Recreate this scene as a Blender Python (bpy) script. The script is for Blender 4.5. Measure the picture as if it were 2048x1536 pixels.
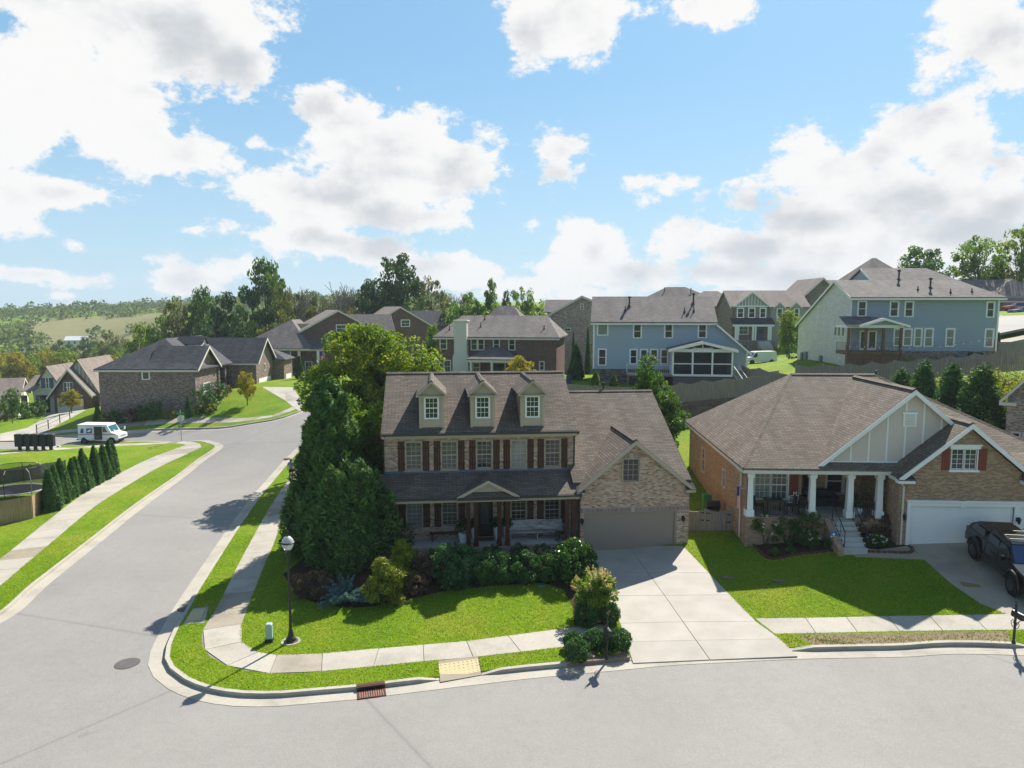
import bpy, bmesh, math, random
import numpy as np
from mathutils import Vector, Matrix
from mathutils.geometry import delaunay_2d_cdt

scene = bpy.context.scene
for o in list(bpy.data.objects):
    bpy.data.objects.remove(o)
C = scene.collection
R = math.radians
random.seed(7)

# ------------------------------------------------------------------ camera
FPX, PITCH, CAMZ = 1420.0, R(6.0), 13.8
cam = bpy.data.objects.new('camera', bpy.data.cameras.new('camera'))
C.objects.link(cam)
cam.location = (0, 0, CAMZ)
cam.rotation_euler = (R(90) - PITCH, 0, 0)
cam.data.sensor_width = 36.0
cam.data.lens = FPX / 2048 * 36.0
cam.data.clip_start = 0.5
cam.data.clip_end = 20000
scene.camera = cam

# ------------------------------------------------------------------ light
SUN_EL, SUN_AZ = R(43.0), R(28.5)          # azimuth to the right of the view direction (+Y)
sun = bpy.data.objects.new('sun', bpy.data.lights.new('sun', 'SUN'))
C.objects.link(sun)
sun.data.energy = 5.0
sun.data.angle = R(0.53)
sun.data.color = (1.0, 0.945, 0.86)
sd = Vector((math.sin(SUN_AZ) * math.cos(SUN_EL), math.cos(SUN_AZ) * math.cos(SUN_EL), math.sin(SUN_EL)))
sun.rotation_euler = sd.to_track_quat('Z', 'Y').to_euler()
sun.location = (20, 30, 60)

scene.view_settings.view_transform = 'Standard'
scene.view_settings.look = 'None'
scene.view_settings.gamma = 1.0
scene.view_settings.exposure = 0.97
scene.view_settings.use_curve_mapping = False

# pixel -> world helpers (pixels of the 2048 x 1536 photograph)
_c, _s = math.cos(PITCH), math.sin(PITCH)
def ray(px, py):
    u = (px - 1024) / FPX; v = (768 - py) / FPX
    return np.array([u, _c + v * _s, -_s + v * _c])
CAMP = np.array([0, 0, CAMZ])
def G(px, py, z=0.0):
    d = ray(px, py); return CAMP + d * ((z - CAMZ) / d[2])
def atY(px, py, Y):
    d = ray(px, py); return CAMP + d * (Y / d[1])
def atD(px, py, D):
    return CAMP + ray(px, py) * D

# ------------------------------------------------------------------ sky
STR = 0.076
world = bpy.data.worlds.new('World'); scene.world = world
world.cycles.sampling_method = 'MANUAL'; world.cycles.sample_map_resolution = 256
world.use_nodes = True
nt = world.node_tree; N = nt.nodes; L = nt.links
for n in list(N): N.remove(n)
def nd(t, **kw):
    n = N.new(t)
    for k, v in kw.items(): setattr(n, k, v)
    return n
def mth(op, a, b=None, c=None, clamp=False):
    n = nd('ShaderNodeMath', operation=op); n.use_clamp = clamp
    for i, x in enumerate((a, b, c)):
        if x is None: continue
        if isinstance(x, (int, float)): n.inputs[i].default_value = x
        else: L.new(x, n.inputs[i])
    return n.outputs[0]
def smooth(x, lo, hi):
    n = nd('ShaderNodeMapRange', interpolation_type='SMOOTHSTEP')
    L.new(x, n.inputs[0]); n.inputs[1].default_value = lo; n.inputs[2].default_value = hi
    return n.outputs[0]
out = nd('ShaderNodeOutputWorld'); bg = nd('ShaderNodeBackground')
bg.inputs[1].default_value = STR
L.new(bg.outputs[0], out.inputs[0])
sky = nd('ShaderNodeTexSky', sky_type='NISHITA')
sky.sun_disc = False
sky.sun_elevation = SUN_EL
sky.sun_rotation = SUN_AZ
sky.altitude = 200; sky.air_density = 1.0; sky.dust_density = 0.7; sky.ozone_density = 1.6
tc = nd('ShaderNodeTexCoord')
nrm = nd('ShaderNodeVectorMath', operation='NORMALIZE'); L.new(tc.outputs['Generated'], nrm.inputs[0])
sep = nd('ShaderNodeSeparateXYZ'); L.new(nrm.outputs[0], sep.inputs[0])
az = mth('ARCTAN2', sep.outputs[0], sep.outputs[1])
el = mth('ARCSINE', sep.outputs[2])
def comb(x, y, z):
    n = nd('ShaderNodeCombineXYZ')
    for i, q in enumerate((x, y, z)):
        if isinstance(q, (int, float)): n.inputs[i].default_value = q
        else: L.new(q, n.inputs[i])
    return n.outputs[0]
# clouds of this sky: centre and half-size of each puff (photograph pixels -> angles)
PUFFS = [(60,190,240,190),(220,265,210,130),(360,310,120,75),(130,385,160,42),(30,395,70,70),
 (330,50,270,125),(40,-20,220,70),(480,130,110,70),(560,195,70,55),(640,215,90,60),(690,245,110,60),
 (770,285,200,75),(900,330,125,80),(800,355,210,85),(650,395,190,60),(560,375,110,40),(740,425,200,50),
 (650,480,120,45),(740,505,120,40),(850,540,130,42),(930,560,60,25),(60,445,48,22),(20,420,60,50),
 (510,283,30,16),(150,497,28,13),(395,458,40,13),(445,452,42,26),(80,548,120,18),(170,560,70,24),(230,575,40,12),
 (140,592,45,9),(335,525,48,30),(390,560,110,36),(465,535,60,34),(60,622,120,14),(200,610,70,8),
 (1130,35,130,70),(1075,85,55,45),(1240,20,110,34),(1400,8,70,30),(1180,80,60,25),
 (1125,300,75,40),(1120,340,70,38),(1090,350,40,25),(1066,447,14,10),
 (1290,362,60,24),(1345,365,40,22),(1290,405,32,22),(1415,398,48,26),(1385,362,35,16),
 (1985,70,120,105),(2035,130,100,55),(1850,165,32,30),(1880,120,40,40),
 (1830,270,130,70),(1900,310,90,80),(1760,300,110,60),(1590,290,85,48),(1650,330,130,50),(1800,390,220,90),
 (1500,405,80,38),(2020,330,60,50),(2010,410,90,60),(1640,440,160,55),(1900,470,220,80),
 (1360,475,75,50),(1480,500,130,48),(1700,510,200,60),(1190,500,90,52),(1140,545,80,40),(1280,550,150,42),
 (1440,545,150,44),(1600,560,190,44),(1080,575,70,26),(1160,590,140,24),(1500,590,250,24),(960,590,70,16),
 (2000,540,160,60),(1330,600,120,18)]
ae = comb(az, el, 0.0)
acc = None
for (x, y, a, b) in PUFFS:
    d = ray(x, y); d = d / np.linalg.norm(d)
    ca, ce = math.atan2(d[0], d[1]), math.asin(d[2])
    sc = 1.0 / FPX * math.cos(math.atan2(abs(x - 1024), FPX))
    v1 = nd('ShaderNodeVectorMath', operation='SUBTRACT'); L.new(ae, v1.inputs[0]); v1.inputs[1].default_value = (ca, ce, 0)
    v2 = nd('ShaderNodeVectorMath', operation='MULTIPLY'); L.new(v1.outputs[0], v2.inputs[0]); v2.inputs[1].default_value = (1/(a*sc*1.05), 1/(b*sc*1.05), 0)
    v3 = nd('ShaderNodeVectorMath', operation='LENGTH'); L.new(v2.outputs[0], v3.inputs[0])
    k = 0.36 if a*b < 1500 else (0.62 if a*b < 4500 else 1.0)
    t = mth('MULTIPLY_ADD', v3.outputs[1], -k, k)
    acc = t if acc is None else mth('SMOOTH_MAX', acc, t, 0.12)
# broken cloud round the unseen rest of the sky, sparser to lower its fill light
prj = mth('ADD', mth('MAXIMUM', sep.outputs[2], 0.0), 0.22)
pv = comb(mth('DIVIDE', sep.outputs[0], prj), mth('DIVIDE', sep.outputs[1], prj), 0.0)
def noise(vec, scale, det, rough=0.55, off=(0, 0, 0)):
    m = nd('ShaderNodeVectorMath', operation='ADD'); L.new(vec, m.inputs[0]); m.inputs[1].default_value = off
    n = nd('ShaderNodeTexNoise'); n.inputs['Scale'].default_value = scale
    n.inputs['Detail'].default_value = det; n.inputs['Roughness'].default_value = rough
    L.new(m.outputs[0], n.inputs['Vector'])
    return n.outputs[0]
wide = mth('MULTIPLY', mth('SUBTRACT', noise(pv, 1.15, 3.0), 0.60), 5.0)
edge = mth('MAXIMUM', mth('SUBTRACT', mth('ABSOLUTE', az), R(37.0)), mth('MAXIMUM', mth('SUBTRACT', el, R(23.5)), -1.0))
acc = mth('MAXIMUM', mth('MAXIMUM', acc, -1.0), mth('SUBTRACT', wide, mth('MULTIPLY', mth('SUBTRACT', 1.0, smooth(edge, -0.02, 0.12)), 4.0)))
dv = nd('ShaderNodeVectorMath', operation='MULTIPLY'); L.new(nrm.outputs[0], dv.inputs[0]); dv.inputs[1].default_value = (1, 1, 1.5)
def field(off):
    n1 = mth('SUBTRACT', noise(dv.outputs[0], 5.0, 10.0, 0.62, off), 0.5)
    n2 = mth('SUBTRACT', noise(dv.outputs[0], 15.0, 10.0, 0.70, off), 0.5)
    return mth('ADD', mth('MULTIPLY', n1, 2.2), mth('MULTIPLY', n2, 2.3))
f0 = mth('ADD', mth('MULTIPLY', acc, 0.95), field((0, 0, 0)))
alpha = smooth(f0, 0.02, 0.34)
# sunward neighbour: thick cloud there means this spot is in the cloud's own shade
f1 = mth('ADD', mth('MULTIPLY', acc, 0.75), mth('MULTIPLY', mth('SUBTRACT', noise(dv.outputs[0], 4.2, 5.0, 0.55, (0.02, 0.0, 0.075)), 0.5), 3.0))
f1 = mth('ADD', f1, mth('MULTIPLY', mth('SUBTRACT', noise(dv.outputs[0], 13.0, 6.0, 0.6, (0.01, 0.0, 0.03)), 0.5), 1.8))
grey = mth('MULTIPLY', smooth(f1, 0.20, 1.15), 0.92)
ccol = nd('ShaderNodeMix', data_type='RGBA'); L.new(grey, ccol.inputs[0])
ccol.inputs[6].default_value = (6.5, 6.47, 6.4, 1); ccol.inputs[7].default_value = (3.95, 4.2, 4.5, 1)
# thin milky veil towards the horizon
hz = nd('ShaderNodeMix', data_type='RGBA')
L.new(mth('MULTIPLY', mth('SUBTRACT', 1.0, smooth(el, -0.02, 0.34)), 0.62), hz.inputs[0])
tint = nd('ShaderNodeMix', data_type='RGBA', blend_type='MULTIPLY'); tint.inputs[0].default_value = 1.0
L.new(sky.outputs[0], tint.inputs[6]); tint.inputs[7].default_value = (0.65, 0.84, 0.93, 1)
air = nd('ShaderNodeMix', data_type='RGBA'); # the air is palest on the sun's side and deepens to plain blue overhead and opposite
sdot = nd('ShaderNodeVectorMath', operation='DOT_PRODUCT'); L.new(nrm.outputs[0], sdot.inputs[0]); sdot.inputs[1].default_value = tuple(sd)
L.new(mth('MULTIPLY', mth('MULTIPLY', mth('SUBTRACT', 1.0, smooth(el, 0.40, 1.1)), smooth(sdot.outputs[1], -0.75, 0.30)), 0.62), air.inputs[0])
L.new(tint.outputs[2], air.inputs[6]); air.inputs[7].default_value = (2.1, 4.05, 5.85, 1)
L.new(air.outputs[2], hz.inputs[6]); hz.inputs[7].default_value = (4.2, 5.45, 6.2, 1)
mx = nd('ShaderNodeMix', data_type='RGBA'); L.new(alpha, mx.inputs[0])
L.new(hz.outputs[2], mx.inputs[6]); L.new(ccol.outputs[2], mx.inputs[7])
L.new(mx.outputs[2], bg.inputs[0])
# ------------------------------------------------------------------ mesh helpers
def tag(o, label=None, cat=None, group=None, kind=None):
    if label: o['label'] = label
    if cat: o['category'] = cat
    if group: o['group'] = group
    if kind: o['kind'] = kind
    return o
def empty(name, loc=(0, 0, 0), rz=0.0, label=None, cat=None, group=None):
    o = bpy.data.objects.new(name, None); C.objects.link(o)
    o.empty_display_size = 0.3
    o.location = loc; o.rotation_euler = (0, 0, rz)
    return tag(o, label, cat, group)
def link(name, me, parent=None, loc=None, rz=0.0):
    o = bpy.data.objects.new(name, me); C.objects.link(o)
    if parent: o.parent = parent
    if loc is not None: o.location = loc
    if rz: o.rotation_euler = (0, 0, rz)
    return o
def metric_uv(me):
    """UV in metres along each face: u horizontal, v up the slope"""
    n = len(me.loops)
    if n == 0: return
    uvl = me.uv_layers.new(name='UVMap')
    co = np.empty(len(me.vertices) * 3, np.float32); me.vertices.foreach_get('co', co); co = co.reshape(-1, 3)
    vi = np.empty(n, np.int32); me.loops.foreach_get('vertex_index', vi)
    pn = np.empty(len(me.polygons) * 3, np.float32); me.polygons.foreach_get('normal', pn); pn = pn.reshape(-1, 3)
    tot = np.empty(len(me.polygons), np.int32); me.polygons.foreach_get('loop_total', tot)
    lp = np.repeat(np.arange(len(tot)), tot)
    t = np.stack([-pn[:, 1], pn[:, 0], np.zeros(len(pn))], 1)
    ln = np.linalg.norm(t, axis=1)
    t[ln < 0.05] = (1, 0, 0); ln[ln < 0.05] = 1
    t /= ln[:, None]
    b = np.cross(pn, t)
    p = co[vi]
    uv = np.stack([(p * t[lp]).sum(1), (p * b[lp]).sum(1)], 1).astype(np.float32)
    uvl.data.foreach_set('uv', uv.ravel())
class MB:
    def __init__(s): s.v = []; s.f = []
    def add(s, vs, fs):
        b = len(s.v); s.v += [tuple(map(float, v)) for v in vs]; s.f += [tuple(b + i for i in f) for f in fs]; return s
    def box(s, x0, x1, y0, y1, z0, z1):
        return s.add([(x0,y0,z0),(x1,y0,z0),(x1,y1,z0),(x0,y1,z0),(x0,y0,z1),(x1,y0,z1),(x1,y1,z1),(x0,y1,z1)],
            [(0,3,2,1),(4,5,6,7),(0,1,5,4),(1,2,6,5),(2,3,7,6),(3,0,4,7)])
    def rbox(s, x0, x1, y0, y1, z0, z1, r):
        """box with the four upright corners and the top edge chamfered"""
        pts = [(x0+r,y0),(x1-r,y0),(x1,y0+r),(x1,y1-r),(x1-r,y1),(x0+r,y1),(x0,y1-r),(x0,y0+r)]
        cx, cy = (x0+x1)/2, (y0+y1)/2
        k = lambda p, m: (cx+(p[0]-cx)*(1-m/(x1-x0)*2), cy+(p[1]-cy)*(1-m/(y1-y0)*2))
        V = [(*p, z0) for p in pts] + [(*p, z1-r) for p in pts] + [(*k(p, r), z1) for p in pts]
        Fc = [tuple(range(7,-1,-1)), tuple(range(16,24))]
        for a in (0, 8):
            for i in range(8):
                j = (i+1) % 8; Fc.append((a+i, a+j, a+8+j, a+8+i))
        return s.add(V, Fc)
    def prism(s, poly, f):
        """poly: 2-D points (CCW seen from f(+)); f(p, t) -> 3-D point, t = 0 or 1"""
        n = len(poly)
        V = [f(p, 0) for p in poly] + [f(p, 1) for p in poly]
        return s.add(V, [tuple(range(n-1,-1,-1)), tuple(range(n, 2*n))] + [(i, (i+1)%n, n+(i+1)%n, n+i) for i in range(n)])
    def slab(s, pts, t):
        """thick polygon: top = pts, bottom = pts lowered by t"""
        n = len(pts)
        V = [tuple(p) for p in pts] + [(p[0], p[1], p[2]-t) for p in pts]
        return s.add(V, [tuple(range(n)), tuple(range(2*n-1, n-1, -1))] + [(i, n+i, n+(i+1)%n, (i+1)%n) for i in range(n)])
    def tube(s, pts, rad, n=8, cap=True, flat=1.0):
        pts = [Vector(p) for p in pts]
        if isinstance(rad, (int, float)): rad = [rad]*len(pts)
        b = len(s.v); up = Vector((0,0,1)); prev = None
        for i, p in enumerate(pts):
            d = (pts[min(i+1, len(pts)-1)] - pts[max(i-1, 0)]).normalized()
            a = d.orthogonal().normalized() if prev is None else (prev - d*prev.dot(d)).normalized()
            prev = a; c = d.cross(a)
            for k in range(n):
                t = 2*math.pi*k/n
                s.v.append(tuple(p + (a*math.cos(t) + c*math.sin(t)*flat)*rad[i]))
        for i in range(len(pts)-1):
            for k in range(n):
                k2 = (k+1) % n
                s.f.append((b+i*n+k, b+i*n+k2, b+(i+1)*n+k2, b+(i+1)*n+k))
        if cap:
            s.f.append(tuple(b+k for k in range(n-1,-1,-1))); e = b+(len(pts)-1)*n
            s.f.append(tuple(e+k for k in range(n)))
        return s
    def lathe(s, prof, n=16, cx=0, cy=0):
        b = len(s.v)
        for r, z in prof:
            for k in range(n):
                t = 2*math.pi*k/n; s.v.append((cx+r*math.cos(t), cy+r*math.sin(t), z))
        for i in range(len(prof)-1):
            for k in range(n):
                k2 = (k+1) % n; s.f.append((b+i*n+k, b+i*n+k2, b+(i+1)*n+k2, b+(i+1)*n+k))
        s.f.append(tuple(b+k for k in range(n-1,-1,-1))); e = b+(len(prof)-1)*n
        s.f.append(tuple(e+k for k in range(n)))
        return s
    def bar(s, a, b, w, h=None):
        """square bar between two points"""
        a, b = Vector(a), Vector(b); d = (b-a).normalized(); h = h or w
        x = d.cross(Vector((0,0,1)))
        if x.length < 1e-3: x = Vector((1,0,0))
        x.normalize(); y = x.cross(d).normalized()
        V = []
        for p in (a, b):
            for sx, sy in ((-1,-1),(1,-1),(1,1),(-1,1)): V.append(tuple(p + x*(sx*w/2) + y*(sy*h/2)))
        return s.add(V, [(3,2,1,0),(4,5,6,7),(0,1,5,4),(1,2,6,5),(2,3,7,6),(3,0,4,7)])
    def mesh(s, name, mat, smooth=False):
        me = bpy.data.meshes.new(name); me.from_pydata(s.v, [], s.f); me.update()
        bm = bmesh.new(); bm.from_mesh(me); bmesh.ops.recalc_face_normals(bm, faces=bm.faces); bm.to_mesh(me); bm.free()
        metric_uv(me)
        if smooth: me.shade_smooth()
        if mat: me.materials.append(mat)
        return me
    def build(s, name, mat, parent=None, loc=None, rz=0.0, smooth=False):
        return link(name, s.mesh(name, mat, smooth), parent, loc, rz)
def copy_tree(o, parent=None):
    c = o.copy(); C.objects.link(c)
    if parent: c.parent = parent
    for ch in o.children: copy_tree(ch, c)
    return c
class Frame:
    """a building's own axes: x along its front, y into its depth; measures photograph pixels on its planes"""
    def __init__(s, o, deg):
        s.o = np.array(o, float); a = R(deg); s.rz = a
        s.A = np.array([[math.cos(a), math.sin(a), 0], [-math.sin(a), math.cos(a), 0], [0, 0, 1.0]])
    def loc(s, w): return s.A @ (np.array(w) - s.o)
    def wld(s, l): return s.o + s.A.T @ np.array(l, float)
    def pl(s, px, py, n, d):
        dl = s.A @ ray(px, py); ol = s.loc(CAMP); n = np.array(n, float)
        return ol + dl * ((d - n @ ol) / (n @ dl))
    def Y(s, px, py, ly): return s.pl(px, py, (0, 1, 0), ly)
    def X(s, px, py, lx): return s.pl(px, py, (1, 0, 0), lx)

# ------------------------------------------------------------------ materials
MATS = {}
class NT:
    def __init__(s, name):
        m = bpy.data.materials.new(name); m.use_nodes = True; s.m = m; s.t = m.node_tree
        s.b = s.t.nodes['Principled BSDF']; s.o = s.t.nodes['Material Output']
    def n(s, t, **kw):
        x = s.t.nodes.new(t)
        for k, v in kw.items(): setattr(x, k, v)
        return x
    def l(s, a, b): s.t.links.new(a, b)
    def uv(s): return s.n('ShaderNodeTexCoord').outputs['UV']
    def obj(s): return s.n('ShaderNodeTexCoord').outputs['Object']
    def pos(s): return s.n('ShaderNodeNewGeometry').outputs['Position']
    def math(s, op, a, b=None):
        x = s.n('ShaderNodeMath', operation=op)
        for i, q in enumerate((a, b)):
            if q is None: continue
            if isinstance(q, (int, float)): x.inputs[i].default_value = q
            else: s.l(q, x.inputs[i])
        return x.outputs[0]
    def noise(s, vec, scale, det=4, rough=0.55, dim=None):
        x = s.n('ShaderNodeTexNoise'); x.inputs['Scale'].default_value = scale
        x.inputs['Detail'].default_value = det; x.inputs['Roughness'].default_value = rough
        if vec is not None: s.l(vec, x.inputs['Vector'])
        return x.outputs[0]
    def scale(s, vec, v):
        x = s.n('ShaderNodeVectorMath', operation='MULTIPLY'); s.l(vec, x.inputs[0]); x.inputs[1].default_value = v
        return x.outputs[0]
    def ramp(s, fac, stops, interp='LINEAR'):
        x = s.n('ShaderNodeValToRGB'); x.color_ramp.interpolation = interp
        e = x.color_ramp.elements
        while len(e) < len(stops): e.new(0.5)
        for i, (p, c) in enumerate(stops): e[i].position = p; e[i].color = (*c[:3], 1)
        s.l(fac, x.inputs[0]); return x.outputs[0]
    def mix(s, fac, a, b, mode='MIX'):
        x = s.n('ShaderNodeMix', data_type='RGBA', blend_type=mode)
        for i, q in ((0, fac), (6, a), (7, b)):
            if isinstance(q, (int, float)): x.inputs[i].default_value = q
            elif isinstance(q, tuple): x.inputs[i].default_value = (*q[:3], 1)
            else: s.l(q, x.inputs[i])
        return x.outputs[2]
    def bump(s, h, strength=0.4, dist=0.02):
        x = s.n('ShaderNodeBump'); x.inputs['Strength'].default_value = strength; x.inputs['Distance'].default_value = dist
        s.l(h, x.inputs['Height']); s.l(x.outputs[0], s.b.inputs['Normal'])
    def col(s, c):
        if isinstance(c, tuple): s.b.inputs['Base Color'].default_value = (*c[:3], 1)
        else: s.l(c, s.b.inputs['Base Color'])
    def done(s, rough=0.7, spec=0.4, metal=0.0):
        s.b.inputs['Roughness'].default_value = rough; s.b.inputs['Specular IOR Level'].default_value = spec
        s.b.inputs['Metallic'].default_value = metal
        MATS[s.m.name] = s.m; return s.m
def plain(name, c, rough=0.6, spec=0.4, metal=0.0, vary=0.12, scale=3.0):
    t = NT(name)
    n = t.noise(t.pos(), scale, 5)
    t.col(t.mix(n, tuple(x*(1-vary) for x in c), tuple(min(1, x*(1+vary)) for x in c)))
    return t.done(rough, spec, metal)
def brick(name, palette, mortar, w=0.21, h=0.075, ms=0.010):
    t = NT(name); uv = t.uv()
    b = t.n('ShaderNodeTexBrick'); b.inputs['Scale'].default_value = 1
    b.inputs['Color1'].default_value = (0, 0, 0, 1); b.inputs['Color2'].default_value = (1, 1, 1, 1); b.inputs['Mortar'].default_value = (.5, .5, .5, 1)
    b.inputs['Mortar Size'].default_value = ms; b.inputs['Mortar Smooth'].default_value = 0.2
    b.inputs['Brick Width'].default_value = w; b.inputs['Row Height'].default_value = h
    t.l(uv, b.inputs['Vector'])
    k = len(palette)
    c = t.ramp(b.outputs['Color'], [(i/k, p) for i, p in enumerate(palette)], 'CONSTANT')
    big = t.noise(uv, 0.9, 4)
    c = t.mix(0.55, c, t.ramp(big, [(0.3, (.62, .60, .58)), (0.7, (1, 1, 1))]), 'MULTIPLY')
    c = t.mix(b.outputs['Fac'], c, mortar)
    t.col(c); t.bump(t.math('SUBTRACT', 1.0, b.outputs['Fac']), 0.5, 0.01)
    return t.done(0.85, 0.25)
def shingle(name, palette, rough=0.9, streak=0.0):
    t = NT(name); uv = t.uv()
    b = t.n('ShaderNodeTexBrick'); b.inputs['Scale'].default_value = 1
    b.inputs['Color1'].default_value = (0, 0, 0, 1); b.inputs['Color2'].default_value = (1, 1, 1, 1)
    b.inputs['Mortar Size'].default_value = 0.016; b.inputs['Mortar Smooth'].default_value = 0.6
    b.inputs['Brick Width'].default_value = 0.42; b.inputs['Row Height'].default_value = 0.145
    t.l(uv, b.inputs['Vector'])
    k = len(palette)
    c = t.ramp(b.outputs['Color'], [((i+.5)/k, p) for i, p in enumerate(palette)])
    dirt = t.noise(t.scale(uv, (0.55, 0.16, 1)), 1.3, 5, 0.6)
    c = t.mix(0.75, c, t.ramp(dirt, [(0.32, (.60, .58, .57)), (0.62, (1, 1, 1))]), 'MULTIPLY')
    c = t.mix(t.math('MULTIPLY', b.outputs['Fac'], 0.85), c, tuple(x*0.22 for x in palette[0]))
    saw = t.math('FRACT', t.math('DIVIDE', t.n('ShaderNodeSeparateXYZ').outputs[1], 0.145))
    t.l(uv, [n for n in t.t.nodes if n.bl_idname == 'ShaderNodeSeparateXYZ'][0].inputs[0])
    g = t.noise(uv, 60, 2)
    t.col(c); t.bump(t.math('ADD', t.math('MULTIPLY', saw, -1.0), t.math('MULTIPLY', g, 0.35)), 0.55, 0.015)
    return t.done(rough, 0.2)
def siding(name, c, row=0.17, vertical=False):
    t = NT(name); uv = t.uv(); sp = t.n('ShaderNodeSeparateXYZ'); t.l(uv, sp.inputs[0])
    fr = t.math('FRACT', t.math('DIVIDE', sp.outputs[0 if vertical else 1], row))
    ed = t.ramp(fr, [(0.0, (.45, .45, .45)), (0.10, (1, 1, 1)), (1.0, (1, 1, 1))])
    n = t.noise(t.scale(uv, (0.6, 5, 1)), 2.0, 4)
    cc = t.mix(n, tuple(x*0.9 for x in c), tuple(x*1.08 for x in c))
    t.col(t.mix(0.8, cc, ed, 'MULTIPLY')); t.bump(t.math('MULTIPLY', fr, -1.0), 0.5, 0.015)
    return t.done(0.6, 0.3)
def glassy(name, c, wav=0.6, rough=0.04, spec=0.5):
    t = NT(name); n = t.noise(t.obj(), 1.6, 1.5, 0.4); t.bump(n, 0.35*wav, 0.06)
    t.col(t.mix(t.noise(t.obj(), 1.1, 2), tuple(x*.5 for x in c), tuple(x*1.4 for x in c)))
    t.b.inputs['IOR'].default_value = 1.5
    return t.done(rough, spec)
def wood(name, a, b, rough=0.7, ax=(9, 9, 0.7)):
    t = NT(name); n = t.noise(t.scale(t.pos(), ax), 1.7, 6, 0.65)
    t.col(t.ramp(n, [(0.30, a), (0.70, b)])); t.bump(n, 0.25, 0.01)
    return t.done(rough, 0.3)
def leafy(name, stops, trans=0.45, rough=0.55, big=0.5, gain=1.0):
    stops = [(p, tuple(min(.7, x*gain) for x in c)) for p, c in stops]
    """foliage: colour differs from leaf to leaf and from bough to bough; thin leaves let light through"""
    t = NT(name); g = t.n('ShaderNodeNewGeometry')
    nz = t.noise(g.outputs['Position'], big, 3, 0.6)
    f = t.math('ADD', t.math('MULTIPLY', g.outputs['Random Per Island'], 0.55), t.math('MULTIPLY', nz, 0.75))
    f = t.math('SUBTRACT', f, 0.15)
    c = t.ramp(f, stops); t.col(c)
    t.b.inputs['Roughness'].default_value = rough; t.b.inputs['Specular IOR Level'].default_value = 0.25
    tr = t.n('ShaderNodeBsdfTranslucent'); t.l(t.mix(1.0, c, (1.25, 1.2, 0.55), 'MULTIPLY'), tr.inputs[0])
    ms = t.n('ShaderNodeMixShader'); ms.inputs[0].default_value = trans
    t.l(t.b.outputs[0], ms.inputs[1]); t.l(tr.outputs[0], ms.inputs[2]); t.l(ms.outputs[0], t.o.inputs[0])
    MATS[name] = t.m; return t.m
def concrete(name, c, joint=None):
    t = NT(name); p = t.pos(); n = t.noise(p, 0.55, 6, 0.65); n2 = t.noise(p, 7, 4, 0.6); f = t.noise(p, 60, 2)
    a = t.ramp(n, [(0.28, tuple(x*.74 for x in c)), (0.5, c), (0.75, tuple(min(1, x*1.10) for x in c))])
    a = t.mix(0.5, a, t.ramp(n2, [(0.3, (.80, .79, .76)), (0.65, (1, 1, 1))]), 'MULTIPLY')
    oi = t.n('ShaderNodeObjectInfo')
    a = t.mix(1.0, a, t.ramp(oi.outputs['Random'], [(0.0, (.70, .64, .54)), (0.16, (.84, .80, .73)), (0.30, (.95, .94, .92)), (1.0, (1.05, 1.05, 1.04))]), 'MULTIPLY')
    t.col(a); t.bump(f, 0.2, 0.004)
    return t.done(0.85, 0.25)

def make_asphalt():
    t = NT('asphalt'); p = t.pos()
    n = t.noise(p, 0.16, 5, 0.6); m = t.noise(p, 2.2, 5, 0.7); f = t.noise(p, 38, 3, 0.7)
    a = t.ramp(n, [(0.3, (.232, .220, .206)), (0.7, (.272, .258, .241))])
    a = t.mix(0.35, a, t.ramp(m, [(0.28, (.78, .77, .76)), (0.6, (1, 1, 1))]), 'MULTIPLY')
    a = t.mix(0.8, a, t.ramp(f, [(0.25, (.66, .66, .66)), (0.75, (1.25, 1.24, 1.22))]), 'MULTIPLY')
    # tar lines along the paving seams
    v = t.n('ShaderNodeTexVoronoi', feature='DISTANCE_TO_EDGE'); v.inputs['Scale'].default_value = 0.055; t.l(p, v.inputs['Vector'])
    cr = t.ramp(v.outputs['Distance'], [(0.0, (.62, .62, .62)), (0.0025, (.80, .80, .80)), (0.005, (1, 1, 1))])
    a = t.mix(0.55, a, cr, 'MULTIPLY')
    g2 = t.noise(p, 13, 3, 0.8); a = t.mix(0.55, a, t.ramp(g2, [(0.3, (.80, .80, .80)), (0.7, (1.12, 1.12, 1.11))]), 'MULTIPLY')
    st = t.noise(p, 0.9, 3, 0.5); a = t.mix(0.8, a, t.ramp(st, [(0.70, (1, 1, 1)), (0.80, (.80, .79, .78))]), 'MULTIPLY')
    t.col(a); t.bump(g2, 0.35, 0.008)
    return t.done(0.82, 0.3)
ASPHALT = make_asphalt()
CONC = concrete('concrete', (.385, .355, .305))
CONC2 = plain('driveway_concrete', (.375, .345, .298), .85, .25, vary=.24, scale=.9)
CONC_BED = concrete('concrete_bed', (.20, .19, .17))
CURBC = concrete('kerb_concrete', (.39, .36, .305))
AGG = concrete('exposed_aggregate', (.33, .29, .225))
def make_grass_ground():
    t = NT('grass_ground'); p = t.pos()
    n = t.noise(p, 0.23, 5, 0.6); m = t.noise(p, 3.0, 5, 0.7); f = t.noise(p, 26, 3, 0.7)
    a = t.ramp(n, [(0.30, (.105, .195, .005)), (0.50, (.155, .250, .007)), (0.72, (.25, .265, .03))])
    a = t.mix(0.8, a, t.ramp(m, [(0.28, (.62, .66, .55)), (0.65, (1.1, 1.1, 1.0))]), 'MULTIPLY')
    a = t.mix(0.8, a, t.ramp(f, [(0.25, (.5, .55, .5)), (0.75, (1.3, 1.25, 1.2))]), 'MULTIPLY')
    t.col(a); t.bump(t.math('ADD', f, t.math('MULTIPLY', m, 2.0)), 0.8, 0.05)
    return t.done(0.9, 0.15)
GRASSG = make_grass_ground()
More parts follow.
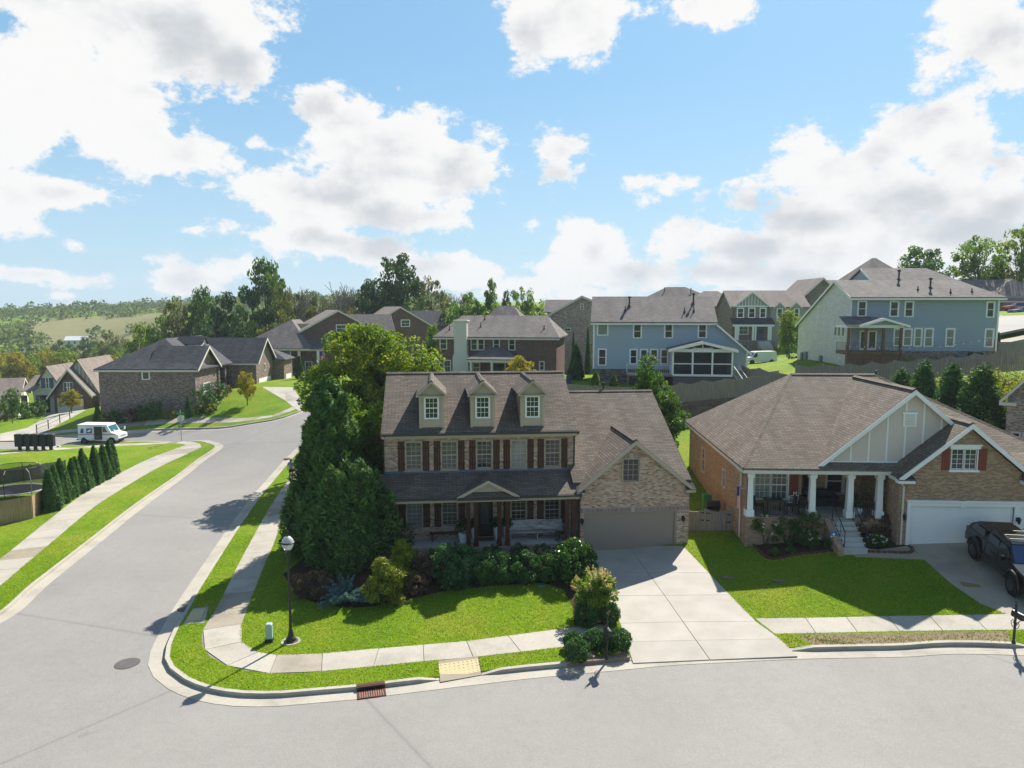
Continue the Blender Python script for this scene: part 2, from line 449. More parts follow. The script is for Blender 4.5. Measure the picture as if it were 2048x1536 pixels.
GRASSB = leafy('grass_blades', [(0.1, (.130, .235, .004)), (0.40, (.190, .305, .005)), (0.75, (.275, .350, .012)), (0.92, (.34, .31, .05)), (1.0, (.34, .27, .09))], 0.5, 0.5, 0.45, 1.15)
GRASSDRY = leafy('dry_grass_blades', [(0.1, (.10, .16, .02)), (0.5, (.20, .23, .04)), (1.0, (.32, .27, .12))], 0.4, 0.6, 0.7)
MULCH = plain('bark_mulch', (.052, .030, .020), 0.95, 0.1, vary=0.7, scale=14)
# ------------------------------------------------------------------ the lie of the land
CP = [(-40,14,-.15),(-15,18,0),(0,20,0),(15,20,.25),(30,20,.9),(50,18,1.8),(-30,-20,-.5),(0,-20,-.3),(30,-20,.5),
 (-12,24,0),(0,26,.02),(9,27,.08),(16,27,.35),(22,26,.7),(34,25,1.4),(-12,36,.15),(-5,36,.33),(4,36.5,.38),(9,37.5,.39),(-9,28,.03),(-3,30,.12),
 (12.3,37,1.05),(15.5,34,.95),(19.5,36,1.5),(24,35.5,1.65),(13,46,1.4),(30,42,2.6),(6,33,.30),(11,32,.45),
 (0,52,.9),(-8,50,.4),(10,52,1.6),(5,60,2.2),(12,64,2.9),(20,60,3.1),(15,65.5,3.3),(25,66,4.3),(15,71,5.0),(26,71,5.6),(9,82,5.0),(20,82,5.0),(30,80,5.2),
 (33,68,6.3),(45,66,7.2),(38,79,7.6),(55,79,8.0),(44,92,8.3),(70,105,11.6),(85,125,13.2),(70,80,9.3),(60,40,4.5),(45,45,4.2),
 (0,130,5.5),(-10,150,6),(10,165,7),(-22,33,-.15),(-20,47,-.2),(-20,55,-.2),(-14,60,.2),
 (-110,100,-4),(-80,60,-1.5),(-60,30,-.8),(-90,130,-6),(-140,200,-12),(-60,220,-5),(-200,300,-16),(-100,330,-14),(0,250,4),(60,250,12),(150,200,16),
 (-700,700,5),(-1500,1500,20),(1500,1500,30),(3000,-3000,0),(-3000,-3000,0),(-3000,3000,10),(3000,3000,10),(0,2000,20),(0,-400,-2),(200,0,5),(-200,0,-5)]
for q in [(1515,731,116),(1530,700,130),(1140,745,108),(1000,757,90),(580,835,78),(470,862,76),(393,816,88),(200,832,90),(560,792,92),(530,776,94),
 (560,752,116),(640,752,116),(575,964,58),(363,881,79),(207,886,80),(70,899,71),(235,955,62),(130,1022,50),(40,1045,48),(100,832,108),(20,842,105),
 (330,640,430),(150,668,430),(260,655,430),(230,692,380),(330,680,380),(60,722,260),(0,645,800),(200,622,750),(400,615,750),(540,600,700),(700,612,600),(450,628,450)]:
    CP.append(tuple(atD(*q)))
CP = np.array(CP, float)
_D = np.sqrt(((CP[:, None, :2] - CP[None, :, :2])**2).sum(2) + 36.0)
_n = len(CP)
_M = np.zeros((_n+1, _n+1)); _M[:_n, :_n] = -_D + np.eye(_n)*0.6; _M[:_n, _n] = 1; _M[_n, :_n] = 1
_W = np.linalg.solve(_M, np.append(CP[:, 2], 0))
def TN(xy):
    xy = np.asarray(xy, float).reshape(-1, 2)
    d = np.sqrt(((xy[:, None, :] - CP[None, :, :2])**2).sum(2) + 36.0)
    return -d @ _W[:_n] + _W[_n]
def T(x, y): return float(TN([(x, y)])[0])
def GT(px, py, off=0.0):
    z = 0.0
    for _ in range(25):
        p = G(px, py, z + off); z = 0.5*z + 0.5*T(p[0], p[1])
    return (float(p[0]), float(p[1]))
def smoothline(pts, step=0.7):
    P = [np.array(p, float) for p in pts]; out = []
    P = [2*P[0]-P[1]] + P + [2*P[-1]-P[-2]]
    for i in range(1, len(P)-2):
        n = max(1, int(np.linalg.norm(P[i+1]-P[i]) / step))
        for k in range(n):
            t = k/n
            out.append(0.5*((2*P[i]) + (-P[i-1]+P[i+1])*t + (2*P[i-1]-5*P[i]+4*P[i+1]-P[i+2])*t*t + (-P[i-1]+3*P[i]-3*P[i+1]+P[i+2])*t**3))
    out.append(P[-2]); return np.array(out)
def offset(line, d):
    """shift a polyline to its left by d"""
    t = np.gradient(line, axis=0); t /= np.linalg.norm(t, axis=1)[:, None]
    return line + np.stack([-t[:, 1], t[:, 0]], 1)*d
def inpoly(p, poly):
    poly = np.asarray(poly); x, y = p[:, 0], p[:, 1]; r = np.zeros(len(p), bool); j = len(poly)-1
    for i in range(len(poly)):
        xi, yi = poly[i]; xj, yj = poly[j]
        if yi != yj:
            c = ((yi > y) != (yj > y)) & (x < (xj-xi)*(y-yi)/(yj-yi)+xi); r ^= c
        j = i
    return r
def dist_line(p, line):
    best = np.full(len(p), 1e9)
    for a, b in zip(line[:-1], line[1:]):
        ab = b-a; L2 = max(1e-9, ab @ ab); t = np.clip(((p-a) @ ab)/L2, 0, 1)
        best = np.minimum(best, np.linalg.norm(p-(a+t[:, None]*ab), axis=1))
    return best

# edge of the asphalt on the corner lot's side: up the side street, round the corner, along the front street
EDGE_R = smoothline([GT(*q) for q in [(720,832),(660,852),(605,887),(560,930),(512,984),(464,1047),(411,1123),(359,1200),(326,1254),(302,1303),(297,1330),(308,1354),(338,1378),(392,1400),
 (470,1412),(560,1412),(640,1405),(720,1398),(800,1388),(880,1378),(965,1368),(1060,1357),(1200,1344),(1340,1331),(1450,1325),(1600,1318),(1800,1314),(2048,1311)]] + [(34,22.4),(60,17.6)])
# the other side of the side street, then round into the cross street
EDGE_L = smoothline([(-70,21.0),(-40,22.5),(-30,24.0),(-25.2,26.6)] + [GT(*q) for q in [(0,1247),(100,1166),(200,1085),(275,1024),(350,968),(406,924),(440,900),(446,891),(432,885),(398,881),(306,882),(219,886),(110,892),(0,900)]] + [(-95,64.0),(-130,60.0)])
EDGE_F = smoothline([(-130,73.0),(-95,76.0)] + [GT(*q) for q in [(0,886),(112,876),(256,868),(330,864),(397,862),(462,857),(547,843),(603,826),(660,802),(720,785)]], 1.2)
GUT, CURB = 0.58, 0.17
left_of = lambda ln, a, b: np.concatenate([offset(ln, a), offset(ln, b)[::-1]])
# strips lie to the left of EDGE_R (inside the corner lot), to the left of EDGE_L, to the left of EDGE_F
REG = []      # (class, polygon) in order of rising priority
road = np.concatenate([EDGE_R, [(60,12.0),(-70,12.0)], EDGE_L, EDGE_F])
REG.append(('asphalt', road))
for ln in (EDGE_R, EDGE_L, EDGE_F):
    REG.append(('curb', left_of(ln, GUT, GUT+CURB)))
    REG.append(('gutter', left_of(ln, -0.02, GUT)))
NEAR_EDGE = np.array([(60,12.0),(-70,12.0)])
def pp(L): return np.array([GT(*q, 0.13) for q in L])
# sidewalks: (outer edge towards the kerb, inner edge)
SW_R_OUT = smoothline(pp([(640,885),(600,925),(575,962),(543,1009),(511,1065),(476,1130),(435,1212),(415,1241),(403,1270),(404,1292),(420,1313),(450,1330),(490,1341),(540,1347),(595,1347),(666,1341),(768,1331),(876,1320),(954,1314),(1127,1294),(1225,1283)]))
SW_R_IN = smoothline(pp([(668,893),(625,930),(592,968),(569,1018),(552,1077),(534,1118),(511,1176),(488,1235),(480,1266),(483,1283),(497,1297),(520,1306),(553,1310),(597,1310),(671,1305),(744,1298),(866,1288),(944,1281),(1056,1266),(1134,1256),(1215,1247)]))
SW_N_OUT = smoothline(pp([(1549,1268),(1700,1265),(1850,1262),(2048,1260),(2250,1262)]))
SW_N_IN = smoothline(pp([(1510,1237),(1650,1235),(1800,1232),(2048,1228),(2250,1227)]))
SW_L_OUT = smoothline(pp([(-60,1222),(0,1172),(90,1096),(200,1006),(300,944),(385,903),(405,893),(396,886),(372,883),(330,884),(219,889),(110,896),(0,905)]))
SW_L_IN = smoothline(pp([(-90,1185),(0,1118),(90,1046),(200,968),(290,921),(355,896),(372,890),(366,888),(350,887),(320,888),(219,893),(110,900),(0,909)]))
SW_F_OUT = offset(EDGE_F, 2.0); SW_F_IN = offset(EDGE_F, 3.4)
for a, b in ((SW_R_OUT, SW_R_IN), (SW_N_OUT, SW_N_IN), (SW_L_OUT, SW_L_IN), (SW_F_OUT, SW_F_IN)):
    REG.append(('bed', np.concatenate([a, b[::-1]])))
# driveways and paths
RAMP1 = pp([(876,1322),(956,1312),(964,1345),(880,1360)])
RAMP2 = pp([(384,1213),(418,1212),(409,1246),(366,1249)])
REG += [('bed', RAMP1), ('bed', RAMP2)]
DRIVE = pp([(1166,1090),(1185,1135),(1212,1190),(1240,1247),(1266,1324),(1418,1317),(1598,1311),(1545,1268),(1500,1233),(1440,1170),(1364,1090)])
REG.append(('bed', DRIVE))
NDRIVE = np.array(list(map(tuple, pp([(1812,1084),(1850,1121),(1900,1166),(1960,1207),(2022,1232),(2062,1262),(2070,1298),(2330,1300),(2300,1230),(2210,1084)]))))
NWALK = pp([(1684,1093),(1704,1092),(1755,1100),(1814,1092),(1852,1120),(1712,1114)])
DDRIVE = np.array([atD(524,775,95)[:2], atD(585,772,95)[:2], atD(612,812,84)[:2], atD(600,823,80)[:2], atD(572,800,88)[:2]])
LDRIVE = np.array([GT(150,818)[:2], GT(172,822)[:2], GT(80,872)[:2], GT(60,884)[:2], GT(0,886), GT(0,870), GT(55,858)])
REG += [('agg', NDRIVE), ('agg', NWALK), ('bed2', DDRIVE), ('bed2', LDRIVE)]
# planting beds
BED1 = pp([(566,1150),(600,1195),(640,1209),(700,1216),(750,1212),(830,1196),(900,1180),(1000,1171),(1085,1166),(1128,1180),(1146,1215),(1148,1250),(1232,1248),(1208,1190),(1176,1108),(760,1105),(640,1090)])
BED2 = pp([(1128,1296),(1134,1330),(1262,1319),(1240,1284),(1222,1284)])
BED3 = pp([(1502,1080),(1508,1091),(1541,1117),(1640,1104),(1690,1098),(1680,1080),(1650,1060)])
BED4 = pp([(1706,1090),(1730,1101),(1822,1103),(1822,1092),(1795,1084),(1720,1080)])
SOIL = pp([(1590,1270),(2016,1262),(2022,1293),(1640,1299)])
REG += [('soil', SOIL), ('mulch', BED1), ('gravel', BED2), ('mulch', BED3), ('mulch', BED4)]
# near street's own far kerb lies behind the camera: lawn beyond y = 12

def rect_pts(x0, x1, y0, y1, st, jit=0.25):
    X, Y = np.meshgrid(np.arange(x0, x1, st), np.arange(y0, y1, st)); p = np.stack([X.ravel(), Y.ravel()], 1)
    return p + np.random.RandomState(3).uniform(-jit*st, jit*st, p.shape)
near = rect_pts(-52, 48, 8, 72, 1.6)
mid = rect_pts(-170, 130, -40, 230, 7); mid = mid[~((mid[:, 0] > -53) & (mid[:, 0] < 49) & (mid[:, 1] > 7) & (mid[:, 1] < 73))]
far = rect_pts(-1500, 1500, -600, 1500, 45); far = far[~((far[:, 0] > -175) & (far[:, 0] < 135) & (far[:, 1] > -45) & (far[:, 1] < 235))]
ring = np.array([(7000*math.cos(a), 7000*math.sin(a)) for a in np.linspace(0, 2*math.pi, 25)[:-1]])
PTS = [Vector(p) for p in np.concatenate([near, mid, far, ring])]
FACES = []
for cl, poly in REG:
    b = len(PTS); PTS += [Vector((float(p[0]), float(p[1]))) for p in poly]; FACES.append(list(range(b, b+len(poly))))
vo, eo, fo, _, _, fmap = delaunay_2d_cdt(PTS, [], FACES, 0, 1e-5)
VXY = np.array([tuple(v) for v in vo])
TRI = np.array(fo)
cen = VXY[TRI].mean(1)
cls = np.full(len(TRI), -1)
PRI = {'soil': 0.5, 'asphalt': 1, 'curb': 2, 'gutter': 3, 'bed': 5, 'agg': 5, 'bed2': 5, 'mulch': 4, 'gravel': 4}
best = np.zeros(len(TRI))
for i, (cl, poly) in enumerate(REG):
    bb0, bb1 = poly.min(0), poly.max(0)
    m = (cen[:, 0] >= bb0[0]) & (cen[:, 0] <= bb1[0]) & (cen[:, 1] >= bb0[1]) & (cen[:, 1] <= bb1[1])
    idx = np.where(m)[0]; ins = idx[inpoly(cen[idx], poly)]
    pr = PRI[cl]
    if cl in ('bed', 'agg', 'bed2'):      # driveways stop at the gutter
        pass
    up = ins[pr >= best[ins]]
    best[up] = pr; cls[up] = i
CL = np.array([REG[i][0] if i >= 0 else 'lawn' for i in cls])
# the gutter runs on past the driveways
for ln in (EDGE_R, EDGE_L, EDGE_F):
    g = left_of(ln, -0.02, GUT); CL[inpoly(cen, g)] = 'gutter'
ALLEDGE = np.concatenate([EDGE_R]); 
RAMPS = [(GT(880,1360), GT(960,1350)), (GT(1266,1324), GT(1590,1308)), (GT(372,1236), GT(384,1214)), (GT(2070,1298), GT(2330,1300))]
def lowered(xy):
    """1 where the kerb is dropped for a driveway or ramp"""
    xy = np.asarray(xy, float).reshape(-1, 2); r = np.zeros(len(xy))
    for a, b in RAMPS:
        d = dist_line(xy, np.array([a, b])); r = np.maximum(r, np.clip(1.15 - d/.75, 0, 1))
    return r
def hgt(xy, cl):
    xy = np.asarray(xy, float).reshape(-1, 2)
    base = {'asphalt': 0.0, 'gutter': 0.012, 'curb': 0.155, 'lawn': 0.135, 'soil': 0.137, 'bed': 0.112, 'agg': 0.14, 'bed2': 0.15, 'mulch': 0.16, 'gravel': 0.16}[cl]
    z = TN(xy)
    if cl in ('curb',): return z + base - 0.125*lowered(xy)
    if cl in ('bed', 'agg', 'lawn'): return z + base - 0.10*np.clip(lowered(xy)*1.0, 0, 1)*(1.0 if cl != 'lawn' else 0.6)
    return z + base
CLMAT = {'asphalt': ('road', ASPHALT), 'gutter': ('gutter', CURBC), 'curb': ('kerb', CURBC), 'lawn': ('ground', GRASSG), 'bed': ('sidewalk_base', CONC_BED),
         'agg': ('driveway', AGG), 'bed2': ('driveway', CONC), 'mulch': ('planting_bed', MULCH), 'gravel': ('gravel_bed', None)}
CLMAT['gravel'] = ('gravel_bed', plain('river_gravel', (.23, .17, .13), 0.9, 0.2, vary=0.6, scale=22))
CLMAT['soil'] = ('bare_soil', plain('bare_soil', (.21, .165, .10), .95, .1, vary=.45, scale=5))
def class_mesh(cl):
    t = TRI[CL == cl]; used, inv = np.unique(t, return_inverse=True); t = inv.reshape(-1, 3)
    xy = VXY[used]; z = hgt(xy, cl); V = np.column_stack([xy, z]); F = t.tolist()
    if cl != 'asphalt':
        e = np.sort(np.concatenate([t[:, [0, 1]], t[:, [1, 2]], t[:, [2, 0]]]), 1)
        de = np.concatenate([t[:, [0, 1]], t[:, [1, 2]], t[:, [2, 0]]])
        k = e[:, 0]*10**6+e[:, 1]; u, ix, ct = np.unique(k, return_index=True, return_counts=True)
        bd = de[ix[ct == 1]]; bv = np.unique(bd); mp = {v: len(V)+i for i, v in enumerate(bv)}
        V = np.concatenate([V, V[bv]-(0, 0, 0.26)]); F += [(b, a, mp[a], mp[b]) for a, b in bd]
    me = bpy.data.meshes.new(CLMAT[cl][0]); me.from_pydata(V.tolist(), [], F); me.update()
    metric_uv(me); me.materials.append(CLMAT[cl][1])
    return me
ground = tag(link('ground', class_mesh('lawn')), kind='structure')
roadobj = tag(link('road', class_mesh('asphalt')), kind='structure')
gutter = tag(link('gutter', class_mesh('gutter')), kind='structure')
kerb = tag(link('kerb', class_mesh('curb')), kind='structure')
sidewalk = tag(link('sidewalk', class_mesh('bed')), kind='structure')
tag(link('driveway', class_mesh('agg')), kind='structure')
tag(link('driveway', class_mesh('bed2')), kind='structure')
tag(link('planting_bed', class_mesh('mulch')), kind='structure')
tag(link('gravel_bed', class_mesh('gravel')), kind='structure')
tag(link('bare_soil', class_mesh('soil')), kind='structure')

# concrete slabs, one by one
def zsl(p): return float(hgt([p], 'bed')[0]) + 0.028
def slab_obj(quad, mat=CONC, name='slab', parent=None, lift=0.0, gap=0.012):
    q = np.array(quad, float)[:, :2]; c = q.mean(0)
    q = np.array([p + (c-p)/np.linalg.norm(c-p)*gap*1.4 for p in q])
    return MB().slab([(p[0], p[1], zsl(p)+lift) for p in q], 0.09).build(name, mat, parent)
def resample(line, n):
    d = np.concatenate([[0], np.cumsum(np.linalg.norm(np.diff(line, axis=0), axis=1))]); s = np.linspace(0, d[-1], n)
    return np.stack([np.interp(s, d, line[:, 0]), np.interp(s, d, line[:, 1])], 1)
def paired(a, b, n):
    """walk both edges together: points of b nearest to evenly spread points of the longer edge"""
    A = resample(a, n); Bf = resample(b, 4*n); out = []; last = 0
    frac = np.linspace(0, 1, n)
    for i, p in enumerate(A):
        lo = max(last, int(frac[i]*4*n)-14); hi = min(4*n, int(frac[i]*4*n)+15)
        k = lo+int(np.argmin(np.linalg.norm(Bf[lo:hi]-p, axis=1))) if 0 < i < n-1 else (0 if i == 0 else 4*n-1)
        last = max(last, k); out.append(Bf[k])
    return A, np.array(out)
def walk_slabs(a, b, step, skip=lambda c: False, mat=CONC):
    ln = max(np.linalg.norm(np.diff(a, axis=0), axis=1).sum(), 1); n = max(2, int(ln/step))
    A, B_ = paired(a, b, n+1)
    for i in range(n):
        q = [A[i], A[i+1], B_[i+1], B_[i]]
        if skip(np.mean(q, 0)): continue
        slab_obj(q, mat, parent=sidewalk)
walk_slabs(SW_R_OUT, SW_R_IN, 1.9)
walk_slabs(SW_N_OUT, SW_N_IN, 1.55, lambda c: c[0] > 24.5)
walk_slabs(SW_L_OUT, SW_L_IN, 1.9)
walk_slabs(SW_F_OUT, SW_F_IN, 2.2)
# driveway slabs of the corner house: two columns, five rows
drv = tag(empty('driveway', (0, 0, 0)), kind='structure')
rowL = [(1166,1092),(1194,1146),(1214,1192),(1240,1247),(1252,1284),(1266,1322)]
rowM = [(1257,1092),(1296,1146),(1329,1191),(1366,1244),(1392,1281),(1420,1315)]
rowR = [(1366,1092),(1418,1146),(1460,1190),(1512,1243),(1560,1278),(1596,1309)]
rl, rm, rr = (pp(x) for x in (rowL, rowM, rowR))
for i in range(5):
    slab_obj([rl[i], rl[i+1], rm[i+1], rm[i]], CONC2, parent=drv, lift=0.002)
    slab_obj([rm[i], rm[i+1], rr[i+1], rr[i]], CONC2, parent=drv, lift=0.002)
# yellow tactile plates at the two crossings
for rp in (RAMP1, RAMP2): slab_obj(list(rp), parent=sidewalk, lift=-.002)
YEL = plain('tactile_yellow', (.45, .37, .20), 0.7, 0.3, vary=0.15, scale=6)
for quad, rows in (([(877,1329),(956,1318),(961,1339),(880,1354)], 9), ([(383,1217),(411,1216),(402,1240),(371,1242)], 7)):
    q = pp(quad); c = q.mean(0)
    plate = tag(empty('tactile_plate', (float(c[0]), float(c[1]), zsl(c)), 0,
        'yellow tactile paving plate beside storm drain grate on front street' if rows == 9 else 'yellow tactile paving plate at side street beside manhole cover', 'tactile paving'))
    inv = lambda p: (p[0]-c[0], p[1]-c[1], zsl(p)-zsl(c))
    MB().slab([(*inv(p)[:2], inv(p)[2]+0.012) for p in q], 0.10).build('plate', YEL, plate)
    dm = MB()
    for i in range(rows):
        for j in range(5 if rows == 9 else 4):
            u, v = (i+.5)/rows, (j+.5)/(5 if rows == 9 else 4)
            p = (q[0]*(1-u)+q[1]*u)*(1-v)+(q[3]*(1-u)+q[2]*u)*v; x, y, z = inv(p)
            dm.lathe([(0.028, z+0.008), (0.020, z+0.022)], 6, x, y)
    tag(dm.build('raised_domes', YEL, plate), kind='stuff')

# grass blades on every lawn within sight, thickest near the camera
rng = np.random.RandomState(11)
def blades(name, mask, dens, hmin, hmax, mat, wid=0.012, spread=0.05):
    t = TRI[mask]; a, b, c = VXY[t[:, 0]], VXY[t[:, 1]], VXY[t[:, 2]]
    area = 0.5*np.abs((b[:, 0]-a[:, 0])*(c[:, 1]-a[:, 1])-(b[:, 1]-a[:, 1])*(c[:, 0]-a[:, 0]))
    cc = (a+b+c)/3; k = dens(cc)*area; n = rng.poisson(k)
    i = np.repeat(np.arange(len(t)), n); m = len(i)
    r1 = np.sqrt(rng.rand(m)); r2 = rng.rand(m)
    p = a[i]*(1-r1)[:, None]+b[i]*(r1*(1-r2))[:, None]+c[i]*(r1*r2)[:, None]
    z = hgt(p, 'lawn')-0.01
    h = rng.uniform(hmin, hmax, m); th = rng.uniform(0, 2*math.pi, m); w = wid*rng.uniform(0.7, 1.5, m)
    base = np.column_stack([p, z]); dx = np.stack([np.cos(th), np.sin(th), np.zeros(m)], 1)*w[:, None]
    ln = rng.normal(0, spread, (m, 2)); tip = base+np.column_stack([ln, h])
    V = np.empty((m*3, 3)); V[0::3] = base-dx; V[1::3] = base+dx; V[2::3] = tip
    me = bpy.data.meshes.new(name); me.vertices.add(m*3); me.vertices.foreach_set('co', V.ravel())
    me.loops.add(m*3); me.loops.foreach_set('vertex_index', np.arange(m*3, dtype=np.int32))
    me.polygons.add(m); me.polygons.foreach_set('loop_start', np.arange(0, m*3, 3, dtype=np.int32))
    me.update(); me.materials.append(mat)
    return link(name, me)
lawn = CL == 'lawn'
dry = CL == 'soil'
vis = np.abs(cen[:, 0]) < 0.78*cen[:, 1]+2
def dens_main(c):
    d = c[:, 1]; return np.where(d < 34, 420, np.where(d < 42, 260, np.where(d < 60, 90, np.where(d < 100, 22, 0))))
g1 = blades('lawn_grass', lawn & ~dry & vis & (cen[:, 1] < 100) & (cen[:, 1] > 20), dens_main, 0.04, 0.085, GRASSB, 0.016)
tag(g1, 'short bright green lawn grass of the front yards', 'grass', kind='stuff')
g2 = blades('dry_verge_grass', dry, lambda c: 150+420*np.clip(np.sin(c[:, 0]*2.1)+np.sin(c[:, 0]*.9+c[:, 1]*3), 0, 2), 0.04, 0.10, GRASSDRY, 0.018)
tag(g2, 'thin half dry grass on the verge beside the street', 'grass', kind='stuff')
# ------------------------------------------------------------------ building materials
BR_MAIN = brick('brick_pink_mix', [(.20,.130,.095),(.47,.27,.175),(.55,.35,.245),(.39,.205,.125),(.60,.43,.315),(.50,.30,.205),(.60,.46,.35),(.44,.24,.155)], (.54,.44,.34))
BR_SOLD = brick('brick_soldier', [(.26,.16,.125),(.36,.24,.19),(.22,.13,.10),(.30,.20,.16)], (.44,.39,.34), 0.075, 0.22)
BR_NEIGH = brick('brick_tan_brown', [(.27,.155,.09),(.34,.195,.11),(.40,.245,.145),(.29,.16,.09),(.44,.29,.185)], (.40,.31,.22))
BR_RED = brick('brick_dark_red', [(.085,.042,.034),(.16,.072,.056),(.19,.095,.075),(.13,.055,.045)], (.22,.17,.15))
BR_BROWN = brick('brick_grey_brown', [(.075,.050,.042),(.21,.135,.105),(.28,.20,.165),(.16,.10,.08),(.33,.26,.22)], (.30,.25,.215))
BR_PALE = brick('brick_pale_mix', [(.15,.11,.09),(.36,.27,.22),(.44,.35,.30),(.28,.20,.165)], (.44,.38,.33))
BR_WHITE = brick('brick_whitewashed', [(.62,.58,.53),(.74,.71,.66),(.68,.64,.59),(.56,.51,.46),(.78,.76,.72)], (.70,.67,.62))
STONE = brick('stacked_stone', [(.07,.06,.055),(.17,.14,.12),(.24,.20,.17),(.12,.105,.095)], (.10,.09,.08), 0.38, 0.13, 0.012)
BLOCK = brick('retaining_block', [(.16,.12,.09),(.22,.165,.125),(.19,.145,.11)], (.09,.07,.055), 0.42, 0.20, 0.012)
SH_TAN = shingle('shingles_weathered_tan', [(.128,.103,.082),(.172,.142,.115),(.115,.100,.088),(.200,.164,.130),(.148,.116,.090)])
SH_NEI = shingle('shingles_brown_blend', [(.165,.132,.102),(.215,.176,.138),(.150,.128,.105),(.24,.196,.152),(.185,.145,.110)])
SH_GREY = shingle('shingles_grey_blend', [(.160,.142,.132),(.200,.178,.165),(.145,.135,.132),(.225,.198,.180)])
SH_DARK = shingle('shingles_charcoal', [(.066,.068,.076),(.092,.094,.102),(.076,.076,.082),(.11,.11,.117)])
SH_PALE = shingle('shingles_pale_brown', [(.25,.205,.175),(.30,.25,.215),(.23,.20,.18)])
BEIGE = plain('beige_trim_paint', (.44,.36,.27), 0.55, 0.35, vary=0.06)
TAUPE = plain('taupe_door_paint', (.27,.215,.165), 0.5, 0.4, vary=0.05)
WHITE = plain('white_paint', (.78,.77,.74), 0.5, 0.4, vary=0.05)
OFFW = plain('cream_paint', (.62,.57,.49), 0.55, 0.35, vary=0.06)
DKMETAL = plain('dark_bronze_metal', (.030,.026,.024), 0.4, 0.5, vary=0.2)
BLACKM = plain('black_metal', (.012,.012,.013), 0.45, 0.5, vary=0.2)
CEDAR = wood('stained_cedar', (.030,.010,.006), (.105,.034,.016), 0.55, (14, 14, 0.8))
CEDAR2 = wood('cedar_post', (.10,.055,.030), (.22,.125,.07))
FENCEW = wood('weathered_fence_wood', (.17,.148,.125), (.33,.29,.25), 0.85, (8, 8, 0.5))
FENCEN = wood('new_fence_wood', (.24,.155,.085), (.40,.28,.165), 0.8, (8, 8, 0.5))
REDSH = plain('barn_red_paint', (.20,.045,.028), 0.55, 0.3)
SLATEB = plain('slate_blue_paint', (.09,.12,.16), 0.5, 0.3)
BLUE1 = siding('blue_lap_siding', (.335,.405,.465))
BLUE2 = siding('slate_lap_siding', (.29,.345,.40))
WSIDE = siding('cream_lap_siding', (.60,.56,.49))
PEACH = plain('stucco_peach', (.62,.53,.46), 0.8, 0.2, vary=0.05)
GREYP = plain('grey_board_panel', (.30,.285,.275), 0.7, 0.3, vary=0.06)
CREAMB = plain('cream_board_panel', (.44,.40,.32), 0.7, 0.3, vary=0.06)
PORCHC = concrete('porch_concrete', (.45,.44,.42))
GLASS = glassy('window_glass', (.030,.036,.040))
GLASSL = glassy('window_glass_with_blinds', (.22,.23,.21))
GLASSM = glassy('window_glass_with_curtain', (.09,.095,.085))
DARKIN = plain('dark_interior', (.012,.012,.013), 0.9, 0.1)
SCREEN = plain('insect_screen', (.045,.048,.05), 0.8, 0.2)
DOORBLK = plain('black_door_paint', (.010,.010,.012), 0.35, 0.5)

# ------------------------------------------------------------------ building kit (all in a house's own axes)
def wall(parent, mat, p0, p1, outline, holes=(), name='wall', deep=0.14):
    """flat wall from p0 to p1 (x, y) seen with p0 at the left; outline and holes in (s, z)"""
    p0, p1 = np.array(p0, float), np.array(p1, float); u = (p1-p0)/np.linalg.norm(p1-p0); n = np.array([u[1], -u[0]])
    pts = [Vector(q) for q in outline]; faces = [list(range(len(pts)))]
    for s0, s1, z0, z1 in holes:
        b = len(pts); pts += [Vector((s0, z0)), Vector((s1, z0)), Vector((s1, z1)), Vector((s0, z1))]; faces.append([b, b+1, b+2, b+3])
    v, e, f, _, _, fm = delaunay_2d_cdt(pts, [], faces, 2, 1e-6)
    m = MB(); P3 = lambda s, z, d=0: (p0[0]+u[0]*s-n[0]*d, p0[1]+u[1]*s-n[1]*d, z)
    keep = []
    for i, q in enumerate(f):
        src = fm[i]
        if any(k > 0 for k in src) or 0 not in src: continue
        keep.append(q)
    m.add([P3(*x) for x in v], keep)
    for s0, s1, z0, z1 in holes:
        for (a, b), (c, d) in (((s0, z0), (s1, z0)), ((s1, z0), (s1, z1)), ((s1, z1), (s0, z1)), ((s0, z1), (s0, z0))):
            m.add([P3(a, b), P3(c, d), P3(c, d, deep), P3(a, b, deep)], [(0, 1, 2, 3)])
    # keep the outer faces pointing outwards
    me = bpy.data.meshes.new(name); me.from_pydata(m.v, [], m.f); me.update()
    metric_uv(me); me.materials.append(mat)
    return link(name, me, parent)
def rect(w, z0, z1): return [(0, z0), (w, z0), (w, z1), (0, z1)]
def gable(w, z0, ze, zp, c=None): 
    c = w/2 if c is None else c; return [(0, z0), (w, z0), (w, ze), (c, zp), (0, ze)]
_wc = {}
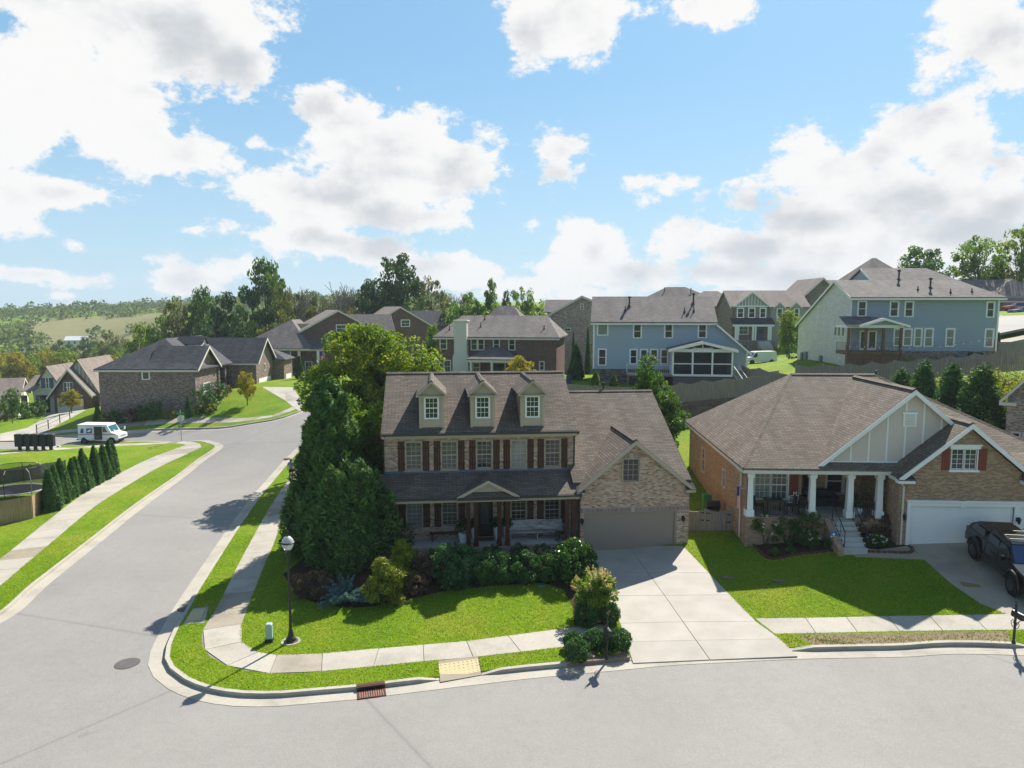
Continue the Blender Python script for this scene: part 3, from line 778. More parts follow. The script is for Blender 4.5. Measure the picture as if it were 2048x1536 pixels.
def window(parent, p0, p1, s0, s1, z0, z1, cols=1, rows=1, trim=None, tw=0.09, glass=None, recess=0.0, hung=True, sill=True, name='window'):
    """double-hung window on the wall p0 -> p1"""
    trim = trim or WHITE; glass = glass or GLASS
    p0, p1 = np.array(p0, float), np.array(p1, float); u = (p1-p0)/np.linalg.norm(p1-p0)
    w, h = round(s1-s0, 2), round(z1-z0, 2)
    key = (w, h, cols, rows, trim.name, tw, glass.name, recess, hung, sill)
    if key not in _wc:
        m = MB(); a = -0.045; b = recess+0.0
        if tw > 0:
            m.box(-tw, 0, a, b+.02, -tw*.6, h+tw); m.box(w, w+tw, a, b+.02, -tw*.6, h+tw)
            m.box(0, w, a, b+.02, h, h+tw); m.box(0, w, a-.02 if sill else a, b+.02, -tw*.6, 0)
        yf0, yf1 = b-.030, b+.02; e = 0.045
        m.box(0, e, yf0, yf1, 0, h); m.box(w-e, w, yf0, yf1, 0, h); m.box(e, w-e, yf0, yf1, 0, e); m.box(e, w-e, yf0, yf1, h-e, h)
        if hung: m.box(e, w-e, yf0-.006, yf1, h/2-.028, h/2+.028)
        t = 0.010
        halves = ((e, h/2-.028), (h/2+.028, h-e)) if hung else ((e, h-e),)
        for q0, q1 in halves:
            for i in range(1, cols):
                x = e+(w-2*e)*i/cols; m.box(x-t, x+t, yf0+.012, yf1-.012, q0, q1)
            for i in range(1, rows):
                z = q0+(q1-q0)*i/rows; m.box(e, w-e, yf0+.014, yf1-.014, z-t, z+t)
        panes = [MB().box(e, w-e, b-.012, b-.004, q0, q1).mesh('pane', glass) for q0, q1 in halves]
        _wc[key] = (m.mesh(name, trim), panes)
    me, panes = _wc[key]
    pos = p0+u*s0
    o = link(name, me, parent, (pos[0], pos[1], z0), math.atan2(u[1], u[0]))
    for pm in panes: link('pane', pm, o)
    return o
_sc = {}
def shutter(parent, p0, p1, s0, s1, z0, z1, mat, boards=3, battens=True):
    p0, p1 = np.array(p0, float), np.array(p1, float); u = (p1-p0)/np.linalg.norm(p1-p0); w, h = round(s1-s0, 2), round(z1-z0, 2)
    k = (w, h, mat.name, boards, battens)
    if k not in _sc:
        m = MB(); bw = w/boards
        for i in range(boards): m.box(i*bw+.006, (i+1)*bw-.006, -.045, -.003, 0, h)
        if battens:
            for f in (0.20, 0.74): m.box(-.012, w+.012, -.075, -.045, h*f, h*f+.10)
        else:
            m.box(0, w, -.055, -.045, 0, .08); m.box(0, w, -.055, -.045, h-.08, h); m.box(0, w, -.055, -.045, h*.5-.04, h*.5+.04)
        _sc[k] = m.mesh('shutter', mat)
    pos = p0+u*s0
    return link('shutter', _sc[k], parent, (pos[0], pos[1], z0), math.atan2(u[1], u[0]))
def garage_door(parent, p0, p1, s0, s1, z0, z1, mat, cols=8, rows=4, recess=0.06, lights=False):
    p0, p1 = np.array(p0, float), np.array(p1, float); u = (p1-p0)/np.linalg.norm(p1-p0); w, h = s1-s0, z1-z0
    pos = p0+u*s0
    d = MB().box(0, w, recess-.01, recess+.05, 0, h).build('garage_door', mat, parent, (pos[0], pos[1], z0), math.atan2(u[1], u[0]))
    rh, cw = h/rows, w/cols
    pm = MB().rbox(.06, cw-.06, 0, rh-.14, -.022, 0.0, .012).mesh('door_panel', mat)
    gm = MB().box(.06, cw-.06, 0, rh-.14, -.022, 0.0).mesh('door_light', GLASS) if lights else None
    for r in range(rows):
        for c in range(cols):
            lit = lights and r == rows-1
            o = link('door_light' if lit else 'door_panel', gm if lit else pm, d, (c*cw, recess-.008, r*rh+.07)); o.rotation_euler = (R(90), 0, 0)
    sm = MB()
    for r in range(1, rows): sm.box(0, w, recess-.014, recess-.008, r*rh-.008, r*rh+.008)
    return d
def lantern(parent, x, y, z, name='wall_lantern'):
    m = MB().box(x-.06, x+.06, y-.03, y, z-.10, z+.12).bar((x, y-.02, z+.06), (x, y-.16, z+.12), .025)
    m.lathe([(.03, z-.20), (.055, z-.16), (.085, z+.04), (.11, z+.05), (.03, z+.15), (.012, z+.19)], 8, x, y-.16)
    return m.build(name, BLACKM, parent)
def roof_x(m, x0, x1, y0, y1, ze, zr, ym=None, h0=0.0, h1=0.0, t=0.14, back=None):
    """ridge along x at y = ym; h0/h1: how far the ridge stops short of each end (hip), 0 = gable"""
    ym = (y0+y1)/2 if ym is None else ym; zb = ze if back is None else back
    a, b = (x0+h0, ym, zr), (x1-h1, ym, zr)
    m.slab([(x0, y0, ze), (x1, y0, ze), b, a], t); m.slab([(x1, y1, zb), (x0, y1, zb), a, b], t)
    if h0: m.slab([(x0, y1, zb), (x0, y0, ze), a], t)
    if h1: m.slab([(x1, y0, ze), (x1, y1, zb), b], t)
    return m
def roof_y(m, x0, x1, y0, y1, ze, zr, xm=None, h0=0.0, h1=0.0, t=0.14, ze1=None):
    xm = (x0+x1)/2 if xm is None else xm; z1 = ze if ze1 is None else ze1
    a, b = (xm, y0+h0, zr), (xm, y1-h1, zr)
    m.slab([(x0, y1, ze), (x0, y0, ze), a, b], t); m.slab([(x1, y0, z1), (x1, y1, z1), b, a], t)
    if h0: m.slab([(x0, y0, ze), (x1, y0, z1), a], t)
    if h1: m.slab([(x1, y1, z1), (x0, y1, ze), b], t)
    return m
def rake(m, a, b, w=0.22, th=0.05, drop=0.02):
    """trim board hanging under a sloping roof edge in a plane of constant y or x"""
    a, b = np.array(a, float), np.array(b, float); d = b-a; hx = np.array([d[0], d[1], 0]); hx /= max(1e-9, np.linalg.norm(hx))
    n = np.array([-hx[1], hx[0], 0])*th/2
    V = []
    for q in (a, b):
        for sgn in (-1, 1):
            V.append(q+n*sgn+(0, 0, -drop)); V.append(q+n*sgn+(0, 0, -drop-w))
    return m.add(V, [(0, 1, 5, 4), (2, 6, 7, 3), (0, 4, 6, 2), (1, 3, 7, 5), (0, 2, 3, 1), (4, 5, 7, 6)])
def ridge_cap(m, a, b, w=0.16):
    a, b = np.array(a, float), np.array(b, float); d = b-a; d /= np.linalg.norm(d); n = np.cross(d, (0, 0, 1)); n /= np.linalg.norm(n)
    up = np.array([0, 0, 1.0])
    V = [a-n*w-up*.055, a+up*.035, a+n*w-up*.055, b-n*w-up*.055, b+up*.035, b+n*w-up*.055]
    return m.add(V, [(0, 1, 4, 3), (1, 2, 5, 4), (0, 3, 5, 2), (0, 2, 1), (3, 4, 5)])
def vent_pipe(parent, x, y, z, h=0.5, r=0.05, cap=False):
    m = MB().tube([(x, y, z-.3), (x, y, z+h)], r, 8).lathe([(r*2.6, z-.02), (r*1.2, z+.12)], 10, x, y)
    if cap: m.lathe([(r*1.9, z+h-.05), (r*2.1, z+h+.05), (r*1.4, z+h+.16)], 10, x, y)
    return m.build('vent_pipe', BLACKM, parent)
def house(name, o, deg, label, cat='house'):
    f = Frame(o, deg)
    e = empty(name, tuple(f.o), f.rz, label, cat)
    return e, f
def gutter_line(m, a, b, s=0.11):
    return m.bar(a, b, s, s)

def rakes(parent, mat, segs, w=0.22, th=0.05):
    for a, b in segs:
        m = MB(); rake(m, a, b, w, th); m.build('rake_board', mat, parent)
def gutters(parent, mat, segs, s=0.11):
    for a, b in segs: MB().bar(a, b, s, s).build('gutter', mat, parent)
# ================================================================== the corner house
HM, fm_ = house('brick_house', (3.72, 37.89, 0.52), 6.0, 'two storey pink brick corner house with three dormers and dark wood shutters')
zb = -0.9
# brick walls
A0, A1 = (-10.62, 1.6), (0.0, 1.6)
WX = [-9.03, -7.07, -5.12, -3.2, -1.28]
up = [(x-.43+10.62, x+.43+10.62, 4.47, 6.0) for x in WX]
lo = [(x-.43+10.62, x+.43+10.62, 1.24, 2.68) for i, x in enumerate(WX) if i != 2]
door_h = [(5.06, 5.98, 0.52, 2.62)]
wall(HM, BR_MAIN, A0, A1, rect(10.62, zb, 6.45), up+lo+door_h)
wall(HM, BR_MAIN, (-10.62, 11.2), A0, gable(9.6, zb, 6.45, 9.15, 4.9))
wall(HM, BR_MAIN, (0.0, 1.6), (0.0, 11.2), gable(9.6, zb, 6.45, 9.15, 4.7))
wall(HM, BR_MAIN, (0.0, 11.2), (-10.62, 11.2), rect(10.62, zb, 6.45))
wall(HM, BR_MAIN, (0, 0), (6.15, 0), gable(6.15, zb, 3.52, 6.02, 3.05), [(.35, 5.33, zb+.9-.02, 2.14), (2.36, 3.27, 3.90, 5.15)])
wall(HM, BR_MAIN, (6.15, 0), (6.15, 16.0), gable(16.0, zb, 3.5, 7.8, 8.0), [(7, 7.9, 1.0, 2.4)])
wall(HM, BR_MAIN, (0, 1.6), (0, 0), rect(1.6, zb, 3.5))
wall(HM, BR_MAIN, (6.15, 16), (0, 16), rect(6.15, zb, 3.5))
wall(HM, BR_MAIN, (0, 16), (0, 11), rect(5, zb, 3.5))
# windows, shutters, lintels and keystones
for i, (s0, s1, z0, z1) in enumerate(up):
    window(HM, A0, A1, s0, s1, z0, z1, 3, 3, BEIGE, 0.05, [GLASSM, GLASSM, GLASS, GLASSL, GLASS][i], 0.09)
    shutter(HM, A0, A1, s0-.43, s0-.045, z0-.06, z1+.06, CEDAR); shutter(HM, A0, A1, s1+.045, s1+.43, z0-.06, z1+.06, CEDAR)
    MB().box(s0-10.62-.12, s1-10.62+.12, 1.582, 1.60, z1+.09, z1+.34).build('lintel', BR_SOLD, HM)
    x = WX[i]; MB().prism([(-.09, 0), (.09, 0), (.14, .30), (-.14, .30)], lambda p, t: (x+p[0], 1.575-.03*t, z1+.08+p[1])).build('keystone', BEIGE, HM)
    MB().box(s0-10.62-.10, s1-10.62+.10, 1.55, 1.60, z0-.12, z0-.05).build('sill', BR_SOLD, HM)
for i, (s0, s1, z0, z1) in enumerate(lo):
    window(HM, A0, A1, s0, s1, z0, z1, 3, 3, BEIGE, 0.05, [GLASSL, GLASSM, GLASS, GLASS][i], 0.09)
    shutter(HM, A0, A1, s0-.43, s0-.045, z0-.06, z1+.06, CEDAR); shutter(HM, A0, A1, s1+.045, s1+.43, z0-.06, z1+.06, CEDAR)
window(HM, (0, 0), (6.15, 0), 2.36, 3.27, 3.90, 5.15, 3, 4, BEIGE, 0.05, GLASS, 0.09, False)
window(HM, (6.15, 0), (6.15, 16), 7, 7.9, 1.0, 2.4, 2, 2, BEIGE, 0.05, GLASS, 0.09)
MB().box(2.24, 3.39, -.018, 0, 5.22, 5.48).build('lintel', BR_SOLD, HM)
MB().prism([(-.09, 0), (.09, 0), (.13, .28), (-.13, .28)], lambda p, t: (2.815+p[0], -.022-.03*t, 5.21+p[1])).build('keystone', BEIGE, HM)
MB().box(.05, 6.10, -.018, 0, 2.20, 2.46).build('lintel', BR_SOLD, HM)
MB().prism([(-.08, 0), (.08, 0), (.12, .28), (-.12, .28)], lambda p, t: (2.95+p[0], -.022-.03*t, 2.19+p[1])).build('keystone', BEIGE, HM)
# front door
dr = MB().box(-5.56, -4.64, 1.66, 1.74, .52, 2.62).build('front_door', DOORBLK, HM)
MB().box(-5.32, -4.88, 1.645, 1.66, 1.25, 2.45).build('door_glass', GLASSM, dr)
MB().box(-5.42, -4.78, 1.640, 1.66, .62, 1.10).build('door_panel', DOORBLK, dr)
MB().tube([(-4.72, 1.66, 1.45), (-4.72, 1.60, 1.45), (-4.72, 1.60, 1.62)], .018, 6).build('handle', DKMETAL, dr)
# garage door with its frame
MB().box(.23, .35, -.025, .09, -.02, 2.26).box(5.33, 5.45, -.025, .09, -.02, 2.26).box(.35, 5.33, -.025, .09, 2.14, 2.26).build('door_frame', TAUPE, HM)
garage_door(HM, (0, 0), (6.15, 0), .35, 5.33, 0, 2.14, TAUPE, 8, 4)
lantern(HM, 5.80, 0, 1.75); lantern(HM, .10, 0, 1.78)
# roofs
m = MB()
roof_x(m, -10.76, .14, 1.25, 11.45, 6.56, 9.43, 6.30)
roof_x(m, -.35, 6.36, .25, 16.3, 3.84, 7.98, 8.02, back=3.55)
rf = m.build('roof', SH_TAN, HM)
m = MB(); ridge_cap(m, (-10.76, 6.30, 9.45), (.14, 6.30, 9.45)); ridge_cap(m, (-.2, 8.02, 8.0), (6.36, 8.02, 8.0))
m.build('ridge_cap', SH_TAN, rf)
m = MB(); m.slab([(-.24, 6.2, 3.55), (-.24, -.32, 3.55), (2.98, -.32, 6.24), (2.98, 6.2, 6.24)], .13); m.slab([(6.38, -.32, 3.49), (6.38, 6.2, 3.49), (2.98, 6.2, 6.24), (2.98, -.32, 6.24)], .13)
ridge_cap(m, (2.98, -.32, 6.27), (2.98, 5.2, 6.27)); m.build('garage_gable_roof', SH_TAN, HM)
rakes(HM, BEIGE, [((-.24, -.34, 3.55), (2.98, -.34, 6.24)), ((2.98, -.34, 6.24), (6.38, -.34, 3.49))], .24, .06)
rakes(HM, BEIGE, [((-10.74, 1.25, 6.56), (-10.74, 6.30, 9.43)), ((-10.74, 6.30, 9.43), (-10.74, 11.4, 6.56)), ((.12, 1.25, 6.56), (.12, 6.30, 9.43)), ((6.34, .25, 3.84), (6.34, 8.02, 7.98))])
m = MB(); m.box(-10.70, .08, 1.30, 1.60, 6.24, 6.42).box(-10.74, .12, 1.24, 1.30, 6.28, 6.46); m.build('fascia', BEIGE, HM)
m = MB(); gutter_line(m, (-10.78, 1.19, 6.48), (.16, 1.19, 6.48), .12); m.build('gutter', DKMETAL, HM)
# eave returns at the two feet of the garage gable
for x0, x1 in ((-.28, .18), (5.86, 6.40)):
    m = MB(); m.box(x0, x1, -.34, .0, 3.26, 3.44); m.build('eave_return', BEIGE, HM)
    m = MB(); m.slab([(x0-.02, -.38, 3.45), (x1+.02, -.38, 3.45), (x1-.05, -.005, 3.72), (x0+.05, -.005, 3.72)], .03); m.build('return_roof', SH_DARK, HM)
# dormers
for x in (-8.02, -5.20, -2.42):
    d = MB(); yb = 6.2
    d.add([(x-.68, 1.68, 6.55), (x+.68, 1.68, 6.55), (x+.68, 1.68, 8.66), (x, 1.68, 9.22), (x-.68, 1.68, 8.66), (x-.68, yb, 8.66), (x+.68, yb, 8.66)],
          [(0, 1, 2, 3, 4), (0, 4, 5), (1, 6, 2)])
    d.add([(x-.68, 1.68, 6.55), (x-.68, 1.68, 8.66), (x-.68, 5.2, 8.66), (x-.68, 5.2, 6.55), (x+.68, 1.68, 6.55), (x+.68, 1.68, 8.66), (x+.68, 5.2, 8.66), (x+.68, 5.2, 6.55)], [(0, 1, 2, 3), (4, 7, 6, 5)])
    dm = d.build('dormer', BEIGE, HM)
    m = MB(); roof_y(m, x-.84, x+.84, 1.42, 6.2, 8.64, 9.40, t=.09); ridge_cap(m, (x, 1.42, 9.42), (x, 6.2, 9.42), .12); m.build('dormer_roof', SH_TAN, dm)
    m = MB(); rake(m, (x-.84, 1.41, 8.64), (x, 1.41, 9.40), .13, .04); rake(m, (x, 1.41, 9.40), (x+.84, 1.41, 8.64), .13, .04)
    m.box(x-.80, x+.80, 1.45, 1.68, 8.50, 8.57)
    for s in (-1, 1): m.box(x+s*.60-.075, x+s*.60+.075, 1.63, 1.68, 6.75, 8.50); m.box(x+s*.60-.095, x+s*.60+.095, 1.615, 1.63, 8.32, 8.40)
    m.box(x-.72, x+.72, 1.62, 1.69, 6.62, 6.76); m.build('trim', BEIGE, dm)
    window(dm, (x-.36, 1.675), (x+.36, 1.675), 0, .72, 7.30, 8.46, 3, 2, WHITE, 0.055, GLASS, 0.0, True, True, 'dormer_window')
# porch: slab with brick edge, shed roof, small entry gable, posts
MB().box(-10.60, -.02, .10, 1.6, .36, .50).build('porch_floor', PORCHC, HM)
wall(HM, BR_MAIN, (-10.62, .02), (0, .02), rect(10.62, zb, .40), name='porch_base')
wall(HM, BR_MAIN, (-10.62, 1.6), (-10.62, .02), rect(1.58, zb, .40), name='porch_base')
MB().box(-10.64, -.02, -.04, .10, .40, .505).build('porch_edge', BR_SOLD, HM)
m = MB(); m.slab([(-10.95, -.36, 3.37), (.02, -.36, 3.37), (.02, 1.62, 4.28), (-10.95, 1.62, 4.28)], .12)
m.slab([(-6.72, -.55, 3.42), (-5.06, -.55, 4.28), (-5.06, 1.62, 4.30), (-6.72, 1.62, 3.44)][::-1], .09)
m.slab([(-3.40, -.55, 3.42), (-5.06, -.55, 4.28), (-5.06, 1.62, 4.30), (-3.40, 1.62, 3.44)], .09)
m.slab([(-6.66, -.62, 3.36), (-3.46, -.62, 3.36), (-3.75, -.32, 3.62), (-6.37, -.32, 3.62)], .05)
m.build('porch_roof', SH_TAN, HM)
m = MB(); m.box(-10.92, .0, -.34, -.28, 3.10, 3.27).box(-10.88, .0, -.28, .14, 3.12, 3.20).box(-6.70, -3.42, -.60, -.34, 3.14, 3.30)
rake(m, (-6.72, -.57, 3.43), (-5.06, -.57, 4.29), .17, .05); rake(m, (-5.06, -.57, 4.29), (-3.40, -.57, 3.43), .17, .05)
m.box(-10.5, -.05, .0, .22, 2.98, 3.12); m.build('porch_beam', BEIGE, HM)
MB().add([(-6.3, -.33, 3.60), (-3.82, -.33, 3.60), (-5.06, -.33, 4.20)], [(0, 1, 2)]).build('gable_panel', BEIGE, HM)
MB().box(-10.6, -.02, .2, 1.58, 3.08, 3.12).build('porch_ceiling', BEIGE, HM)
gutters(HM, DKMETAL, [((-10.98, -.42, 3.29), (-6.75, -.42, 3.29)), ((-6.70, -.66, 3.30), (-3.42, -.66, 3.30)), ((-3.38, -.42, 3.29), (.02, -.42, 3.29))])
for x, y in ((-10.45, .12), (-10.02, .12), (-6.10, .12), (-5.68, .12), (-4.42, .12), (-3.98, .12), (-.72, .12), (-.34, .12)):
    m = MB().box(x-.11, x+.11, y-.11, y+.11, .5, 3.0).box(x-.145, x+.145, y-.145, y+.145, .5, .68).box(x-.14, x+.14, y-.14, y+.14, 2.86, 2.99)
    m.build('porch_post', CEDAR, HM)
# flashing strip, downspouts, pipes
MB().box(-10.64, .0, 1.56, 1.598, 4.26, 4.40).build('flashing', SLATEB, HM)
def downspout(parent, pts, mat, r=0.045): return MB().tube(pts, r, 6).build('downspout', mat, parent)
downspout(HM, [(-10.55, 1.2, 6.42), (-10.66, 1.52, 6.2), (-10.66, 1.54, 4.45)], DKMETAL)
downspout(HM, [(.10, 1.2, 6.42), (-.06, 1.50, 6.15), (-.06, 1.53, 4.45)], DKMETAL)
downspout(HM, [(-.05, -.40, 3.24), (-.05, -.10, 2.9), (-.05, -.06, .0)], DKMETAL)
vent_pipe(HM, -8.0, 7.0, 9.1, .75, .06); vent_pipe(HM, 3.2, 8.4, 7.9, .45, .06, True)
# ================================================================== the neighbour's single-storey house
HN, fn_ = house('brick_house', tuple(atY(1490, 1087, 37.2)), -3.0, 'single storey tan brick house with white porch columns and battened front gable')
zb = -1.3
wall(HN, BR_NEIGH, (0, 15.6), (0, 0), rect(15.6, zb, 4.02), [(4.4, 5.3, 1.5, 3.1), (10.4, 11.0, 1.9, 2.9)])
window(HN, (0, 15.6), (0, 0), 4.4, 5.3, 1.5, 3.1, 2, 2, OFFW, 0.06, GLASS, .08)
window(HN, (0, 15.6), (0, 0), 10.4, 11.0, 1.9, 2.9, 1, 1, OFFW, 0.06, GLASS, .08)
wall(HN, BR_NEIGH, (0, 1.8), (3.5, 1.8), rect(3.5, 1.0, 4.0), [(.92, 2.72, 1.98, 3.62)])
for s in (.92, 1.85): window(HN, (0, 1.8), (3.5, 1.8), s, s+.87, 1.98, 3.62, 3, 2, WHITE, .07, GLASSL if s < 1 else GLASSM, .08)
shutter(HN, (0, 1.8), (3.5, 1.8), 2.84, 3.32, 1.95, 3.65, REDSH, 3, False); shutter(HN, (0, 1.8), (3.5, 1.8), .34, .82, 1.95, 3.65, REDSH, 3, False)
wall(HN, BR_NEIGH, (3.5, 1.8), (3.5, 3.4), rect(1.6, 1.0, 4.0))
wall(HN, BR_NEIGH, (3.5, 3.4), (7.45, 3.4), rect(3.95, 1.0, 4.0), [(2.0, 2.9, 1.95, 3.4), (.45, 1.4, 1.5, 3.6)])
window(HN, (3.5, 3.4), (7.45, 3.4), 2.0, 2.9, 1.95, 3.4, 1, 1, OFFW, .10, GLASS, .08)
d = MB().box(3.97, 4.88, 3.45, 3.50, 1.5, 3.58).build('front_door', REDSH, HN); MB().box(4.2, 4.65, 3.44, 3.45, 2.3, 3.4).build('door_glass', GLASS, d)
wall(HN, BR_NEIGH, (7.45, 3.4), (7.45, -1.0), rect(4.4, zb, 4.0))
wall(HN, BR_NEIGH, (7.45, -1.0), (17.4, -1.0), [(0, zb), (9.95, zb), (9.95, 3.95), (6.42, 3.95), (3.25, 6.62), (0, 3.95)], [(.62, 5.78, .30, 2.50), (6.05, 8.9, .30, 2.50), (2.50, 3.75, 4.42, 5.48)])
wall(HN, BR_NEIGH, (17.4, -1.0), (17.4, 15.6), rect(16.6, zb, 4.0)); wall(HN, BR_NEIGH, (17.4, 15.6), (0, 15.6), rect(17.4, zb, 4.0))
for s in (2.50, 3.135): window(HN, (7.45, -1), (17.4, -1), s, s+.615, 4.42, 5.48, 2, 4, WHITE, .04, GLASS, .07, False)
MB().box(9.82, 11.33, -1.09, -1.0, 5.50, 5.66).box(9.76, 11.39, -1.13, -1.0, 5.66, 5.73).build('window_head', WHITE, HN)
MB().box(9.82, 11.33, -1.09, -1.0, 4.30, 4.40).build('sill', WHITE, HN)
shutter(HN, (7.45, -1), (17.4, -1), 2.02, 2.40, 4.38, 5.52, REDSH, 3, False); shutter(HN, (7.45, -1), (17.4, -1), 3.85, 4.23, 4.38, 5.52, REDSH, 3, False)
garage_door(HN, (7.45, -1), (17.4, -1), .62, 5.78, .30, 2.50, WHITE, 8, 4, .09); garage_door(HN, (7.45, -1), (17.4, -1), 6.05, 8.9, .30, 2.50, WHITE, 4, 4, .09)
MB().box(7.88, 8.07, -1.06, -.95, .25, 2.72).box(13.23, 13.50, -1.06, -.95, .25, 2.72).box(8.07, 13.23, -1.06, -.95, 2.50, 2.72).box(7.82, 16.5, -1.12, -1.0, 2.72, 2.80).box(13.5, 16.4, -1.06, -.95, 2.5, 2.72).box(10.52, 10.78, -1.10, -1.0, 2.46, 2.80).build('door_frame', WHITE, HN)
lantern(HN, 7.70, -1.0, 1.95); lantern(HN, 13.38, -1.06, 1.85)
# roofs: hipped main roof, battened cross gable, garage gable
m = MB(); roof_x(m, -.32, 17.8, -.32, 15.9, 4.20, 8.52, 7.65, 4.95, 8.1); rf = m.build('roof', SH_NEI, HN)
m = MB(); ridge_cap(m, (4.6, 7.65, 8.54), (9.75, 7.65, 8.54)); ridge_cap(m, (9.7, 7.65, 8.54), (17.7, -.3, 4.22), .13); ridge_cap(m, (-.3, -.3, 4.22), (4.63, 7.65, 8.54), .13); m.build('ridge_cap', SH_NEI, rf)
m = MB()
m.slab([(3.30, -.06, 4.06), (8.45, -.06, 8.42), (8.45, 7.4, 8.42), (3.30, 7.4, 4.06)], .13); m.slab([(13.4, -.06, 4.22), (13.4, 7.4, 4.22), (8.45, 7.4, 8.42), (8.45, -.06, 8.42)], .13)
ridge_cap(m, (8.45, -.06, 8.45), (8.45, 7.4, 8.45)); m.build('gable_roof', SH_NEI, HN)
m = MB(); m.slab([(7.25, -1.32, 4.0), (10.7, -1.32, 6.86), (10.7, 2.5, 6.86), (7.25, 2.5, 4.0)], .13); m.slab([(14.15, -1.32, 4.0), (14.15, 2.5, 4.0), (10.7, 2.5, 6.86), (10.7, -1.32, 6.86)], .13)
ridge_cap(m, (10.7, -1.32, 6.89), (10.7, 2.0, 6.89)); m.slab([(14.0, -1.3, 4.02), (17.8, -1.3, 4.02), (16.2, 1.0, 4.92), (14.0, 1.0, 4.92)], .12); m.build('garage_gable_roof', SH_NEI, HN)
m = MB(); m.slab([(3.4, -.34, 4.14), (7.6, -.34, 4.14), (7.6, .26, 4.44), (3.4, .26, 4.44)], .06); m.build('pent_roof', SH_NEI, HN)
g = MB().add([(3.55, .24, 4.10), (13.2, .24, 4.10), (13.2, .24, 4.2), (8.45, .24, 8.30), (3.55, .24, 4.2)], [(0, 1, 2, 3, 4)]).build('gable_panel', PEACH, HN)
for i in range(9):
    x = 4.5+i*.92; zt = 8.26-abs(x-8.45)*.855
    MB().box(x-.045, x+.045, .205, .238, 4.42, zt).build('batten', WHITE, g)
MB().box(3.9, 12.5, .19, .238, 4.42, 4.53).build('bottom_board', WHITE, g)
MB().box(8.02, 8.70, .17, .238, 6.42, 7.10).box(7.96, 8.76, .15, .238, 7.10, 7.20).build('louvre_frame', WHITE, g)
m = MB()
for i in range(7): m.box(8.12, 8.60, .15, .17, 6.50+i*.085, 6.555+i*.085)
m.build('louvre', OFFW, g)
rakes(HN, WHITE, [((3.30, -.08, 4.06), (8.45, -.08, 8.42)), ((8.45, -.08, 8.42), (13.4, -.08, 4.22)), ((7.25, -1.34, 4.0), (10.7, -1.34, 6.86)), ((10.7, -1.34, 6.86), (14.15, -1.34, 4.0))], .26, .07)
for x0, x1 in ((7.22, 8.05), (13.4, 14.2)):
    MB().box(x0, x1, -1.36, -1.0, 3.72, 3.90).build('eave_return', WHITE, HN)
    MB().slab([(x0-.02, -1.40, 3.91), (x1+.02, -1.40, 3.91), (x1-.1, -1.005, 4.20), (x0+.05, -1.005, 4.20)], .03).build('return_roof', SH_DARK, HN)
m = MB().box(-.3, 7.5, -.36, -.28, 3.94, 4.10).box(0, 7.45, -.28, .36, 3.90, 4.0).box(-.34, -.26, -.3, 15.8, 3.94, 4.10).box(7.2, 7.45, -1.0, -.3, 3.80, 3.96); m.build('fascia', OFFW, HN)
MB().box(0.0, 7.4, .36, 3.4, 3.96, 4.0).build('porch_ceiling', OFFW, HN)
# porch
wall(HN, BR_NEIGH, (0, 0), (7.45, 0), rect(7.45, zb, 1.42), name='porch_base')
MB().box(.05, 7.45, .06, 3.4, 1.30, 1.46).build('porch_floor', PORCHC, HN)
MB().box(-.03, 4.35, -.05, .30, 1.42, 1.50).box(5.75, 7.45, -.05, .30, 1.42, 1.50).build('porch_edge', BR_SOLD, HN)
for x in (.20, 3.48, 5.45, 6.98):
    m = MB().add([(x-.17, .0, 1.5), (x+.17, .0, 1.5), (x+.17, .34, 1.5), (x-.17, .34, 1.5), (x-.13, .04, 3.75), (x+.13, .04, 3.75), (x+.13, .30, 3.75), (x-.13, .30, 3.75)], [(0, 1, 5, 4), (1, 2, 6, 5), (2, 3, 7, 6), (3, 0, 4, 7)])
    m.box(x-.22, x+.22, -.05, .39, 1.5, 1.86).box(x-.19, x+.19, -.02, .36, 3.62, 3.92); m.build('porch_column', WHITE, HN)
# steps
for i in range(6):
    MB().box(4.45, 5.65, -.30*i-.34, -.30*i+.02, zb, 1.38-.185*(i+0)).build('step', PORCHC, HN)
MB().prism([(-1.95, zb), (.0, zb), (.0, 1.44), (-1.95, .42)], lambda p, t: (4.12+.30*t, p[0], p[1])).build('step_cheek', BR_NEIGH, HN)
def railing(parent, a, b, h=.9, n=12, mat=BLACKM):
    a, b = Vector(a), Vector(b); m = MB(); up = Vector((0, 0, h))
    m.bar(a+up, b+up, .045, .03); m.bar(a+Vector((0, 0, .1)), b+Vector((0, 0, .1)), .03)
    for i in range(n+1):
        p = a.lerp(b, i/n); m.bar(p+Vector((0, 0, .0 if i in (0, n) else .1)), p+up, .035 if i in (0, n) else .016)
    return m.build('railing', mat, parent)
railing(HN, (.42, .15, 1.48), (3.28, .15, 1.48), .88, 22); railing(HN, (5.68, .15, 1.48), (6.76, .15, 1.48), .88, 9)
railing(HN, (4.52, -.05, 1.42), (4.52, -1.72, .36), .9, 3); railing(HN, (5.60, -.05, 1.42), (5.60, -1.72, .36), .9, 3)
downspout(HN, [(-.30, .8, 3.92), (-.08, .9, 3.65), (-.08, .9, .1)], OFFW, .05)
downspout(HN, [(7.35, -1.35, 3.75), (7.62, -1.09, 3.5), (7.62, -1.09, .45)], OFFW, .05)
vent_pipe(HN, 10.2, 8.4, 8.2, .5, .06)
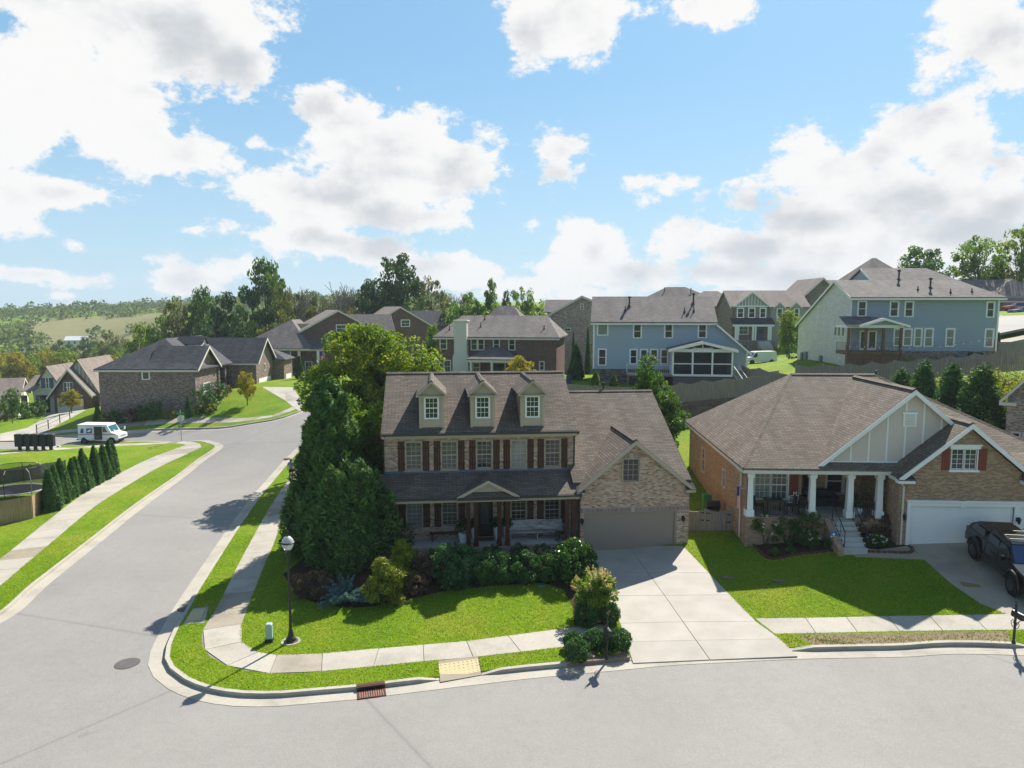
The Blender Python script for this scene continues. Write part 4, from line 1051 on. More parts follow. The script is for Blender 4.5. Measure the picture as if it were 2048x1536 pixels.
# ================================================================== the houses behind
c1 = lambda x, y: (x*.3125, 480+y*.3125)
c2 = lambda x, y: (560+x*.3125, 480+y*.3125)
c3 = lambda x, y: (1080+x*.3125, 520+y*.3125)
c4 = lambda x, y: (1480+x*.27734, 420+y*.27734)
def pwin(parent, f, p0, p1, ly, a, b, cols=1, rows=1, trim=None, tw=.11, glass=None, hung=True, cv=None, size=None):
    """window whose corners were read off the photograph, on the wall plane y = ly"""
    if cv: a, b = cv(*a), cv(*b)
    l0, l1 = f.Y(a[0], b[1], ly), f.Y(b[0], a[1], ly)
    w, h = (l1[0]-l0[0], l1[2]-l0[2]) if size is None else size
    cx, cz = (l0[0]+l1[0])/2, (l0[2]+l1[2])/2
    w = max(.4, round((w-2*tw)*10)/10); h = max(.4, round((h-1.6*tw)*10)/10)
    return window(parent, p0, p1, cx-w/2-p0[0], cx+w/2-p0[0], cz-h/2, cz+h/2, cols, rows, trim, tw, glass, 0.0, hung)
def shell(parent, mat, x0, x1, y0, y1, zb, ze, roof='x', zr=None, ym=None, skip=()):
    """four walls; gable ends follow the ridge"""
    W, Dp = x1-x0, y1-y0
    g = lambda w, c: rect(w, zb, ze) if zr is None else gable(w, zb, ze, zr, c)
    fx = (lambda w: rect(w, zb, ze)); 
    if 'f' not in skip: wall(parent, mat, (x0, y0), (x1, y0), g(W, ym) if roof == 'y' else fx(W))
    if 'r' not in skip: wall(parent, mat, (x1, y0), (x1, y1), g(Dp, ym) if roof == 'x' else fx(Dp))
    if 'b' not in skip: wall(parent, mat, (x1, y1), (x0, y1), g(W, None if ym is None else W-ym) if roof == 'y' else fx(W))
    if 'l' not in skip: wall(parent, mat, (x0, y1), (x0, y0), g(Dp, None if ym is None else Dp-ym) if roof == 'x' else fx(Dp))

# ---- blue lap-sided house with the screened porch
HB, f = house('lap_sided_house', tuple(atD(1186, 776, 83)), -8.0, 'pale blue lap sided house with white screened porch above stone foundation')
ze = f.Y(1300, 644, 0)[2]; zs = f.Y(1250, 738, 0)[2]; W = f.Y(1431, 645, 0)[0]
p0, p1 = (0, 0), (W+3.6, 0)
wall(HB, BLUE1, p0, p1, [(0, zs), (W+3.6, zs), (W+3.6, ze-3.3), (W, ze), (0, ze)])
wall(HB, STONE, (0, -.05), (W+3.6, -.05), rect(W+3.6, -2.5, zs))
wall(HB, BLUE1, (0, 10), (0, 0), gable(10, -2, ze, ze+2.9)); wall(HB, BLUE1, (W+3.6, 0), (W+3.6, 10), rect(10, -2, ze-3.3)); wall(HB, BLUE1, (W+3.6, 10), (0, 10), rect(W+3.6, -2, ze-3.3))
m = MB(); roof_x(m, -.35, W+.2, -.45, 10.4, ze, ze+3.0, 5.0); m.slab([(W-.1, -.45, ze+.02), (W+4.0, -.45, ze-3.5), (W+4.0, 10.4, ze-3.5), (W-.1, 10.4, ze+.02)][::-1], .14)
m.build('roof', SH_GREY, HB)
rakes(HB, WHITE, [((W+4.0, -.47, ze-3.5), (W-.1, -.47, ze+.02)), ((-.33, -.45, ze), (-.33, 5, ze+3.0))], .26, .06)
MB().box(-.35, W+.2, -.50, -.42, ze-.32, ze-.14).build('fascia', WHITE, HB)
for x in (-.02, W+3.5): MB().box(x-.05, x+.14, -.03, .0, zs, ze-.3 if x < 1 else ze-3.4).build('corner_board', WHITE, HB)
for a, b, gl in (((363, 408), (440, 485), GLASSL), ((592, 408), (655, 503), GLASS), ((792, 407), (855, 503), GLASS), ((1007, 405), (1072, 503), GLASS), ((368, 567), (428, 677), GLASS),
             ((570, 570), (627, 668), GLASS), ((637, 570), (693, 668), GLASS), ((702, 570), (758, 668), GLASS), ((766, 570), (824, 668), GLASS)):
    pwin(HB, f, p0, p1, 0, a, b, 1, 1, WHITE, .12, gl, gl is not GLASSL, c3)
# screened porch
q = lambda x, y: f.Y(*c3(x, y), -3.2)
xl, xr = q(852, 600)[0], q(1232, 600)[0]; zf = q(1000, 735)[2]; zt = q(1000, 590)[2]; zp = q(1045, 520)[2]; zg = q(1000, 770)[2]-1.6; zm = q(1000, 665)[2]
xm = (xl+xr)/2
m = MB()
for i in range(4):
    x = xl+(xr-xl)*i/3; m.box(x-.09, x+.09, -3.29, -3.11, zf, zt)
for y in (-1.6, -.1):
    for x in (xl, xr): m.box(x-.09, x+.09, y-.09, y+.09, zf, zt)
m.box(xl-.1, xr+.1, -3.30, -3.1, zt, zt+.35); m.box(xl, xr, -3.26, -3.14, zm-.05, zm+.06); m.box(xl, xr, -3.28, -3.12, zf-.16, zf+.06)
for x in (xl, xr): m.box(x-.06, x+.06, -3.2, 0, zm-.05, zm+.06); m.box(x-.1, x+.1, -3.2, 0, zt, zt+.35); m.box(x-.07, x+.07, -3.2, 0, zf-.16, zf+.06)
pf = m.build('porch_frame', WHITE, HB)
t = NT('insect_mesh'); t.col((.03, .032, .035)); t.b.inputs['Alpha'].default_value = 0.72; MESHM = t.done(0.8, 0.2)
for i in range(3):
    a, b = xl+(xr-xl)*i/3+.09, xl+(xr-xl)*(i+1)/3-.09
    MB().box(a, b, -3.205, -3.195, zf+.06, zm-.05).build('screen', MESHM, pf); MB().box(a, b, -3.205, -3.195, zm+.06, zt).build('screen', MESHM, pf)
MB().box(xl-.05, xr+.05, -3.2, 0, zf-.22, zf-.17).build('porch_floor', FENCEW, HB)
m = MB(); m.slab([(xl-.55, -3.65, zt+.30), (xm, -3.65, zp), (xm, 0, zp), (xl-.55, 0, zt+.30)], .12); m.slab([(xr+.55, -3.65, zt+.30), (xr+.55, 0, zt+.30), (xm, 0, zp), (xm, -3.65, zp)], .12); m.build('porch_roof', SH_GREY, HB)
rakes(HB, WHITE, [((xl-.55, -3.67, zt+.30), (xm, -3.67, zp)), ((xm, -3.67, zp), (xr+.55, -3.67, zt+.30))], .28, .07)
g = MB().add([(xl+.6, -3.15, zt+.36), (xr-.6, -3.15, zt+.36), (xm, -3.15, zp-.2)], [(0, 1, 2)]).build('gable_screen', SCREEN, HB)
m = MB().bar((xm, -3.2, zt+.36), (xm, -3.2, zp-.25), .10).bar((xm, -3.2, zt+.40), (xm-1.1, -3.2, zp-.75), .09).bar((xm, -3.2, zt+.40), (xm+1.1, -3.2, zp-.75), .09); m.build('truss', WHITE, g)
sk = MB().box(xl, xr, -3.15, -3.05, zg, zf-.2).build('porch_skirt', BLACKM, HB)
for i in range(8):
    z = zf-.32-i*.21; MB().box(xl+.05, xr-.05, -3.19, -3.15, z-.14, z).build('skirt_slat', plain('grey_slat', (.13, .12, .12)) if i == 0 else MATS['grey_slat'], sk)
# open deck with white railing at its left, stair at its right
dl = q(558, 700)[0]
MB().box(dl, xl, -3.2, 0, zf-.22, zf-.06).build('deck', FENCEW, HB)
for x in (dl+.1, (dl+xl)/2): MB().box(x-.07, x+.07, -3.15, -3.0, zg, zf-.2).build('deck_post', FENCEW, HB)
railing(HB, (dl, -3.15, zf-.05), (xl-.1, -3.15, zf-.05), 1.05, 22, WHITE); railing(HB, (dl, -3.15, zf-.05), (dl, -.1, zf-.05), 1.05, 14, WHITE)
railing(HB, (xr+.25, -3.0, zf-.05), (xr+1.1, -5.2, zg+.6), 1.0, 8, WHITE); railing(HB, (xr+.9, -1.8, zf-.05), (xr+1.8, -4.0, zg+.6), 1.0, 8, WHITE)
m = MB()
for i in range(9): x = xr+.45+i*.1; y = -2.2-i*.26; z = zf-.15-i*.2; m.box(x-.35, x+.5, y-.3, y, z-.08, z)
m.build('stair', FENCEW, HB)
for px_, py_, h_ in ((545, 320, 0), (572, 290, 1), (925, 330, 0), (984, 325, 0), (982, 270, 1)):
    l = f.pl(*c3(px_, py_), (0, -.59, 1), ze+.59*.45); vent_pipe(HB, l[0], l[1], l[2], .9 if h_ else .45, .09 if h_ else .06, bool(h_))

# ---- slate blue house with the whitewashed brick flank
HW, f = house('lap_sided_house', tuple(atD(1696, 724, 80)), -2.0, 'slate blue two storey house with whitewashed brick flank and timber deck')
ze = f.Y(1800, 594, 0)[2]; zs = f.Y(1800, 702, 0)[2]; W = f.Y(1996, 640, 0)[0]; p0, p1 = (0, 0), (W, 0)
wall(HW, BLUE2, p0, p1, rect(W, zs, ze)); wall(HW, BR_BROWN, (0, -.05), (W, -.05), rect(W, -3, zs))
zpk = f.X(1668, 567, 0); zlo = f.X(1597, 650, 0); yb = float(zlo[1])
wall(HW, BR_WHITE, (0, yb), (0, 0), [(0, -3), (yb, -3), (yb, ze), (yb-4.2, ze+1.9), (0, ze-3.3)])
wall(HW, BLUE2, (W, 0), (W, yb), rect(yb, -3, ze-.2)); wall(HW, BLUE2, (W, yb), (0, yb), rect(W, -3, ze-3.3))
m = MB(); m.slab([(-.3, -.5, ze-.02), (W+.5, -.5, ze-.02), (W-2.5, 4.2, ze+2.05), (-.3, 4.2, ze+2.05)], .14); m.slab([(W+.5, yb+.5, ze-3.5), (-.3, yb+.5, ze-3.5), (-.3, 4.2, ze+2.05), (W-2.5, 4.2, ze+2.05)], .14); m.slab([(W+.5, -.5, ze-.02), (W+.5, yb+.5, ze-3.5), (W-2.5, 4.2, ze+2.05)], .14)
roof_x(m, 4.2, 15.0, 3.2, 13.0, ze+1.4, ze+3.6, 7.5, 0, 3.0); m.build('roof', SH_GREY, HW)
m = MB(); roof_x(m, 5.0, 11.5, 8.5, 18.0, ze+2.0, ze+5.2, 13, 3.0, 3.0); m.build('upper_roof', SH_GREY, HW)
shell(HW, BLUE2, 5.4, 11.1, 8.9, 17.6, ze-4, ze+2.2)
wall(HW, BLUE2, (4.4, 12.5), (4.4, 3.6), gable(8.9, ze-1, ze+1.5, ze+3.4, 5.0))
rakes(HW, WHITE, [((-.28, -.5, ze), (-.28, 4.2, ze+2.05)), ((-.28, 4.2, ze+2.05), (-.28, yb+.5, ze-3.5)), ((4.2, 3.2, ze+1.4), (4.2, 7.5, ze+3.6))], .28, .06)
MB().box(-.3, W+.5, -.58, -.48, ze-.34, ze-.14).build('fascia', WHITE, HW); MB().box(W-.12, W+.06, -.04, .04, zs-.2, ze-.3).build('corner_board', WHITE, HW); MB().box(-.06, .12, -.04, .04, zs, ze-.3).build('corner_board', WHITE, HW)
for a, b in (((843, 655), (917, 770)), ((1074, 656), (1150, 772)), ((1180, 657), (1257, 773)), ((1768, 660), (1843, 778))): pwin(HW, f, p0, p1, 0, a, b, 1, 1, WHITE, .13, GLASS, True, c4)
for a, b in (((1100, 855), (1165, 982)), ((1170, 853), (1245, 984)), ((1246, 852), (1320, 986)), ((1322, 852), (1398, 988)), ((1476, 854), (1553, 988)), ((1757, 855), (1835, 992))): pwin(HW, f, p0, p1, 0, a, b, 1, 1, WHITE, .13, GLASSL, True, c4)
for x in (690, 716, 745):
    l = f.X(*c4(x, 875), 0); window(HW, (0, yb), (0, 0), yb-l[1]-.3, yb-l[1]+.3, l[2]-.55, l[2]+.55, 1, 1, WHITE, .06, GLASS, 0, False)
for x, y in ((452, 1060), (482, 1055), (588, 1085)):
    l = f.X(*c4(x, y), 0); MB().box(-.25, -.02, l[1]-.3, l[1]+.3, l[2]-.6, l[2]+.6).build('meter_box', plain('grey_meter', (.16, .19, .19)) if 'grey_meter' not in MATS else MATS['grey_meter'], HW)
# covered deck
q = lambda x, y: f.Y(*c4(x, y), -3.0)
xl, xr = q(780, 900)[0], q(1172, 900)[0]; zf = q(900, 1022)[2]; zt = q(900, 850)[2]; zp = q(1040, 778)[2]; zg = q(900, 1105)[2]-1.2
for i, x in enumerate((xl+.1, xl+(xr-xl)*.34, xl+(xr-xl)*.66, xr-.1)): MB().box(x-.12, x+.12, -3.0, -2.76, zg, zt).build('deck_post', CEDAR2, HW)
MB().box(xl, xr, -3.0, 0, zf-.35, zf).build('deck', CEDAR2, HW)
railing(HW, (xl, -2.9, zf), (xr, -2.9, zf), .95, 26, CEDAR2); railing(HW, (xl, -2.9, zf), (xl, -.1, zf), .95, 14, CEDAR2)
MB().box(xl-.1, xr+.1, -3.1, 0, zt, zt+.3).build('porch_beam', WHITE, HW)
xm = xl+(xr-xl)*.62
m = MB(); m.slab([(xl-.4, -3.5, zt+.28), (xl+1.2, -3.5, zt+.28), (xm, -.0, zp+.15), (xl+.2, 0, zp+.15)], .1)
m.slab([(xl+.9, -3.55, zt+.30), (xm, -3.55, zp), (xm, 0, zp+.05), (xl+.9, 0, zt+.35)], .1); m.slab([(xr+.5, -3.55, zt+.30), (xr+.5, 0, zt+.35), (xm, 0, zp+.05), (xm, -3.55, zp)], .1); m.build('porch_roof', SH_GREY, HW)
rakes(HW, WHITE, [((xl+.9, -3.57, zt+.30), (xm, -3.57, zp)), ((xm, -3.57, zp), (xr+.5, -3.57, zt+.30))], .24, .07)
MB().add([(xl+1.6, -3.1, zt+.3), (xr-.2, -3.1, zt+.3), (xm, -3.1, zp-.15)], [(0, 1, 2)]).build('gable_panel', BLUE2, HW)
sk = MB().box(xl, xr, -2.85, -2.75, zg, zf-.36).build('deck_skirt', BLACKM, HW)
for i in range(8): MB().box(xl+.05, xr-.05, -2.93, -2.86, zf-.40-(i+1)*.22+.03, zf-.40-i*.22-.01).build('skirt_slat', CEDAR2, sk)
l = f.Y(*c4(860, 950), 0); dd = MB().box(l[0], l[0]+1.9, -.06, 0, zf, zf+2.2).build('patio_door', WHITE, HW)
for k in (0, 1): MB().box(l[0]+.15+k*.9, l[0]+.8+k*.9, -.075, -.06, zf+.25, zf+2.05).build('pane', GLASS, dd)
for x, y, h_ in ((1145, 500, 1), (1282, 575, 0), (1372, 560, 1), (1518, 595, 0), (1672, 590, 0)):
    l = f.pl(*c4(x, y), (0, -.44, 1), ze+.44*.5); vent_pipe(HW, l[0], l[1], l[2], .95 if h_ else .4, .1 if h_ else .06, bool(h_))

# ---- red brick house with the cream siding chimney
HC, f = house('brick_house', tuple(atD(874, 758, 90)), -10.0, 'dark red brick house with tall cream siding chimney and covered patio')
W = f.Y(1113, 690, 0)[0]; ze = f.Y(1000, 674, 0)[2]; p0, p1 = (0, 0), (W, 0)
shell(HC, BR_RED, 0, W, 0, 10, -2, ze)
m = MB(); roof_x(m, -.4, W+.4, -.4, 10.4, ze, ze+2.6, 5, 2.5, 2.2); roof_x(m, 3.0, 11.5, 4, 14, ze+.3, ze+3.9, 9, 3.2, 3.2); m.build('roof', SH_GREY, HC)
MB().box(-.4, W+.4, -.46, -.38, ze-.32, ze-.14).build('fascia', OFFW, HC)
for a, b, c in (((1022, 628), (1070, 700), 1), ((1220, 628), (1265, 706), 1), ((1264, 628), (1310, 706), 1), ((1363, 632), (1407, 706), 1), ((1460, 632), (1508, 707), 1), ((1048, 767), (1094, 852), 2), ((1658, 775), (1694, 836), 1), ((1232, 783), (1282, 850), 1)):
    pwin(HC, f, p0, p1, 0, a, b, c, 1, OFFW, .10, GLASS, True, c2)
a, b = f.Y(*c2(1112, 520), -.9), f.Y(*c2(1195, 850), -.9); zt = a[2]; x0, x1 = a[0], b[0]; zsh = f.Y(*c2(1150, 725), -.9)[2]
m = MB().box(x0, x1, -.9, 0, zsh, zt).box(x0-.2, x1+.2, -.9, 0, -2, zsh-.5); m.add([(x0-.2, -.9, zsh-.5), (x1+.2, -.9, zsh-.5), (x1, -.9, zsh), (x0, -.9, zsh), (x0-.2, 0, zsh-.5), (x1+.2, 0, zsh-.5), (x1, 0, zsh), (x0, 0, zsh)], [(0, 1, 2, 3), (1, 5, 6, 2), (4, 0, 3, 7)])
m.box(x0-.1, x1+.1, -1.0, .6, zt, zt+.14); m.build('chimney', WSIDE, HC)
a, b = f.Y(*c2(1212, 760), -3), f.Y(*c2(1500, 760), -3); zt = a[2]
m = MB(); m.slab([(a[0]-.3, -3.3, zt), (b[0]+.3, -3.3, zt), (b[0]-2.0, 0, zt+1.3), (a[0]+2.0, 0, zt+1.3)], .1); m.slab([(a[0]-.3, 0, zt), (a[0]-.3, -3.3, zt), (a[0]+2.0, 0, zt+1.3)], .1); m.slab([(b[0]+.3, -3.3, zt), (b[0]+.3, 0, zt), (b[0]-2.0, 0, zt+1.3)], .1); m.build('patio_roof', SH_GREY, HC)
MB().box(a[0]-.2, b[0]+.2, -3.2, -2.9, zt-.4, zt-.12).build('patio_beam', OFFW, HC)
for x in (a[0]+.2, (a[0]+b[0])/2, b[0]-.2): MB().box(x-.12, x+.12, -3.15, -2.9, -1.5, zt-.4).build('patio_post', OFFW, HC)
pd = MB().box((a[0]+b[0])/2-.6, (a[0]+b[0])/2+1.2, -.06, 0, .1, 2.3).build('patio_door', OFFW, HC); MB().box((a[0]+b[0])/2-.4, (a[0]+b[0])/2+1.0, -.075, -.06, .3, 2.1).build('pane', GLASS, pd)
for x, y in ((1085, 575), (1285, 555), (1310, 510), (1690, 570)):
    l = f.pl(*c2(x, y), (0, -.48, 1), ze+.48*.4); vent_pipe(HC, l[0], l[1], l[2], .5, .06)

# ---- pale brick house between them
HE, f = house('brick_house', tuple(atD(1098, 745, 108)), -6.0, 'tall pale brick gable house between red brick and blue houses')
W = 14.0; ze = f.Y(1100, 627, 0)[2]; pk = f.Y(*c3(268, 232), 0)
shell(HE, BR_PALE, 0, W, 0, 12, -2, ze, 'y', pk[2]-.1, float(pk[0]))
m = MB(); roof_y(m, -.5, W+.5, -.4, 12.4, ze-.3, pk[2]+.1, float(pk[0]), ze1=ze-1.2); m.build('roof', SH_PALE, HE)
rakes(HE, OFFW, [((-.5, -.42, ze-.3), (pk[0], -.42, pk[2]+.1)), ((pk[0], -.42, pk[2]+.1), (W+.5, -.42, ze-1.2))], .3, .06)
m = MB(); roof_x(m, -1.2, 5, 6, 14, ze+.2, ze+2.2, 10); m.build('rear_roof', SH_GREY, HE)
pwin(HE, f, (0, 0), (W, 0), 0, (258, 278), (281, 322), 1, 1, OFFW, .05, GLASSL, True, c3); pwin(HE, f, (0, 0), (W, 0), 0, (158, 435), (197, 455), 2, 1, OFFW, .08, GLASS, False, c3)
downspout(HE, [(.2, -.1, ze-.2), (.2, -.1, 0)], OFFW, .07)

# ---- craftsman house with the battened gable
HK, f = house('craftsman_house', tuple(atD(1462, 700, 130)), -2.0, 'grey craftsman house with battened front gable and white porch columns')
q = lambda x, y, ly=0: f.Y(*c3(x, y), ly)
W = q(1715, 300)[0]; ze = q(1300, 300)[2]; zr = f.Y(1500, 581, 5)[2]; p0, p1 = (0, 0), (W, 0)
xb = q(1478, 300)[0]
wall(HK, BR_BROWN, (0, 0), (xb, 0), rect(xb, -2, ze)); wall(HK, GREYP, (xb, 0), (W, 0), rect(W-xb, -2, ze)); shell(HK, BR_BROWN, 0, W, 0, 10, -2, ze, 'x', zr-.1, 5, ('f',))
m = MB(); roof_x(m, -.4, W+.4, -.4, 10.4, ze, zr, 5); 
gl, gr, gp = q(1240, 295, -.6), q(1470, 295, -.6), q(1358, 200, -.6)
m.slab([(gl[0]-.1, -.9, gl[2]), (gp[0], -.9, gp[2]), (gp[0], 5, gp[2]), (gl[0]-.1, 5, gl[2])], .12); m.slab([(gr[0]+.1, -.9, gr[2]), (gr[0]+.1, 5, gr[2]), (gp[0], 5, gp[2]), (gp[0], -.9, gp[2])], .12); m.build('roof', SH_PALE, HK)
g = MB().add([(gl[0]+.3, -.6, gl[2]-.1), (gr[0]-.3, -.6, gr[2]-.1), (gp[0], -.6, gp[2]-.2)], [(0, 1, 2)]).build('gable_panel', GREYP, HK)
for i in range(-4, 5):
    x = gp[0]+i*.55; zt = gp[2]-.3-abs(i)*.55*(gp[2]-gl[2])/(gp[0]-gl[0]); 
    if zt > gl[2]+.2: MB().box(x-.05, x+.05, -.64, -.605, gl[2]+.1, zt).build('batten', WHITE, g)
MB().box(gl[0]+.2, gr[0]-.2, -.68, -.605, gl[2]-.15, gl[2]+.1).build('bottom_board', WHITE, g)
rakes(HK, WHITE, [((gl[0]-.1, -.92, gl[2]), (gp[0], -.92, gp[2])), ((gp[0], -.92, gp[2]), (gr[0]+.1, -.92, gr[2])), ((-.38, -.4, ze), (-.38, 5, zr))], .3, .07)
shell(HK, BR_BROWN, gl[0]+.3, gr[0]-.3, -.55, 0, -2, gl[2], skip=('b',))
for a, b in (((1258, 305), (1307, 372)), ((1331, 305), (1379, 372)), ((1403, 305), (1450, 372)), ((1512, 308), (1555, 375)), ((1622, 308), (1662, 375))):
    y = -.55 if a[0] < 1460 else 0; pwin(HK, f, (0, y), (W, y), y, a, b, 1, 1, WHITE, .16, GLASS, True, c3)
for x in (1535, 1640):
    a = q(x, 285, -.45); m = MB(); m.slab([(a[0]-1.1, -.5, ze-.1), (a[0], -.5, ze+1.0), (a[0], 2, ze+1.0), (a[0]-1.1, 2, ze-.1)], .1); m.slab([(a[0]+1.1, -.5, ze-.1), (a[0]+1.1, 2, ze-.1), (a[0], 2, ze+1.0), (a[0], -.5, ze+1.0)], .1); m.build('eyebrow_roof', SH_PALE, HK)
    rakes(HK, WHITE, [((a[0]-1.1, -.52, ze-.1), (a[0], -.52, ze+1.0)), ((a[0], -.52, ze+1.0), (a[0]+1.1, -.52, ze-.1))], .22, .06); MB().add([(a[0]-.9, -.42, ze-.15), (a[0]+.9, -.42, ze-.15), (a[0], -.42, ze+.8)], [(0, 1, 2)]).build('eyebrow_panel', GREYP, HK)
a, b = q(1232, 408, -2.4), q(1505, 408, -2.4)
MB().slab([(a[0], -2.5, a[2]), (b[0], -2.5, a[2]), (b[0], -.56, a[2]+1.0), (a[0], -.56, a[2]+1.0)], .12).build('porch_roof', SH_DARK, HK)
MB().box(a[0]+.1, b[0]-.1, -2.4, -2.1, a[2]-.5, a[2]-.13).build('porch_beam', WHITE, HK)
zf = q(1400, 515, -2.4)[2]
for x in (1255, 1268, 1365, 1380, 1465, 1478): c = q(x, 450, -2.4); MB().box(c[0]-.14, c[0]+.14, -2.4, -2.12, zf, a[2]-.5).build('porch_column', WHITE, HK)
wall(HK, BR_BROWN, (a[0], -2.5), (b[0], -2.5), rect(b[0]-a[0], -2, zf), name='porch_base'); MB().box(a[0], b[0], -2.48, -.56, zf-.2, zf-.01).build('porch_floor', PORCHC, HK)
c = q(1411, 475, -.55); dd = MB().box(c[0]-.6, c[0]+.6, -.62, -.555, zf, zf+2.4).build('front_door', SLATEB, HK); MB().lathe([(.32, 0), (.34, .06), (.26, .06), (.26, 0)], 14).build('wreath', plain('wreath_green', (.06, .05, .04)), dd, (c[0], -.62, zf+1.6)).rotation_euler = (R(90), 0, 0)
pwin(HK, f, (0, -.55), (W, -.55), -.55, (1270, 418), (1335, 478), 2, 1, WHITE, .14, GLASSM, True, c3)
for i in range(7): MB().box(c[0]-1.1, c[0]+1.1, -2.8-i*.3, -2.5-i*.3, -3, zf-.15-i*.17).build('step', PORCHC, HK)

# ---- charcoal-roofed brick ranch across the side street (its front faces right)
HD, f = house('brick_house', tuple(atD(393, 818, 88)), 0.0, 'brown brick ranch house with charcoal hip roof across the side street')
W = -f.Y(199, 780, 0)[0]; ze = f.Y(300, 738, 0)[2]; zr = atD(340, 675, 95)[2]-f.o[2]
wall(HD, BR_BROWN, (-W, 0), (0, 0), rect(W, -2.5, ze)); wall(HD, BR_BROWN, (-W, 18), (-W, 0), rect(18, -2.5, ze)); wall(HD, BR_BROWN, (3.6, 18), (-W, 18), rect(W+3.6, -2.5, ze))
wall(HD, BR_BROWN, (0, 0), (0, 6.5), gable(6.5, -2.5, ze, ze+2.6)); wall(HD, BR_BROWN, (0, 6.5), (-1.5, 6.5), rect(1.5, -2.5, ze)); wall(HD, STONE, (-1.5, 6.5), (-1.5, 11), rect(4.5, -2.5, ze)); wall(HD, BR_BROWN, (-1.5, 11), (3.6, 11), rect(5.1, -2.5, ze)); wall(HD, BR_BROWN, (3.6, 11), (3.6, 18), gable(7, -2.5, ze, ze+3.2))
wall(HD, BR_BROWN, (3.6, 18), (5.2, 18), rect(1.6, -2.5, ze)); wall(HD, BR_BROWN, (5.2, 18), (5.2, 22), rect(4, -2.5, ze)); wall(HD, BR_BROWN, (5.2, 22), (0, 22), rect(5.2, -2.5, ze))
m = MB(); roof_y(m, -W-.4, .5, -.4, 20, ze, zr, -W/2, 5.5, 4.0); m.slab([(.55, -.3, ze-.05), (.55, 3.25, ze+2.7), (-6, 3.25, ze+2.7), (-6, -.3, ze-.05)][::-1], .12); m.slab([(.55, 6.8, ze-.05), (-6, 6.8, ze-.05), (-6, 3.25, ze+2.7), (.55, 3.25, ze+2.7)][::-1], .12)
m.slab([(4.1, 10.6, ze-.05), (4.1, 14.5, ze+3.3), (-6, 14.5, ze+3.3), (-6, 10.6, ze-.05)][::-1], .12); m.slab([(4.1, 18.4, ze-.05), (-6, 18.4, ze-.05), (-6, 14.5, ze+3.3), (4.1, 14.5, ze+3.3)][::-1], .12)
m.slab([(5.6, 17.6, ze-.05), (5.6, 22.4, ze-.05), (2.5, 20, ze+1.6)], .12); m.slab([(2.0, 17.6, ze-.05), (5.6, 17.6, ze-.05), (2.5, 20, ze+1.6)], .12); m.build('roof', SH_DARK, HD)
rakes(HD, OFFW, [((.57, -.3, ze-.05), (.57, 3.25, ze+2.7)), ((.57, 3.25, ze+2.7), (.57, 6.8, ze-.05)), ((4.12, 10.6, ze-.05), (4.12, 14.5, ze+3.3)), ((4.12, 14.5, ze+3.3), (4.12, 18.4, ze-.05))], .3, .06)
MB().box(-W-.4, .5, -.46, -.36, ze-.34, ze-.12).build('fascia', OFFW, HD); MB().box(-1.4, 4.1, 10.54, 10.64, ze-.34, ze-.12).build('fascia', OFFW, HD)
pwin(HD, f, (-W, 0), (0, 0), 0, (909, 840), (957, 896), 1, 1, WHITE, .10, GLASSM, False, c1)
for s in (2.3, 3.3): window(HD, (0, 0), (0, 6.5), s, s+.9, .9, 2.9, 2, 2, WHITE, .08, GLASSM)
shutter(HD, (0, 0), (0, 6.5), 1.5, 2.15, .9, 2.9, SLATEB, 3, False); shutter(HD, (0, 0), (0, 6.5), 4.35, 5.0, .9, 2.9, SLATEB, 3, False)
garage_door(HD, (3.6, 11), (3.6, 18), .9, 5.8, .3, 2.6, WHITE, 6, 4, -.03, True); garage_door(HD, (5.2, 18), (5.2, 22), .8, 3.3, .3, 2.6, WHITE, 3, 4, -.03, True)
window(HD, (3.6, 11), (3.6, 18), 3.2, 3.7, 3.6, 4.5, 1, 1, OFFW, .08, GLASS, 0, False)
MB().box(-1.45, -1.4, 7.5, 8.6, .3, 2.6).build('front_door', DOORBLK, HD)
for y in (6.9, 9.0, 10.6): MB().box(-.25, .15, y-.25, y+.25, -2, ze-.3).build('porch_column', STONE, HD)
d = MB().box(-4.6, -2.2, 7.2, 8.8, ze+1.0, ze+2.9).add([(-2.2, 7.2, ze+2.9), (-2.2, 8.8, ze+2.9), (-2.2, 8.0, ze+3.6)], [(0, 1, 2)]).build('dormer', WHITE, HD)
m = MB(); m.slab([(-1.9, 6.9, ze+2.75), (-1.9, 8.0, ze+3.75), (-5.5, 8.0, ze+3.75), (-5.5, 6.9, ze+2.75)][::-1], .1); m.slab([(-1.9, 9.1, ze+2.75), (-5.5, 9.1, ze+2.75), (-5.5, 8.0, ze+3.75), (-1.9, 8.0, ze+3.75)][::-1], .1); m.build('dormer_roof', SH_DARK, d)
window(d, (-2.2, 7.2), (-2.2, 8.8), .4, 1.2, ze+1.5, ze+2.7, 2, 2, WHITE, .08, GLASS, 0, False, True, 'dormer_window')

